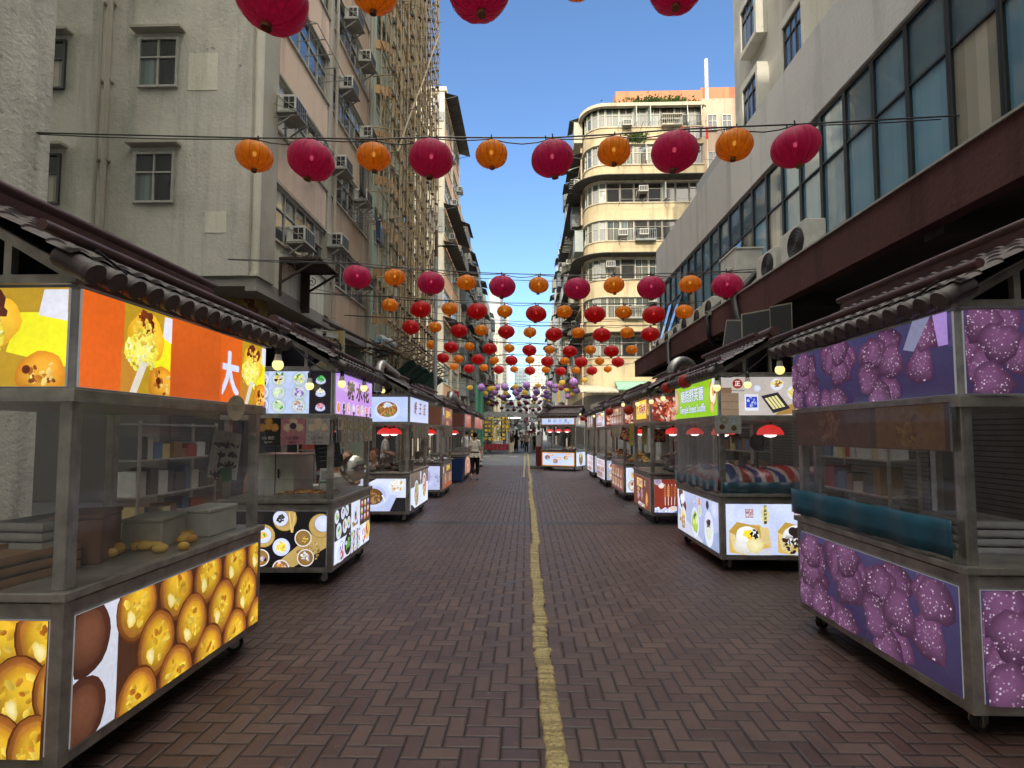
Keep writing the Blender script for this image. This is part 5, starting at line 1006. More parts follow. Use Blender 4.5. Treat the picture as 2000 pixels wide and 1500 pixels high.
L4 = stall('beef offal stall with yellow characters on its brown panels, behind the noodle stall', (XL - .03, 14.1, 0), 0, 1.7, -1, pic_offal, sub(pic_mussels, .35, (.55, .58, .86)), pic_offal_sign, pic_fried, GL, 1, cards=pic_strip_cards)
L5 = stall('snack stall with red menu panels beside the blue bin', (XL - .02, 19.0, 0), 0, 1.9, -1, pic_red_card, pic_mixed(3), pic_red_sign, pic_skew_dark, GL, 0)
L6 = stall('red panelled stall just past the walking woman, sixth in the left row', (XL - .0, 22.3, 0), 0, 1.9, -1, pic_red_card, pic_mixed(5), pic_red_sign, pic_fried, GL, 0)
L7 = stall('last stall of the left row, beside the yellow goods rack', (XL - .1, 25.3, 0), 0, 1.8, -1, pic_red_card, pic_mixed(6), pic_red_sign, pic_meat, GL, 0)
R1 = stall('purple taro snack stall cut by the right edge, nearest on the right', (XR + .06, 3.78, 0), pi, 1.76, 1, pic_taro, pic_taro, pic_taro_sign, pic_taro_sign, GR, 3, cards=pic_meat_cards)
R2 = stall('souffle stall with a green lit sign and clear curtains', (XR, 7.2, 0), pi, 1.8, 1, pic_souffle_front, subr(pic_souffle_end, .84, (.6, .68, .97)), pic_souffle_sign, subr(pic_souffle_menu, .88, (.5, .45, .42)), GR, 2)
R3 = stall('grilled skewer stall with yellow plaque and dark red panels', (XR - .03, 10.4, 0), pi - R(1), 1.65, 1, pic_bbq_front, subr(pic_skewer_end, .56, (.25, .035, .02)), pic_bbq_sign, pic_meat_wood, GR, 1)
R4 = stall('skewer stall with a grid of photos on its red front, beyond the yellow plaque stall', (XR + .06, 13.7, 0), pi, 1.8, 1, pic_grid, pic_mixed(8), pic_grid, pic_meat_wood, GR, 1, cards=pic_strip_cards)
R5 = stall('snack stall with pale photo grid panels, fifth in the right row', (XR + .1, 17.0, 0), pi, 1.8, 1, pic_grid2, pic_mixed(11), pic_grid2, pic_meat_wood, GR, 1)
R6 = stall('snack stall touching the blue signed kiosk, last of the right row', (XR + .15, 20.2, 0), pi, 1.8, 1, pic_grid2, pic_mixed(12), pic_mixed(2), pic_fried, GR, 1)
K1 = stall('kiosk with a pale blue sign and tiled roof, facing the viewer beyond the right row', (1.36, 23.0, 0), R(-116), 1.62, 1, pic_kee_front, pic_kee_side, pic_kee_sign, pic_clams, 'kiosks', 1, sb=1.95)
# ---------------------------------------------------------------- lanterns
def clothlamp(name, col, tr=.58):
    t = NT(name); f = t.noise(30, 4, vec=t.obj(), scale3=(1, 1, .15)); c = t.mix(t.ramp(f, .3, .7), tuple(x * .72 for x in col), tuple(min(1, x * 1.12) for x in col))
    d = t.n('ShaderNodeBsdfPrincipled'); t.l(c, d.inputs['Base Color']); d.inputs['Roughness'].default_value = .42; d.inputs['Specular IOR Level'].default_value = .35; d.inputs['Sheen Weight'].default_value = .3
    u = t.n('ShaderNodeBump'); u.inputs['Strength'].default_value = .5; u.inputs['Distance'].default_value = .015; t.l(f, u.inputs['Height']); t.l(u.outputs[0], d.inputs['Normal'])
    b = t.n('ShaderNodeBsdfTranslucent'); t.l(c, b.inputs[0]); mx = t.n('ShaderNodeMixShader'); mx.inputs[0].default_value = tr; t.l(d.outputs[0], mx.inputs[1]); t.l(b.outputs[0], mx.inputs[2])
    tp = t.n('ShaderNodeBsdfTransparent'); tp.inputs[0].default_value = (*[min(1, x * 1.5 + .15) for x in col], 1); m2 = t.n('ShaderNodeMixShader'); m2.inputs[0].default_value = .07; t.l(mx.outputs[0], m2.inputs[1]); t.l(tp.outputs[0], m2.inputs[2]); t.l(m2.outputs[0], t.out.inputs[0]); return t.m
MAG = clothlamp('magenta_silk', (.64, .028, .17)); ORS = clothlamp('orange_silk', (.95, .36, .018)); REDS = clothlamp('red_silk', (.70, .014, .018)); OLV = clothlamp('yellow_silk', (.70, .50, .08)); PUR = clothlamp('purple_silk', (.22, .12, .36)); WINE = clothlamp('wine_silk', (.22, .03, .07))
GOLD = simple('dull_gold', (.25, .12, .05), .4, .6); BULBW = glow('lantern_bulb', (1, .85, .65), 2.2)
def lantern_source(r, ratio, mat, n=60, ng=12, small=False):
    t = thing('lantern', 'x', 'lantern'); h = r * ratio; prof = []
    k = 16 if not small else 8
    for i in range(k + 1):
        a = -pi / 2 + pi * i / k; c = max(0, cos(a)); prof.append((max(r * .16, r * c ** .86), h * sin(a) * (1 - .06 * c)))
    prof[0] = (r * .17, -h); prof[-1] = (r * .17, h)
    m = MB(); vs = m.lathe(prof, n if not small else 20, (0, 0, 0), .035 if not small else .0, ng); m.f = m.f[:-2] if True else m.f
    o = m.build('shade', mat, t, 80)
    if not small:
        q = random.Random(int(r * 100)); 
        for v in o.data.vertices: v.co *= 1 + .012 * sin(v.co.x * 31 / r * .3 + v.co.z * 11) + .01 * sin(v.co.y * 9 / r + 2)
        m = MB()
        for j in range(ng): a = 2 * pi * j / ng; m.tube([(p * 1.003 * cos(a), p * 1.003 * sin(a), z) for p, z in prof[::2]], .0022, 3)
        m.build('rib', simple('rib_thread', tuple(x * .55 for x in ((.5, .02, .1) if mat is MAG else (.9, .3, .02) if mat is ORS else (.5, .01, .01))), .6), t)
    m = MB(); rr_ = r * .15; n_ = 20 if not small else 8
    m.lathe([(rr_, -h - .035), (rr_ * 1.06, -h - .03), (rr_ * 1.0, -h + .02), (rr_ * .93, -h + .02), (rr_ * .93, -h - .035), (rr_, -h - .035)], n_)
    m.build('bottom_rim', GOLD, t, 60)
    m = MB(); m.lathe([(rr_, h - .02), (rr_, h + .025), (rr_ * .85, h + .03), (.01, h + .03)], n_); m.bar((-.05, 0, h + .02), (-.05, 0, h + .09), .015); m.bar((.05, 0, h + .02), (.05, 0, h + .09), .015); m.build('top_cap', DARKMETAL, t)
    if not small:
        m = MB(); m.ell((0, 0, .03), .026, .026, .034, 10, 6); m.build('bulb', BULBW, t, 60)
    return t
LS = {'M': lantern_source(.30, .8, MAG), 'R': lantern_source(.30, .76, REDS), 'O': lantern_source(.235, .78, ORS)}
used = set()
ROWS = [('top row, cropped by the upper edge', 4.3, -60, 'M530,-2,146 O731,-14,92 M935,-20,128 O1130,-40,84 M1321,-26,110'),
 ('nearest full row', 6.8, 272, 'O497,305,72 M608,313,93 O730,306,68 M842,310,89 O960,302,65 M1079,310,86 O1199,296,66 M1317,297,92 O1434,284,72 M1554,287,92'),
 ('second full row', 11.5, 533, 'M698,541,56 O771,542,42 M842,553,55 O911,552,39 M981,560,53 O1052,557,40 M1127,564,53 O1199,557,41 M1272,562,55 O1348,555,43 M1420,558,59'),
 ('third full row', 14.9, 592, 'O762,596,33 R822,604,42 O878,603,32 R932,608,42 O986,608,31 R1047,613,42 O1102,609,32 R1162,614,42 O1218,610,33 R1277,615,45 O1336,609,35'),
 ('fourth full row', 17.8, 634, 'R803,639,36 O850,639,26 R897,646,34 O940,645,27 R989,648,34 O1035,649,26 R1082,653,35 O1129,650,27 R1175,654,36 O1225,650,28 R1270,653,37'),
 ('fifth full row', 21.5, 669, 'O843,673,21 R881,678,29 O917,677,21 R957,681,29 O995,680,21 R1034,684,29 O1073,683,21 R1113,686,29 O1153,683,22 R1194,686,30 O1234,683,23'),
 ('sixth full row', 25, 692, 'R865,699,25 O896,701,19 R933,702,26 O965,704,19 R999,704,25 O1035,703,19 R1069,706,26 O1103,705,19 R1135,707,26 O1171,705,19 R1207,707,25'),
 ('farthest full row', 29, 712, 'O887,716,17 R916,720,22 O945,718,17 R974,722,21 O1004,721,16 R1035,724,22 O1066,722,17 R1095,725,22 O1125,723,17 R1156,724,22 O1187,721,16')]
CN = {'M': 'magenta', 'O': 'orange', 'R': 'red'}; rr = random.Random(17)
for rn, Y, wy, spec in ROWS:
    pts = []
    for i, tok in enumerate(spec.split()):
        c = tok[0]; px, py, pw = [float(x) for x in tok[1:].split(',')]; p = at(px, py, Y=Y); sc = pw * Y / F / 2 / (.30 if c != 'O' else .235)
        o = LS[c] if c not in used else copy_tree(LS[c]); used.add(c)
        o.location = p; o.scale = (sc,) * 3; o.rotation_euler = (rr.uniform(-.07, .07), rr.uniform(-.13, .13), rr.uniform(0, 6)); pts.append((p, sc * (.3 if c != 'O' else .235) * .8 + .06))
        if Y < 9: o.rotation_euler.x -= .10
        o['label'] = f'{CN[c]} silk lantern, {ORD[i + 1]} from the left in the {rn}'; o['group'] = f'silk lanterns in the {rn}'
    m = MB(); zt = sum(p.z + d for p, d in pts) / len(pts)
    line = [V((-6.2 if Y > 12 else -6.65, Y, pts[0][0].z + pts[0][1] + .12))] + [p + V((0, 0, d)) for p, d in pts] + [V((6.0, Y, pts[-1][0].z + pts[-1][1] + .1))]
    m.tube(line, .011 if Y < 20 else .014, 5)
    wav = []
    for a, b in zip(line, line[1:]):
        for q in range(4): wav.append(a.lerp(b, q / 4) + V((0, .03, -.07 * sin(pi * q / 4) * (1 if (len(wav) // 4) % 2 else .35))))
    m.tube(wav, .009 if Y < 20 else .012, 4); o = m.build('lantern_cable', BLACK, None, 60); tag(o, f'pair of black cables carrying the {rn} of lanterns', 'cable', 'cables across the street')
def lotus_source(mat, petals=7, r=.26):
    t = thing('lotus_lantern', 'x', 'lantern'); m = MB()
    for k in range(petals):
        a0 = 2 * pi * k / petals
        def pf(u, v, a0=a0): z = -r * .9 + v * r * 2.1; w = r * (sin(pi * min(1, v * .97 + .03)) ** .8); a = a0 + (u - .5) * 2 * pi / petals * .92; b = w * (1.02 - .14 * abs(u - .5) * 2 * (1 - v)); return (b * cos(a), b * sin(a), z)
        m.grid(pf, 4, 7, lambda u, v: tuple(x * (.7 + .9 * v) * (1 if .2 < u < .8 else .7) for x in ((.26, .13, .36))))
    m.build('petals', mat, t, 60); m = MB(); m.ell((0, 0, 0), r * .45, r * .45, r * .5, 8, 6); m.build('core', OLV, t, 60); return t
PURA = paint('purple_petal_cloth', .7, 0, .2, .3)
FS = {'P': lantern_source(.25, .72, PUR, small=True), 'Y': lantern_source(.25, .76, OLV, small=True), 'W': lantern_source(.25, .8, WINE, small=True), 'L': lotus_source(PURA)}
FN = {'P': 'plum purple round', 'Y': 'pale yellow round', 'W': 'dark wine round', 'L': 'lilac lotus shaped'}
FR = [('first row of small lanterns', 36, 'Y918,757,13 L940,758,15 Y962,758,12 L985,757,14 Y1007,755,13 L1029,754,15 Y1051,753,12 L1073,751,12 Y1098,747,13 L1120,747,16 Y1142,742,13'),
 ('second row of small lanterns', 42, 'P930,769,14 Y948,768,11 L967,767,13 Y988,768,11 L1007,768,14 Y1027,766,10 L1048,767,14 Y1068,764,10 P1067,773,14 Y1107,762,11 P1127,763,14'),
 ('third row of small lanterns', 50, 'P949,777,11 P958,773,10 L983,777,12 P993,774,12 L1013,778,10 P1028,775,12 L1045,779,11 P1075,777,10 L1109,775,11 Y1117,770,9'),
 ('fourth row of small lanterns', 62, 'Y955,786,8 W961,791,9 W970,787,9 Y984,786,8 W999,788,10 Y1013,786,8 W1015,791,9 W1028,787,10 Y1043,786,8 W1053,787,7'),
 ('fifth row of small lanterns', 78, 'W980,797,8 W992,801,7 W1004,800,8 W1017,802,8 W1028,799,8 W1041,801,8 W1053,799,9'),
 ('last row of small lanterns near the market end', 95, 'W1004,808,6 W1016,809,6 W1028,807,7 W1038,808,6 W1046,806,6')]
rq = random.Random(50)
for k_, (Y, n_) in enumerate(((39, 11), (46, 11), (56, 12), (68, 12), (85, 11))):
    FR.append((f'{["first", "second", "third", "fourth", "fifth"][k_]} in-between row of small lanterns', Y, ' '.join(f'{rq.choice("PYLWP" if Y < 60 else "WWPY")}{1028 + (i - n_ / 2 + .5) * 700 / Y * 1.0 + rq.uniform(-4, 4):.0f},{846 - 3900 / Y + 20 * (Y < 45) - 2 * abs(i - n_ / 2) + rq.uniform(-3, 3):.0f},{480 / Y:.1f}' for i in range(n_))))
for rn, Y, spec in FR:
    pts = []
    for i, tok in enumerate(spec.split()):
        c = tok[0]; px, py, pw = [float(x) for x in tok[1:].split(',')]; p = at(px, py, Y=Y); sc = pw * Y / F / 2 / .25
        o = FS[c] if c + 's' not in used else copy_tree(FS[c]); used.add(c + 's'); o.location = p; o.scale = (sc,) * 3; o.rotation_euler = (rr.uniform(-.15, .15), rr.uniform(-.15, .15), rr.uniform(0, 6)); pts.append(p + V((0, 0, .25 * sc)))
        o['label'] = f'{FN[c]} lantern, {ORD[i + 1]} in the {rn}'; o['group'] = rn.replace('row of small', 'row, small')
    m = MB(); m.tube([V((-5.8, Y, pts[0].z + .2))] + pts + [V((4.4, Y, pts[-1].z + .2))], .014, 4); tag(m.build('lantern_cable', BLACK), f'thin cable carrying the {rn}', 'cable', 'cables across the street')
# ---------------------------------------------------------------- lamps at the stalls
BULB = glow('warm_bulb', (1, .78, .26), 1.2 / 2 ** EXPO)
def bulb_source():
    t = thing('light_bulb', 'x', 'light bulb'); m = MB(); m.ell((0, 0, -.03), .042, .042, .045, 14, 10); m.build('globe', BULB, t, 70)
    m = MB(); m.lathe([(.036, -.02), (.026, .02), (.022, .05)], 12); m.build('bulb_neck', simple('white_plastic', (.6, .6, .58), .4), t, 60)
    m = MB(); m.lathe([(.02, .05), (.022, .1), (.008, .12)], 10); m.tube([(0, 0, .11), (0, 0, .3)], .005, 5); m.build('socket', BLACK, t, 60); return t
b0 = bulb_source(); first = True
for px, py, kw, lab in ((543, 709, dict(X=-1.93), 'glowing bulb hanging between the egg tart stall and the dessert stall'), (605, 752, dict(Y=5.5), 'glowing bulb in front of the dark strip of dessert photos'), (668, 748, dict(X=-1.95), 'glowing bulb over the left part of the purple sign'), (711, 757, dict(X=-1.95), 'glowing bulb in front of the characters on the purple sign'),
    (748, 764, dict(Y=9.5), 'glowing bulb at the noodle stall corner beside the purple sign'), (1523, 720, dict(Y=4.9), 'glowing bulb beside the purple taro stall'), (1400, 756, dict(Y=6.15), 'glowing bulb over the wood panel beside the green sign'), (1460, 750, dict(Y=6.15), 'glowing bulb in front of the beige souffle menu'), (1295, 779, dict(Y=9.45), 'glowing bulb beside the raw meat photo, nearer of two'),
    (1272, 785, dict(Y=9.45), 'glowing bulb just right of the yellow plaque sign'), (1245, 790, dict(X=2.15), 'glowing bulb over the yellow plaque'), (1217, 792, dict(X=2.2), 'glowing bulb at the grid photo skewer stall'), (1190, 803, dict(X=2.2), 'small glowing bulb at the fourth right stall'), (1176, 811, dict(X=2.2), 'small glowing bulb at the fifth right stall'), (1160, 815, dict(X=2.25), 'small glowing bulb near the kiosk, farther of two'), (1133, 812, dict(Y=22.5), 'small glowing bulb at the kiosk roof corner')):
    o = b0 if first else copy_tree(b0); first = False; o.location = at(px, py - 4, **kw); tag(o, lab, 'light bulb', 'warm bulbs at the stalls')
HEATR = glow('lit_red_shade', (.85, .012, .012), .8 / 2 ** EXPO); HEATW = glow('heat_lamp_white', (1, .95, .9), 3.0 / 2 ** EXPO)
def heat_source():
    t = thing('heat_lamp', 'x', 'lamp'); m = MB(); m.lathe([(.155, 0), (.15, .035), (.12, .08), (.07, .11), (.03, .125)], 24); m.f = m.f[:-2]; m.build('shade', HEATR, t, 60)
    m = MB(); m.ell((0, 0, .0), .075, .075, .03, 14, 6); m.build('bulb', HEATW, t, 60); m = MB(); m.tube([(0, 0, .12), (0, 0, .45)], .008, 5); m.lathe([(.03, .12), (.025, .18), (.01, .19)], 8); m.build('cord', BLACK, t); return t
h0 = heat_source(); first = True
def lamp_in(st, x, y, z, lab):
    global first
    o = h0 if first else copy_tree(h0); first = False; o.location = Mx.Rotation(st.rotation_euler.z, 4, 'Z') @ V((x, y, z)) + st.location; tag(o, lab, 'lamp', 'red heat lamps in the stalls')
for st, nm, pos in ((L3, 'noodle stall', ((-.55, -.5), (-.55, .15))), (L4, 'beef offal stall', ((-.5, -.5), (-.5, .3))), (L5, 'stall beside the blue bin', ((-.5, -.6), (-.5, .1))), (R2, 'souffle stall', ((-.75, .55), (-.45, -.2))), (R3, 'yellow plaque stall', ((-.5, .45), (-.9, .45))), (R4, 'grid photo stall', ((-.5, .5), (-.5, -.3))), (R5, 'pale grid stall', ((-.5, .5), (-.5, -.3))), (K1, 'kiosk', ((-.3, -.1), (-.3, .3), (-.3, -.5))), (L2, 'dessert stall', ((-.45, .2), (-.9, .2)))):
    for k, (x, y) in enumerate(pos): lamp_in(st, x, y, 1.58 if st is not K1 else 1.66, f'red heat lamp glowing inside the {nm}, {ORD[k + 1]} of {len(pos)} there')
SRED = clothlamp('small_red_silk', (.55, .03, .015), .35)
def small_lantern(px, py, r, lab, **kw):
    t = thing('red_lantern', lab, 'lantern', at(px, py, **kw), 0, 'small red lanterns under the stall eaves'); m = MB(); prof = [(r * max(.25, cos(a) ** .8), r * .92 * sin(a)) for a in [-pi / 2 * .97 + pi * .97 * i / 10 for i in range(11)]]
    m.lathe(prof, 40, (0, 0, 0), .06, 10); m.build('shade', SRED, t, 70); m = MB(); m.lathe([(r * .3, r * .85), (r * .3, r * 1.0), (.01, r * 1.02)], 12); m.lathe([(.01, -r * 1.05), (r * .3, -r * 1.0), (r * .3, -r * .85)], 12); m.tube([(0, 0, r), (0, 0, r * 2.2)], .006, 4)
    m.build('cap', simple('silver_cap', (.4, .4, .4), .4, .6), t, 60); t.rotation_euler = (.1, .25 if r > .05 else 0, 0)
small_lantern(441, 699, .10, 'deep red small lantern hanging at the orange bun sign', Y=4.0)
small_lantern(1338, 745, .095, 'faded red lantern at the eave over the green sign', X=2.12); small_lantern(1303, 758, .09, 'faded red lantern at the far corner of the green sign', X=2.12)
small_lantern(1228, 801, .10, 'bright red lantern left of the yellow plaque sign', X=2.1); small_lantern(1190, 804, .10, 'bright red lantern at the fourth right stall', X=2.1); small_lantern(1138, 817, .11, 'round red lantern at the kiosk corner', Y=22.4); small_lantern(1146, 821, .10, 'dull red lantern behind the one at the kiosk corner', Y=22.8)
# ---------------------------------------------------------------- people
SKIN = simple('skin', (.50, .30, .21), .55, 0, .1, 10)
def remesh(o, v):
    r = o.modifiers.new('fuse', 'REMESH'); r.mode = 'VOXEL'; r.voxel_size = v; r.use_smooth_shade = True
    s = o.modifiers.new('soften', 'SMOOTH'); s.factor = .5; s.iterations = 3
def hand(m, w, d, side, sk=1.0):
    """palm, four unequal curled fingers and a thumb leaving the side of the palm"""
    w = V(w); d = V(d).normalized(); x = d.cross(V((0, 1, .1))).normalized(); n = x.cross(d).normalized()
    m.tube([w, w + d * .045 * sk, w + d * .085 * sk], [.022 * sk, .034 * sk, .036 * sk], 8, flat=.55)
    for i, (o, L) in enumerate(((-.03, .066), (-.01, .078), (.01, .074), (.028, .056))):
        a = w + d * .082 * sk + x * o * sk; b = a + d * L * .5 * sk + n * .006; c = b + d * L * .42 * sk + n * .02 * sk; m.tube([a, b, c], [.0095 * sk, .009 * sk, .0075 * sk], 6)
    a = w + d * .03 * sk - x * .03 * sk * side; b = a + d * .035 * sk - x * .028 * sk * side + n * .008; m.tube([a, b, b + d * .028 * sk + n * .008], [.012 * sk, .0105 * sk, .009 * sk], 6)
def person(label, loc, rz, h=1.65, hips=.9, legs=None, arms=None, lean=0.0, top=(.5, .5, .5), bottom=(.03, .03, .035), hair=(.012, .01, .01), sleeve=.55, cuff=1.0, peplum=0.0, hair_len=.0, shoes=(.05, .045, .04), hat=None, skirt=0, vox=.014, toptex=None, wide=1.0, sw=.175, bun=False):
    s = h / 1.68; t = thing('person', label, 'person', loc, rz); ty = lean
    sh = 1.40 - .92 + hips; legs = legs or [((-.09, .03, .5), (-.09, -.02, .09)), ((.09, .03, .5), (.09, -.02, .09))]; arms = arms or [((-.25, -.02, 1.10), (-.24, .06, .86)), ((.25, -.02, 1.10), (.24, .06, .86))]
    sp = lambda z: V((0, ty * (z - hips), z))
    b = MB(); S3 = lambda p: V(p) * s
    def T(m, pts, rad, n=10, **k): m.tube([S3(p) for p in pts], [r * s for r in rad], n, **k)
    T(b, [sp(hips - .08), sp(hips), sp(hips + .16), sp(hips + .34), sp(hips + .46), sp(hips + .53)], [k_ * (.80 if sw < .16 else .95) for k_ in (.09, .105, .09, .105, .09, .05)], 14, flat=1.45)
    nk = sp(hips + .5); hd = sp(hips + .69) + V((0, .015, 0))
    T(b, [nk, nk.lerp(hd, .6)], [.052, .05]); b.ell(S3(hd + V((0, .005, .02))), .076 * s, .094 * s, .105 * s, 14, 12); b.ell(S3(hd + V((0, .035, -.055))), .055 * s, .06 * s, .05 * s, 10, 8)
    T(b, [hd + V((0, .09, .02)), hd + V((0, .108, -.018)), hd + V((0, .09, -.03))], [.008, .014, .010], 6)      # nose
    for q in (-1, 1): b.ell(S3(hd + V((.077 * q, .0, -.005))), .012 * s, .02 * s, .03 * s, 6, 6)             # ears
    b.ell(S3(hd + V((0, .088, -.062))), .026 * s, .012 * s, .009 * s, 8, 6)
    tr = MB(); shirt = MB(); sho = MB()
    for q, (kn, an) in zip((-1, 1), legs):
        hp = sp(hips - .03) + V((.085 * q, 0, 0)); kn = V(kn); an = V(an)
        T(b, [hp, hp.lerp(kn, .5), kn, kn.lerp(an, .35) + V((0, -.012, 0)), an], [.085, .072, .052, .05, .034], 10)
        ft = V((0, 1, 0)); T(b, [an + V((0, -.035, -.045)), an + V((0, .06, -.05)), an + V((0, .15, -.065))], [.034, .036, .022], 8, flat=.8)
        T(sho, [an + V((0, -.05, -.06)), an + V((0, .05, -.066)), an + V((0, .165, -.072))], [.04, .045, .03], 10, flat=.55)
        e = kn.lerp(an, cuff) if cuff < 1 else an
        T(tr, [hp + V((0, 0, .05)), hp.lerp(kn, .5), kn, kn.lerp(e, .5), e], [.108, .092 * wide, .072 * wide, .07 * wide, .062 * wide], 12)
    T(tr, [sp(hips - .09), sp(hips + .02), sp(hips + .10)], [.105, .12, .108], 14, flat=1.45)
    if skirt: tr.lathe([(.13 * s, (hips + .12) * s), (.17 * s, hips * s), (skirt * s, .35 * s), (skirt * s * .9, .35 * s)], 20)
    for q, (el, wr) in zip((-1, 1), arms):
        shp = sp(sh) + V((sw * q, 0, 0)); el = V(el); wr = V(wr)
        T(b, [sp(sh) + V((.08 * q, 0, .01)), shp, shp.lerp(el, .5), el, el.lerp(wr, .4), wr], [r_ * (.82 if sw < .16 else 1) for r_ in (.06, .055, .045, .038, .038, .026)], 10); hand(b, S3(wr), (wr - el), q, s)
        e = shp.lerp(el, sleeve * 2) if sleeve <= .5 else el.lerp(wr, sleeve * 2 - 1)
        kw_ = .86 if sw < .16 else 1; T(shirt, [sp(sh) + V((.06 * q, 0, .015)), shp, shp.lerp(e, .5) if sleeve <= .5 else el, e], [.075 * kw_, .072 * kw_, .068 * kw_ if sleeve <= .5 else .056, .058 * kw_ if sleeve <= .5 else .045], 12)
    T(shirt, [sp(hips - .05 if not peplum else hips + .12), sp(hips + .06 if not peplum else hips + .16), sp(hips + .18), sp(hips + .34), sp(hips + .45), sp(hips + .51)], [k_ * (.86 if sw < .16 else 1) for k_ in (.125, .122 if not peplum else .105, .108, .118, .105, .062)], 16, flat=1.45)
    if peplum:
        n = 36; prof = [(.118, hips + .18), (.15, hips + .10), (.185, hips + .0), (.205, hips - .10), (.195, hips - .10), (.15, hips + .06)]
        vs = []
        for i, (r, z) in enumerate(prof):
            for j in range(n): a = 2 * pi * j / n; k = r * (1 + .07 * sin(9 * a + i * .3) * min(1, i / 2)); vs.append(V((k * cos(a) * 1.12, k * sin(a) * .85, z)) * s)
        shirt.add(vs, [(i * n + j, i * n + (j + 1) % n, (i + 1) * n + (j + 1) % n, (i + 1) * n + j) for i in range(len(prof) - 1) for j in range(n)])
    bo = b.build('body', SKIN, t); remesh(bo, vox * .75)
    ct = lambda nm, c: simple(nm, c, .85, 0, .22, 16, .15)
    k = '_%d' % len(bpy.data.materials)
    o = tr.build('skirt' if skirt else 'trousers', ct('trouser_cloth' + k, bottom), t); remesh(o, vox)
    o = shirt.build('blouse' if peplum else 'shirt', toptex or ct('shirt_cloth' + k, top), t)
    remesh(o, vox * .9)
    for q, (kn, an) in zip((-1, 1), legs): pass
    o = sho.build('shoes', ct('shoe' + k, shoes), t); remesh(o, vox * .7)
    hm = MB(); hm.ell(S3(hd + V((0, -.012, .035))), .085 * s, .098 * s, .105 * s, 14, 10)
    for i, p in enumerate(hm.v):      # hairline: open the face
        l = p / s - hd
        if l.y > .035 and l.z < .07: hm.v[i] = S3(hd + V((l.x * .72, .03, l.z * .8)))
    if hair_len: T(hm, [hd + V((0, -.05, .06)), hd + V((0, -.085, -.03)), hd + V((0, -.085, -.03 - hair_len))], [.075, .072, .045], 12, flat=1.15)
    if bun: hm.ell(S3(hd + V((0, -.085, .085))), .05 * s, .045 * s, .045 * s, 10, 8)
    o = hm.build('hair', ct('hair' + k, hair), t, 80); remesh(o, .011)
    e = MB()
    for q in (-1, 1): e.ell(S3(hd + V((.03 * q, .088, .022))), .011 * s, .007 * s, .007 * s, 8, 6); e.bar(S3(hd + V((.03 * q - .016, .09, .045))), S3(hd + V((.03 * q + .016, .09, .047))), .008 * s, .005 * s)
    e.build('eyes', BLACK, t)
    if hat: m = MB(); m.lathe([(.19, .07), (.16, .085), (.10, .10), (.095, .16), (.05, .185), (.005, .19)], 24, hd); m.v = [p * s for p in m.v]; m.build('hat', ct('hat' + k, hat), t, 60)
    return t
WK = [((-.085, -.03, .48), (-.09, -.20, .12)), ((.08, .10, .5), (.085, .10, .085))]
w_ = person('woman in a cream peplum blouse and black cropped trousers walking away past the left stalls', at(927, 937, Z=.0), R(-4), 1.60, .9, WK, [((-.205, -.05, 1.12), (-.215, .05, .90)), ((.21, .0, 1.12), (.235, .10, .90))], .03, (.74, .70, .61), (.016, .016, .018), cuff=.72, peplum=1, hair_len=.0, sleeve=.33, shoes=(.12, .09, .07), vox=.012, wide=.95, sw=.145, bun=True)
m = MB(); m.ell((0, .0, .13), .07, .13, .15, 14, 10)
for i, p in enumerate(m.v): m.v[i] = V((p.x * (1 + .2 * sin(p.z * 30)), p.y * (1 + .2 * sin(p.z * 23 + 1)), p.z)); m.c[i] = (.6, .6, .58) if sin(p.z * 40 + p.y * 20) > -.3 else (.03, .03, .03)
m.tube([(0, -.06, .25), (0, -.03, .42), (0, .05, .42), (0, .06, .25)], .012, 6)
o = m.build('shopping_bag', CLOTH, None, 60); o.location = at(940, 911, Y=18.4) ; tag(o, 'white and black carrier bag held at the right side of the walking woman', 'bag')
PATT = paint('patterned_shirt', .9)
def far_person(label, px, py, h, facing, **k): return person(label, at(px, py, Z=.0), R(180) if facing else 0, h, vox=.02, **k)
far_person('shopper in a bucket hat, dark top and wide cream trousers at the red clothed table', 999, 885, 1.62, 1, top=(.03, .03, .03), bottom=(.55, .50, .38), hat=(.5, .48, .42), wide=1.5, sleeve=.3)
far_person('man in a brown patterned shirt walking toward the viewer on the far yellow line', 1028, 885, 1.72, 1, top=(.22, .15, .12), bottom=(.02, .02, .022), sleeve=.4, legs=[((-.09, .06, .5), (-.09, .1, .09)), ((.09, .04, .49), (.09, -.12, .12))])
far_person('figure in a long black dress among the far market crowd', 1008, 883, 1.62, 0, top=(.015, .015, .016), bottom=(.015, .015, .016), skirt=.2, hair_len=.2)
far_person('person in a grey shirt behind the man in the patterned shirt', 1020, 878, 1.68, 1, top=(.2, .2, .22), bottom=(.03, .03, .04))
far_person('person in pale green clothes at the right edge of the far crowd', 1039, 880, 1.65, 1, top=(.35, .38, .33), bottom=(.3, .33, .3))
far_person('person in black trousers beside the kiosk in the far crowd', 1045, 882, 1.6, 0, top=(.08, .08, .09), bottom=(.015, .015, .016))
far_person('stall keeper in a grey shirt in front of the yellow goods rack', 955, 884, 1.6, 0, top=(.10, .10, .11), bottom=(.03, .03, .03), arms=[((-.25, .05, 1.12), (-.15, .3, 1.0)), ((.25, .05, 1.12), (.15, .32, 1.0))])
far_person('person in a white top with a red strap just ahead of the walking woman', 911, 905, 1.66, 0, top=(.6, .6, .58), bottom=(.03, .03, .035))
SIT = [((-.11, .40, .50), (-.11, .38, .09)), ((.11, .40, .50), (.11, .38, .09))]
ARMT = [((-.24, .12, .80), (-.12, .36, .78)), ((.24, .12, .80), (.12, .36, .78))]
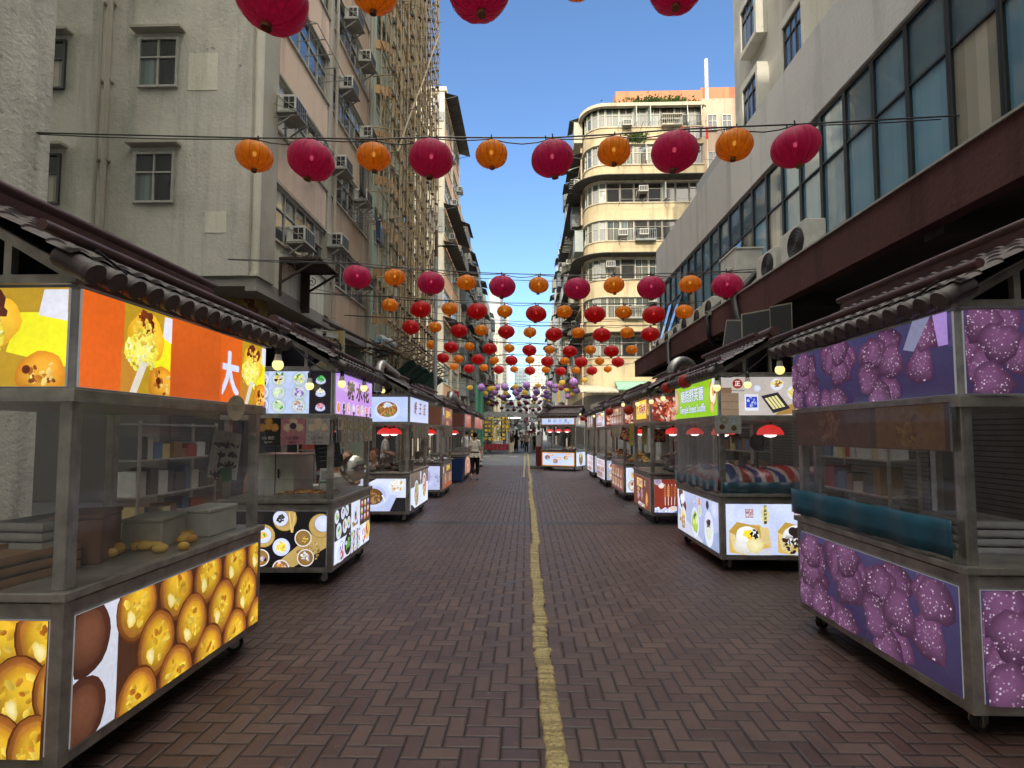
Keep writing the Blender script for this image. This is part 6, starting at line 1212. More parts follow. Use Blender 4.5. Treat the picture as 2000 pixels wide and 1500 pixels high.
def stool(px, loc, lab):
    t = thing('stool', lab, 'stool', loc, 0, 'stools behind the dessert stall'); m = MB(); m.lathe([(.001, .45), (.17, .45), (.17, .41), (.001, .41)], 20); m.build('seat', simple('red_plastic', (.35, .02, .02), .4), t, 50)
    for a in range(4): m = MB(); c_, s_ = cos(pi / 4 + a * pi / 2), sin(pi / 4 + a * pi / 2); m.bar((.12 * c_, .12 * s_, .41), (.17 * c_, .17 * s_, 0), .03); m.build('leg', simple('red_plastic', (.35, .02, .02), .4), t)
seats = [('seated man in a pale grey shirt looking down, behind the dessert stall counter', -3.6, 7.9, R(-150), (.38, .39, .40)), ('balding man in a pale pink shirt seated behind the round pan lid', -2.95, 8.9, R(165), (.52, .45, .44)), ('dark haired person in a white shirt seated with back turned beside the pink shirted man', -2.85, 8.0, R(20), (.50, .48, .46)),
         ('man in an orange brown shirt seated at the far left behind the dessert stall', -4.35, 8.3, R(-60), (.30, .14, .07)), ('bald man in a white shirt seated low beside the noodle stall counter', -2.85, 10.2, R(150), (.6, .58, .56))]
for k, (lab, x, y, rz, c) in enumerate(seats):
    person(lab, (x, y, 0), rz, 1.66, .50, SIT, ARMT, .12, c, (.03, .03, .035), vox=.014, sleeve=.35, hair=(.012, .01, .01) if k not in (1, 4) else (.2, .13, .1)); stool(0, (x, y, 0), f'red stool under the {ORD[k + 1]} seated diner behind the left stalls')
t = thing('round_table', 'round folding table between the seated diners behind the dessert stall', 'table', (-3.5, 8.55, 0)); m = MB(); m.lathe([(.001, .74), (.5, .74), (.5, .71), (.001, .71)], 28); m.build('tabletop', simple('white_laminate', (.55, .55, .52), .4), t, 50)
for a in range(4): m = MB(); m.bar((.3 * cos(a * pi / 2), .3 * sin(a * pi / 2), .71), (.36 * cos(a * pi / 2), .36 * sin(a * pi / 2), 0), .025); m.build('leg', STEEL, t)
# ---------------------------------------------------------------- things on and around the stalls
def flat(name, label, cat, w, h, fn, loc, rz=0, mat=None, tilt=0, roll=0, seed=5, group=None):
    P = Pic((-w / 2, 0, -h / 2), (1, 0, 0), (0, 0, 1), w, h, seed); fn(P); o = P.done(name, mat or PRINT, None, .012); o.location = loc; o.rotation_euler = (tilt, roll, rz); return tag(o, label, cat, group)
def chalk(P):
    P.rect(0, 0, 1, 1, (.02, .02, .02))
    for k in range(6): P.rect(.15, .82 - k * .12, .15 + P.r.uniform(.4, .7), .835 - k * .12, (.25, .25, .24))
def handsign(P):
    P.rect(0, 0, 1, 1, (.55, .53, .48)); P.rect(0, .0, 1, .02, DK)
    for k in range(4): P.rect(.05, .8 - k * .2, .95, .805 - k * .2, (.1, .1, .1)); P.bits(.5, .72 - k * .2, .4, 16, [(.04, .04, .05)], .03, .1, 2.5)
flat('chalkboard', 'small black chalkboard menu standing tilted on the dessert stall counter', 'menu board', .26, .38, chalk, at(640, 880, Y=5.75), R(20), roll=R(-6))
flat('handwritten_sign', 'handwritten price list behind the glass of the egg tart stall', 'sign', .3, .36, handsign, at(440, 890, Y=3.9), R(80), roll=R(8))
m = MB(); m.lathe([(.001, 0), (.08, .004), (.105, .012), (.11, .02), (.108, .024), (.001, .02)], 30); m.ell((0, 0, .03), .001, .001, .001, 4, 3); m.bar((-.05, .02, .022), (.05, .03, .022), .012, .004); m.bar((-.04, -.01, .022), (.045, -.005, .022), .006, .004)
o = m.build('wooden_plaque', simple('pale_wood', (.42, .36, .27), .7), None, 60); o.location = at(458, 797, X=-1.98); o.rotation_euler = (R(90), R(8), R(70)); o.scale = (.66, .8, .66); tag(o, 'pale oval wooden plaque hung below the orange bun sign', 'plaque')
def box_thing(name, label, cat, loc, sx, sy, sz, mat, rz=0, extra=None):
    m = MB(); m.box(-sx / 2, -sy / 2, 0, sx / 2, sy / 2, sz); m.box(-sx / 2 - .006, -sy / 2 - .006, sz, sx / 2 + .006, sy / 2 + .006, sz + .025)
    o = m.build(name, mat, None, 0, .008); o.location = loc; o.rotation_euler = (0, 0, rz); tag(o, label, cat)
    if extra: extra(o)
    return o
def fridge(o): m = MB(); m.box(.05, -.292, .02, .056, -.286, .58); m.bar((.1, -.31, .2), (.1, -.31, .3), .015); m.build('door_seam', DARKMETAL, o)
box_thing('white_cabinet', 'grey white metal food warmer on the left end of the dessert stall', 'appliance', (-2.86, 6.2, .9), .52, .56, .44, WHITEPL, 0, fridge)
for k in range(3): box_thing('takeaway_box', ['translucent box of paper cups inside the egg tart stall glass', 'pale carton inside the egg tart stall beside the cups', 'brown paper carton inside the egg tart stall'][k], 'box', (-2.25 - .1 * k, 3.75 - .4 * k, .9), .22, .34, .16 + .08 * (k == 2), [WHITEPL, simple('pale_carton', (.42, .40, .33), .7), simple('brown_carton', (.2, .1, .06), .8)][k], .2 * k)
m = MB(); m.box(-.3, -.2, 0, .3, .2, .02)
for x0, y0, x1, y1 in ((-.3, -.2, .3, -.19), (-.3, .19, .3, .2), (-.3, -.19, -.29, .19), (.29, -.19, .3, .19)): m.box(x0, y0, .02, x1, y1, .045)
tr = m.build('food_tray', STEEL); tr.location = (-2.45, 5.95, .9); tag(tr, 'steel tray of orange brown snacks on the dessert stall counter', 'tray')
m = MB(); rr = random.Random(9)
for k in range(60): m.col = rr.choice([(.55, .25, .06), (.42, .16, .04), (.7, .4, .12)]); m.ell((rr.uniform(-.26, .26), rr.uniform(-.16, .16), .04 + rr.random() * .015), rr.uniform(.02, .04), rr.uniform(.015, .03), .014, 7, 5)
tag(m.build('snack_pile', PAINT, None, 60), 'pile of fried orange snacks lying in the steel tray', 'food').location = (-2.45, 5.95, .9)
t = thing('lidded_pot', 'white lidded porcelain pot on the dessert stall counter', 'pot', (-2.28, 6.1, .9)); m = MB(); m.lathe([(.05, 0), (.085, .01), (.095, .05), (.09, .075)], 24); m.build('bowl', GLOSSY if 0 else simple('white_porcelain', (.65, .64, .6), .2), t, 60); m = MB(); m.lathe([(.095, .075), (.07, .10), (.02, .115), (.012, .13), (.02, .14), (.001, .145)], 24); m.build('lid', simple('white_porcelain', (.65, .64, .6), .2), t, 60)
t = thing('pan_lid', 'shiny round steel pan lid propped upright on the dessert stall', 'pan lid', at(690, 915, Y=6.3)); m = MB(); m.lathe([(.001, .03), (.1, .024), (.15, .0), (.155, -.006), (.15, -.012), (.001, .018)], 32); m.build('disc', simple('polished_steel', (.75, .72, .64), .16, .9), t, 60); m = MB(); m.tube([(-.03, 0, .03), (-.03, 0, .06), (.03, 0, .06), (.03, 0, .03)], .006, 6); m.build('handle', BLACK, t); t.rotation_euler = (R(85), 0, R(25))
flat('payment_stand', 'white and green acrylic payment stand on the dessert stall corner', 'sign stand', .1, .22, lambda P: (P.rect(0, 0, 1, 1, (.55, .56, .54)), P.rect(0, .28, 1, .38, (.02, .2, .1)), P.rect(.12, .45, .88, .9, (.3, .32, .31))), at(634, 935, Y=5.65), R(8))
flat('green_plaque', 'small green plaque inside the glass of the egg tart stall', 'plaque', .12, .1, lambda P: P.rect(0, 0, 1, 1, (.02, .2, .09)), at(443, 927, Y=3.9), R(85))
# striped tarpaulin over the souffle counter
def tarp(name, label, x0, x1, y0, y1, z0, hh, seed):
    r = random.Random(seed); ph = [r.uniform(0, 6) for _ in range(5)]
    def f(u, v):
        a = u * 2 - 1; b = v * 2 - 1; e = max(0, 1 - abs(a) ** 5) * max(0, 1 - abs(b) ** 4)
        return (x0 + (x1 - x0) * u + .02 * sin(v * 17), y0 + (y1 - y0) * v, z0 + hh * e ** .5 * (.8 + .14 * sin(u * 6 + ph[0]) + .12 * sin(v * 7 + ph[1]) + .05 * sin(u * 19 + v * 13 + ph[2])))
    cols = [(.30, .04, .04), (.5, .5, .5), (.03, .06, .24), (.03, .06, .24), (.5, .5, .5), (.30, .04, .04)]
    m = MB(); m.grid(f, 60, 40, lambda u, v: cols[int(u * 23 + .6 * sin(v * 5)) % 6]); o = m.build(name, GLOSSY, None, 80); q = o.modifiers.new('thick', 'SOLIDIFY'); q.thickness = .01; tag(o, label, 'tarpaulin')
tarp('striped_tarpaulin', 'red white and blue striped tarpaulin heaped over the souffle stall counter', XR + .08, XR + 1.15, 6.38, 8.0, .9, .36, 4)
m = MB(); m.grid(lambda u, v: (XR + .03 + 1.15 * u, 6.31 - .02 * sin(u * 30), .9 + .13 * v), 30, 2); m.grid(lambda u, v: (XR - .015, 6.32 + 1.75 * u, .9 + .13 * v + .02 * sin(u * 20)), 30, 2)
o = m.build('blue_sheet', simple('blue_plastic_sheet', (.01, .10, .17), .35, 0, .3), None, 70); q = o.modifiers.new('thick', 'SOLIDIFY'); q.thickness = .006; tag(o, 'bright blue plastic sheet along the souffle stall counter edge', 'sheet')
m = MB(); m.grid(lambda u, v: (XR + .03 + .015 * sin(u * 25), 2.95 + 1.72 * u, .93 + .2 * v), 40, 3); o = m.build('blue_sheet', MAT['blue_plastic_sheet'], None, 70); q = o.modifiers.new('thick', 'SOLIDIFY'); q.thickness = .006; tag(o, 'crumpled teal sheet along the counter of the purple taro stall', 'sheet')
flat('taped_menu', 'pale taped menu with bowl photos over the souffle stall curtain', 'menu card', .30, .21, lambda P: (P.rect(0, 0, 1, 1, (.36, .37, .36)), [P.disc(a, b, .2, c, tint(c, .7)) or P.disc(a, b, .15, d, tint(d, .6)) for a, b, c, d in ((.27, .36, (.5, .5, .48), (.12, .05, .02)), (.72, .3, (.5, .52, .4), (.1, .09, .05)), (.72, .72, (.5, .6, .65), (.4, .5, .55)), (.35, .75, (.3, .32, .28), (.4, .4, .35)))]), at(1422, 829, Y=6.22))
t = thing('electric_fan', 'black standing fan silhouetted inside the souffle stall', 'fan', (3.05, 7.1, .9)); m = MB()
for r in (.04, .07, .11): m.tube([(r * cos(q * pi / 10), 0, .58 + r * sin(q * pi / 10)) for q in range(21)], .008, 5)
m.ell((0, .04, .58), .11, .05, .11, 16, 10); m.build('head', BLACK, t, 60); m = MB(); m.tube([(0, .04, .02), (0, .04, .45)], .015, 8); m.lathe([(.001, .03), (.12, .02), (.12, 0)], 20); m.build('base', BLACK, t, 60)
flat('chalkboard', 'tilted dark photo board hanging at the yellow plaque stall corner', 'menu board', .28, .26, pic_skew_dark, at(1225, 850, Y=11.2), R(-30), roll=R(18))
for k, (px, py) in enumerate(((1234, 848), (1258, 847))): flat('paper_menu', ['long yellow paper menu left of two under the yellow plaque', 'long yellow paper menu right of two under the yellow plaque'][k], 'menu card', .13, .42, lambda P: (P.rect(0, 0, 1, 1, (.40, .33, .06)), [P.rect(.1, .9 - .08 * i, .9, .92 - .08 * i, (.2, .12, .03)) for i in range(10)]), at(px, py, Y=10.3 + .2 * k), R(-60), roll=R(4))
flat('photo_board', 'square food photo board hanging inside the yellow plaque stall', 'menu board', .2, .24, pic_skew_dark, at(1289, 851, Y=9.9))
def heap(name, label, loc, sx, sy, cols, n, sz, h, seed):
    r = random.Random(seed); m = MB()
    for k in range(n): a = r.gauss(0, .38); b = r.gauss(0, .38); m.col = r.choice(cols); m.ell((a * sx, b * sy, max(0.01, h * math.exp(-(a * a + b * b) * 3) * r.random() + sz * .5)), sz * r.uniform(.6, 1.5), sz * r.uniform(.6, 1.3), sz * .6, 7, 5)
    o = m.build(name, PAINT, None, 60); o.location = loc; return tag(o, label, 'food')
FRY = [(.6, .34, .07), (.75, .5, .14), (.5, .22, .05)]
heap('skewer_pile', 'heap of golden fried snacks on the fourth right stall', (2.75, 13.0, .9), .35, .4, FRY, 60, .05, .22, 1); heap('snack_pile', 'orange snacks on the fifth right stall counter', (2.8, 16.3, .9), .35, .4, FRY + [(.5, .12, .04)], 50, .05, .22, 2); heap('dish_stack', 'white bowls and dark dishes on the yellow plaque stall', (2.9, 10.0, .9), .4, .5, [(.5, .5, .48), (.06, .06, .06), (.2, .18, .15)], 30, .06, .12, 3)
heap('seafood_pile', 'grey clams on ice on the beef offal stall counter', (-2.5, 13.7, .9), .5, .6, [(.45, .45, .44), (.3, .29, .28), (.55, .55, .52)], 70, .04, .08, 4); heap('snack_pile', 'dark pans of food on the noodle stall counter', (-2.7, 10.1, .9), .4, .5, [(.05, .045, .04), (.12, .1, .08), (.3, .28, .26)], 30, .07, .1, 5); heap('snack_pile', 'dumplings heaped inside the kiosk glass', (1.9, 22.6, .9), .4, .3, [(.5, .48, .4), (.6, .56, .45), (.15, .1, .06)], 40, .05, .15, 6)
def can(lab, loc, c): t = thing('drink_can', lab, 'can', loc, 0, 'cans on the beef offal stall'); m = MB(); m.lathe([(.028, 0), (.033, .01), (.033, .11), (.027, .122), (.001, .12)], 16); m.build('body', simple('can_paint_%d' % len(MAT), c, .3, .3), t, 50); m = MB(); m.lathe([(.027, .122), (.024, .126), (.001, .123)], 16); m.build('lid', STEEL, t)
can('red drink can at the near corner of the beef offal stall', (-2.12, 13.45, .9), (.35, .02, .02)); can('yellow topped sauce can on the beef offal stall', (-2.15, 14.6, .9), (.6, .45, .05))
for k, (x, y, z, c) in enumerate(((-2.2, 9.75, .9, 0), (-2.85, 10.9, .9, 1), (3.0, 13.6, .9, 0), (2.95, 10.9, .9, 1), (3.1, 17.2, .9, 0), (-2.9, 14.5, .9, 1))):
    t = thing('stock_pot', ['tall steel stock pot at the near corner of the noodle stall', 'dull steel stock pot at the back of the noodle stall', 'steel stock pot on the fourth right stall', 'steel stock pot behind the dishes of the yellow plaque stall', 'steel stock pot on the fifth right stall', 'steel stock pot on the beef offal stall'][k], 'pot', (x, y, z), 0, 'steel pots on the stalls'); m = MB(); m.lathe([(.12, 0), (.13, .01), (.13, .2), (.135, .205), (.125, .205), (.12, .05), (.001, .05)], 24); m.build('pot_body', STEEL, t, 50); m = MB(); m.tube([(.13, -.04, .16), (.165, -.04, .165), (.165, .04, .165), (.13, .04, .16)], .007, 6); m.build('handle', STEEL, t)
def duct(lab, pts, r):
    pts = [V(p) for p in pts]; P = []; 
    for a, b in zip(pts, pts[1:]):
        n = max(2, int((b - a).length / .035)); P += [a.lerp(b, q / n) for q in range(n)]
    o = MB().tube(P, [r * (1 + .05 * (i % 2)) for i in range(len(P))], 14).build('exhaust_duct', simple('galvanised_duct', (.33, .33, .32), .35, .8, .3, 10), None, 50); tag(o, lab, 'duct', 'exhaust ducts over the stalls')
def arc(c, r, a0, a1, ax, n=9): return [V(c) + V((r * cos(a) * ax[0], r * cos(a) * ax[1], r * sin(a))) for a in [a0 + (a1 - a0) * k / (n - 1) for k in range(n)]]
p0 = at(738, 765, Y=9.3); duct('bent silver exhaust duct rising at the corner of the noodle stall', [p0, p0 + V((0, 0, .25))] + arc(p0 + V((.02, .22, .3)), .22, pi, pi * .35, (0, 1, 0)) + [p0 + V((.02, 1.3, .42))], .075)
p0 = at(880, 790, Y=16.6); duct('short silver exhaust duct lying over the roofs near the lamp post', [p0 + V((-.2, 0, -.2)), p0 + V((-.1, 0, .12))] + arc(p0 + V((0, .15, .15)), .16, pi, pi * .4, (0, 1, 0)) + [p0 + V((.05, 1.4, .1))], .13)
p0 = at(1322, 722, Y=9.0); duct('thick grey exhaust duct arching over the roofs right of the street', arc(p0 + V((.1, 0, -.06)), .2, pi * 1.02, -.1, (1, .3, 0), 14) + [p0 + V((.4, .1, -.5))], .085)
p0 = at(1066, 786, Y=23.2); duct('round open duct end at the ridge of the kiosk roof', [p0 + V((0, -.15, 0)), p0 + V((0, .3, 0)), p0 + V((.3, .5, -.2))], .11)
flat('shop_sign', 'cream hanging shop signboard with brown characters above the dessert stall roof', 'sign', 2.7, 1.35, lambda P: (P.rect(0, 0, 1, 1, (.44, .36, .14)), P.rect(.985, 0, 1, 1, (.4, .38, .33)), P.rect(0, .975, 1, 1, (.05, .03, .02)), P.text('糧食行', .72, .64, .27, (.16, .055, .02), .015, 1.15), P.text('CO.', .88, .2, .17, (.10, .07, .03), .0)), at(585, 688, Y=15.5))
flat('shop_sign', 'grimy yellow picture sign tucked under the grey end wall', 'sign', 1.7, 1.0, lambda P: (P.rect(0, 0, 1, 1, (.28, .21, .04)), P.poly([(.1, .3), (.35, .75), (.55, .3)], (.18, .03, .02)), P.disc(.78, .5, .3, (.4, .32, .1), (.3, .2, .05)), P.bits(.7, .4, .3, 24, [(.3, .2, .05), (.2, .05, .02)], .06)), at(450, 596, Y=12.9), R(25))
def cctv(lab, px, py, Y, rz):
    t = thing('security_camera', lab, 'security camera', at(px, py, Y=Y), rz, 'security cameras above the dessert stall'); m = MB(); m.box(-.05, -.16, -.05, .05, .1, .06); m.box(-.06, -.2, .06, .06, .1, .075); m.build('housing', WHITEPL, t, 0, .01); m = MB(); m.tube([(0, -.165, 0), (0, -.19, 0)], .035, 14); m.build('lens', BLACK, t, 50); m = MB(); m.bar((0, .05, -.05), (.12, .1, -.16), .03); m.bar((.12, .1, -.16), (.2, .1, -.9), .03); m.build('bracket', DARKMETAL, t); t.scale = (.68,) * 3
cctv('white security camera on a bracket, left of the pair before the cream signboard', 629, 653, 6.9, R(-35)); cctv('white security camera on a bracket, right of the pair before the cream signboard', 649, 656, 6.9, R(-35))
cctv('security camera on an arm on the maroon canopy ledge', 1388, 613, 12.9, R(-60))
t = thing('street_lamp', 'grey street lamp post with a maroon top and one flat lamp head among the lanterns', 'street lamp', (at(850, 760, Y=20).x, 20, 0)); zt = at(852, 450, Y=20).z; zm = at(852, 502, Y=20).z
m = MB(); m.tube([(0, 0, 0), (0, 0, 1.2), (0, 0, zm)], [.09, .075, .06], 14); m.build('pole', simple('galvanised_grey', (.36, .38, .39), .5, .4, .15), t, 50); m = MB(); m.tube([(0, 0, zm), (0, 0, zt)], .055, 14); m.build('pole_top', MAROON, t, 50); m = MB(); zh = at(875, 481, Y=20).z; m.tube([(0, 0, zh), (.3, 0, zh + .02)], .03, 8); m.ell((.52, 0, zh), .3, .13, .055, 16, 8); m.build('lamp_head', DARKMETAL, t, 50)
flat('shop_sign', 'square red sign with a white disc and a red letter K beyond the left stalls', 'sign', .62, .62, lambda P: (P.rect(0, 0, 1, 1, (.42, .02, .03)), P.disc(.5, .5, .38, (.72, .72, .74), (.68, .68, .7)), P.text('K', .5, .5, .62, (.42, .02, .03), .06)), at(885, 776, Y=28))
t = thing('wheelie_bin', 'blue plastic bin with a dark lid between the left stalls', 'bin', at(892, 941, Z=0)); m = MB(); vs = [(-.2, -.2, .02), (.2, -.2, .02), (.2, .22, .02), (-.2, .22, .02), (-.26, -.26, .78), (.26, -.26, .78), (.26, .3, .78), (-.26, .3, .78)]; m.add(vs, [(3, 2, 1, 0), (4, 5, 6, 7), (0, 1, 5, 4), (1, 2, 6, 5), (2, 3, 7, 6), (3, 0, 4, 7)]); m.box(-.275, -.275, .74, .275, .315, .79); m.build('bin_body', simple('blue_plastic', (.012, .045, .17), .45), t, 0, .015); m = MB(); m.box(-.28, -.28, .795, .28, .32, .84); m.build('lid', BLACK, t, 0, .015)
# far market end
t = thing('goods_rack', 'market rack hung with rows of yellow packets at the far end of the left stalls', 'market stall', (at(960, 885, Z=0).x, 41.5, 0)); m = MB()
for x in (-1.6, 1.5): m.bar((x, 0, 0), (x, 0, 2.75), .07)
for k in range(6): m.bar((-1.6, 0, .95 + .33 * k), (1.5, 0, .95 + .33 * k), .03)
m.build('frame', STEEL, t); m = MB(); rr = random.Random(30)
for k in range(6):
    for q in range(11): x = -1.5 + .27 * q; m.col = rr.choice([(.55, .36, .03), (.5, .30, .02), (.42, .38, .12), (.6, .42, .06), (.3, .3, .12)]); w_, h_ = rr.uniform(.14, .25), rr.uniform(.16, .27); d_ = rr.uniform(.06, .2); rr.random() < .9 and m.box(x, -d_, 1.27 + .32 * k - h_, x + w_, -.04, 1.27 + .32 * k)
tag(m.build('packets', PRINT, t), kind='stuff')
t = thing('canopy_stall', 'grey canvas canopy of the far market with a strip light below', 'canopy', (at(985, 830, Y=44).x, 44, 0)); m = MB(); m.grid(lambda u, v: (-3.2 + 6.2 * u, -2.5 + 5 * v, 2.95 + .35 * sin(pi * u) + .05 * sin(u * 23)), 30, 4); m.grid(lambda u, v: (-3.2 + 6.2 * u, -2.5, 2.95 + .35 * sin(pi * u) + .05 * sin(u * 23) - .3 * v), 30, 2); m.build('canvas', simple('grey_canvas', (.18, .19, .19), .9), t, 60)
for x in (-3, 0.5, 2.9): m = MB(); m.bar((x, -2.4, 0), (x, -2.4, 3), .07); m.build('post', STEEL, t)
m = MB(); m.box(.3, -2.35, 2.75, 1.4, -2.2, 2.85); m.build('strip_light', glow('strip_light', (.95, 1, 1), 1.6 / 2 ** EXPO), t)
t = thing('market_table', 'market table under a dark red cloth in front of the yellow rack', 'table', (at(975, 884, Z=0).x, 41.0, 0)); m = MB(); m.box(-1.0, -.4, .72, .9, .4, .76); m.build('tabletop', simple('red_cloth', (.13, .01, .015), .9), t); m = MB(); m.grid(lambda u, v: (-1.0 + 1.9 * u, -.41 - .02 * sin(u * 40), .76 - .45 * v), 40, 2); o = m.build('tablecloth', MAT['red_cloth'], t)
for x in (-.9, .8): m = MB(); m.bar((x - .25, -.3, 0), (x + .25, -.3, .72), .03); m.build('leg', STEEL, t); m = MB(); m.bar((x + .25, -.3, 0), (x - .25, -.3, .72), .03); m.build('leg', STEEL, t)
heap('trinkets', 'small goods laid out on the red clothed market table', (at(975, 884, Z=0).x, 41.0, .76), .8, .3, [(.5, .45, .3), (.1, .1, .1), (.4, .1, .1)], 40, .05, .03, 8)
m = MB(); rr = random.Random(44)
for k in range(130): x = rr.uniform(-3.5, 3.5); m.col = rr.choice([(.3, .04, .08), (.45, .42, .4), (.05, .05, .06), (.35, .2, .3), (.2, .22, .25), (.5, .4, .1), (.1, .2, .15)]); z = rr.uniform(1.2, 3.4); w = rr.uniform(.1, .35); m.box(x, rr.uniform(58, 62), z, x + w, 62.2, z + rr.uniform(.2, .6))
tag(m.build('hanging_goods', PRINT), 'clutter of clothes and trinkets hung under the canopies where the street ends', 'goods', kind='stuff')
for k, (px, Y, w, d, c, lab) in enumerate(((950, 52, 5, 4, (.14, .15, .15), 'dark tarpaulin awning far down the left side of the market'), (1005, 66, 5.5, 4, (.3, .34, .36), 'pale blue tarpaulin roof across the far market'), (1075, 56, 3.5, 4, (.35, .33, .26), 'cream canvas stall roof beyond the kiosk'))):
    c_ = at(px, 818, Y=Y); m = MB(); m.grid(lambda u, v: (c_.x - w / 2 + w * u, Y - d / 2 + d * v, 3.1 + .4 * v * (1 - v) * 2 + .04 * sin(u * 20)), 20, 4); o = m.build('tarpaulin_roof', simple('tarp_%d' % k, c, .8), None, 60); q = o.modifiers.new('thick', 'SOLIDIFY'); q.thickness = .02; tag(o, lab, 'tarpaulin')
for k, (px, Y, dx) in enumerate(((1003, 70, 1), (985, 64, 0), (1042, 52, 1), (1050, 60, 0))):
    far_person(['shopper in dark clothes deep in the market under the blue tarpaulin', 'shopper with a pale top near the strip light', 'shopper in brown near the kiosk corner', 'shopper in white farthest along the right side'][k], px, 846 + 1664 / Y, 1.65, dx, top=[(.03, .03, .035), (.5, .5, .48), (.2, .12, .08), (.55, .55, .55)][k], bottom=(.03, .03, .04))
# right side awnings and signs beyond the market hall
def canopy(name, lab, x0, x1, y, z0, z1, d, mat):
    m = MB(); m.grid(lambda u, v: (x0 + (x1 - x0) * u, y - d * v, z1 - (z1 - z0) * v), 12, 4); m.grid(lambda u, v: (x0 + (x1 - x0) * u, y - d, z0 - .2 * v - .02 * sin(u * 40)), 24, 1); o = m.build(name, mat, None, 50); q = o.modifiers.new('thick', 'SOLIDIFY'); q.thickness = .015; tag(o, lab, 'awning')
a_ = at(1205, 765, Y=38); b_ = at(1275, 765, Y=38); canopy('shop_awning', 'mint green canvas awning at the foot of the yellow building', a_.x, b_.x, 39, at(1205, 757, Y=38).z, at(1205, 742, Y=38).z, 1.1, simple('mint_canvas', (.22, .42, .30), .8))
a_ = at(1130, 765, Y=39); b_ = at(1203, 765, Y=39); canopy('shop_awning', 'dirty cream awning at the rounded corner of the yellow building', a_.x, b_.x, 39.5, at(1205, 762, Y=38).z, at(1205, 748, Y=38).z, 1.6, simple('cream_canvas', (.4, .37, .28), .8))
flat('banner', 'grey upright signboard with a single ochre stripe above the kiosk', 'sign', 1.15, 1.6, lambda P: (P.rect(0, 0, 1, 1, (.20, .215, .22)), P.rect(.4, 0, .6, 1, (.38, .23, .02))), at(1091, 767, Y=46))
t = thing('red_cabinet', 'dark red cabinet on a grey plinth at the left side of the kiosk', 'cabinet', (at(1052, 893, Y=24.6).x, 24.6, 0)); m = MB(); m.box(-.13, -.25, .12, .15, .3, 1.0); m.build('cabinet_body', simple('dark_red_paint', (.18, .015, .02), .5), t, 0, .01); m = MB(); m.box(-.4, -.5, 0, .6, .4, .12); m.build('plinth', simple('grey_plinth', (.12, .12, .12), .7), t); m = MB(); m.box(-.12, -.24, 1.0, .14, .25, 1.5); m.build('display', GLASS, t)
m = MB(); m.tube([(0, 0, 0), (0, 0, 5)], .3, 16); o = m.build('green_column', simple('green_paint', (.01, .11, .06), .5), None, 50); o.location = (at(936, 790, Y=37).x, 37, 0); tag(o, 'dark green column with flower lanterns above it beyond the left stalls', 'column')
for k, (px, py, Y, c, w, h) in enumerate(((1495, 640, 9.0, (.02, .02, .02), 0.85, .62), (1443, 652, 10.5, (.02, .02, .022), .62, .55), (1525, 625, 8.5, (.025, .025, .025), .35, .5))):
    flat('notice_board', ['large black framed panel hung under the maroon canopy', 'smaller tilted black framed panel under the canopy, left of the large one', 'narrow black panel under the canopy, right of the large one'][k], 'panel', w, h, lambda P: (P.rect(0, 0, 1, 1, (.26, .24, .17)), P.rect(.03, .04, .97, .96, (.02, .02, .02))), at(px, py, Y=Y), R(-50), roll=R(10 if k == 1 else 0))
for px, py, Y, kw in ((1345, 230, 0, 0),):
    m = MB(); rr = random.Random(2)
    for k in range(9): x = at(1330 + k * 6, 230, Y=38.2).x; m.col = rr.choice([(.5, .04, .03), (.4, .4, .38), (.06, .06, .08), (.3, .32, .35)]); h = rr.uniform(.5, .95); m.box(x, 38.18, 24.0 - h, x + .17, 38.22, 24.0)
    m.tube([(at(1325, 0, Y=38.2).x, 38.2, 24.02), (at(1395, 0, Y=38.2).x, 38.2, 24.02)], .015, 4); tag(m.build('washing_line', CLOTH), 'line of red, white and black washing high on the yellow building', 'laundry')
def sconces():
    for k, (a, b, lab) in enumerate((((-5.98, 12.6, 6.0), (6, 11.5, 5.2), 'thin black wire sagging from the near left block over the second lantern row'), ((-5.98, 14.8, 5.7), (4.5, 17, 5.3), 'thin black wire from the near left block toward the maroon canopy'))):
        a = V(a); b = V(b); pts = [a.lerp(b, q / 24) - V((0, 0, .5 * sin(pi * q / 24))) for q in range(25)]; tag(MB().tube(pts, .008, 4).build('overhead_wire', BLACK), lab, 'cable')
    for st, nm, s in ((L1, 'egg tart stall', 1), (L2, 'dessert stall', 1), (R2, 'souffle stall', -1), (R1, 'taro stall', -1)):
        y0 = st.location.y + .9; a = V((st.location.x + .1 * s, y0 - 1.8, 2.42)); b = V((st.location.x + .05 * s, y0 + 2, 2.36)); tag(MB().tube([a.lerp(b, q / 20) - V((0, 0, .16 * abs(sin(2 * pi * q / 20)))) for q in range(21)], .007, 5).build('bulb_cable', BLACK), f'drooping bulb cable along the eave of the {nm}', 'cable', 'bulb cables along the eaves')
sconces()

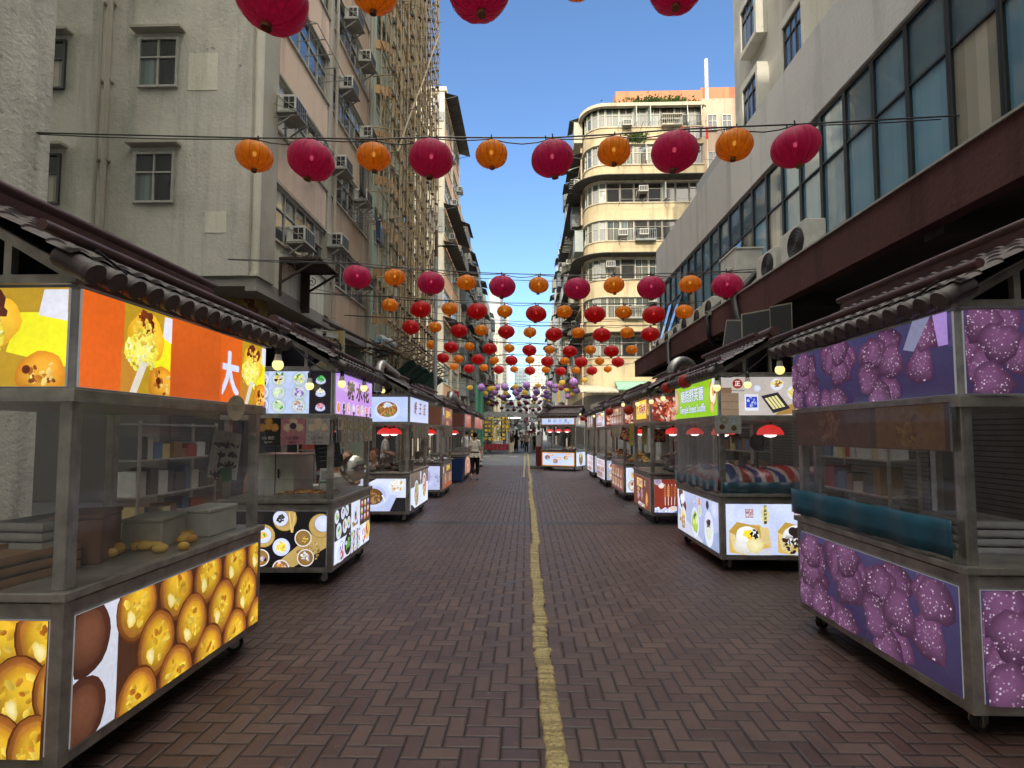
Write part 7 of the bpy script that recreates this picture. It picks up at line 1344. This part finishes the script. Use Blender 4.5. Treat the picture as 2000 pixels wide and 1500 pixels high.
# goods, crates and trays in the glass of the nearest stalls and behind the row
def crate(lab, loc, c, rz=0):
    m = MB()
    for z in (.0, .09, .18, .27):
        for a, b in (((-.26, -.18), (.26, -.18)), ((.26, -.18), (.26, .18)), ((.26, .18), (-.26, .18)), ((-.26, .18), (-.26, -.18))): m.bar((*a, z + .03), (*b, z + .03), .02, .055)
    for x in (-.26, 0, .26):
        for y in (-.18, .18): m.bar((x, y, 0), (x, y, .33), .03)
    m.box(-.25, -.17, 0, .25, .17, .015); o = m.build('plastic_crate', simple('crate_%d' % len(MAT), c, .5)); o.location = loc; o.rotation_euler = (0, 0, rz); tag(o, lab, 'crate', 'plastic crates behind the stalls')
crate('blue plastic crate on the ground behind the noodle stall', (-3.7, 10.9, 0), (.02, .08, .3), .2); crate('red plastic crate stacked on the blue crate behind the noodle stall', (-3.68, 10.9, .34), (.35, .03, .02), .1); crate('yellow plastic crate in the gap behind the dessert stall', (-3.7, 5.4, 0), (.5, .33, .03), -.3); crate('green plastic crate behind the souffle stall', (3.95, 8.5, 0), (.03, .2, .07), .3)
def tray_stack(lab, loc, n, c, rz=0):
    m = MB()
    for k in range(n): z = k * .05; m.box(-.22, -.16, z, .22, .16, z + .012); m.box(-.22, -.16, z, -.205, .16, z + .04); m.box(.205, -.16, z, .22, .16, z + .04); m.box(-.205, -.16, z, .205, -.15, z + .04); m.box(-.205, .15, z, .205, .16, z + .04)
    o = m.build('tray_stack', simple('tray_%d' % len(MAT), c, .4)); o.location = loc; o.rotation_euler = (0, 0, rz); tag(o, lab, 'trays')
tray_stack('stack of steel trays inside the egg tart stall', (-2.6, 2.9, .9), 5, (.4, .4, .38), 1.5); tray_stack('stack of brown trays at the near end of the egg tart stall', (-2.5, 2.55, .9), 3, (.25, .13, .05), 1.5); tray_stack('stack of pale trays inside the purple taro stall', (2.75, 3.4, .9), 4, (.4, .4, .42), 1.5)
heap('tart_display', 'rows of golden egg tarts on the counter of the nearest left stall', (-2.35, 3.25, .9), .25, .5, [(.7, .42, .06), (.6, .3, .04), (.75, .5, .1)], 46, .045, .03, 21); heap('candy_pile', 'purple candies heaped on the taro stall counter', (2.6, 4.1, .9), .3, .4, [(.3, .14, .3), (.45, .3, .45), (.2, .08, .2)], 60, .04, .16, 22)
def shelf(lab, loc, rz, w, cols, seed):
    t = thing('shelf_rack', lab, 'shelf', loc, rz); m = MB(); r = random.Random(seed)
    for x in (-w / 2, w / 2):
        for y in (-.18, .18): m.bar((x, y, 0), (x, y, 1.75), .03)
    m.build('frame', STEEL, t)
    for z in (.35, .8, 1.25, 1.7): m = MB(); m.box(-w / 2, -.2, z, w / 2, .2, z + .02); m.build('shelf_board', STEEL, t)
    g = MB()
    for z in (.37, .82, 1.27):
        x = -w / 2 + .03
        while x < w / 2 - .2: q = r.uniform(.1, .24); h = r.uniform(.12, .36); g.col = r.choice(cols); g.box(x, -.17 + r.uniform(0, .05), z, x + q - .015, .12, z + h); x += q
    tag(g.build('stacked_goods', PAINT, t), kind='stuff')
GC = [(.4, .38, .33), (.2, .12, .06), (.45, .45, .45), (.1, .15, .25), (.3, .06, .05), (.08, .08, .08), (.5, .42, .2)]
shelf('steel shelf of boxes and jars against the wall behind the dessert stall', (-4.9, 7.2, 0), R(90), 1.6, GC, 1); shelf('steel shelf of boxes behind the egg tart stall', (-4.6, 3.4, 0), R(90), 1.6, GC, 2); shelf('steel shelf of supplies behind the noodle stall', (-4.4, 11.4, 0), R(90), 1.6, GC, 3); shelf('steel shelf of tins behind the souffle stall', (4.6, 7.4, 0), R(-90), 1.5, GC, 4); shelf('steel shelf of tubs behind the purple taro stall', (4.9, 4.0, 0), R(-90), 1.6, GC, 5); shelf('steel shelf of pots behind the yellow plaque stall', (4.3, 10.6, 0), R(-90), 1.4, GC, 6)
for lab, x, y, rz, c in (('vendor in a black shirt standing behind the souffle stall counter', 3.85, 7.3, R(75), (.03, .03, .035)), ('vendor in a white apron shirt standing behind the beef offal stall', -3.75, 14.0, R(-80), (.5, .5, .48)), ('vendor in a dark red shirt behind the fourth right stall', 3.9, 13.9, R(80), (.2, .03, .03)), ('vendor in a grey shirt behind the fifth left stall', -3.7, 19.1, R(-80), (.2, .2, .21))):
    person(lab, (x, y, 0), rz, 1.66, .9, None, [((-.25, .06, 1.12), (-.16, .3, 1.05)), ((.25, .06, 1.12), (.16, .3, 1.02))], .06, c, (.02, .02, .025), vox=.016, sleeve=.4)
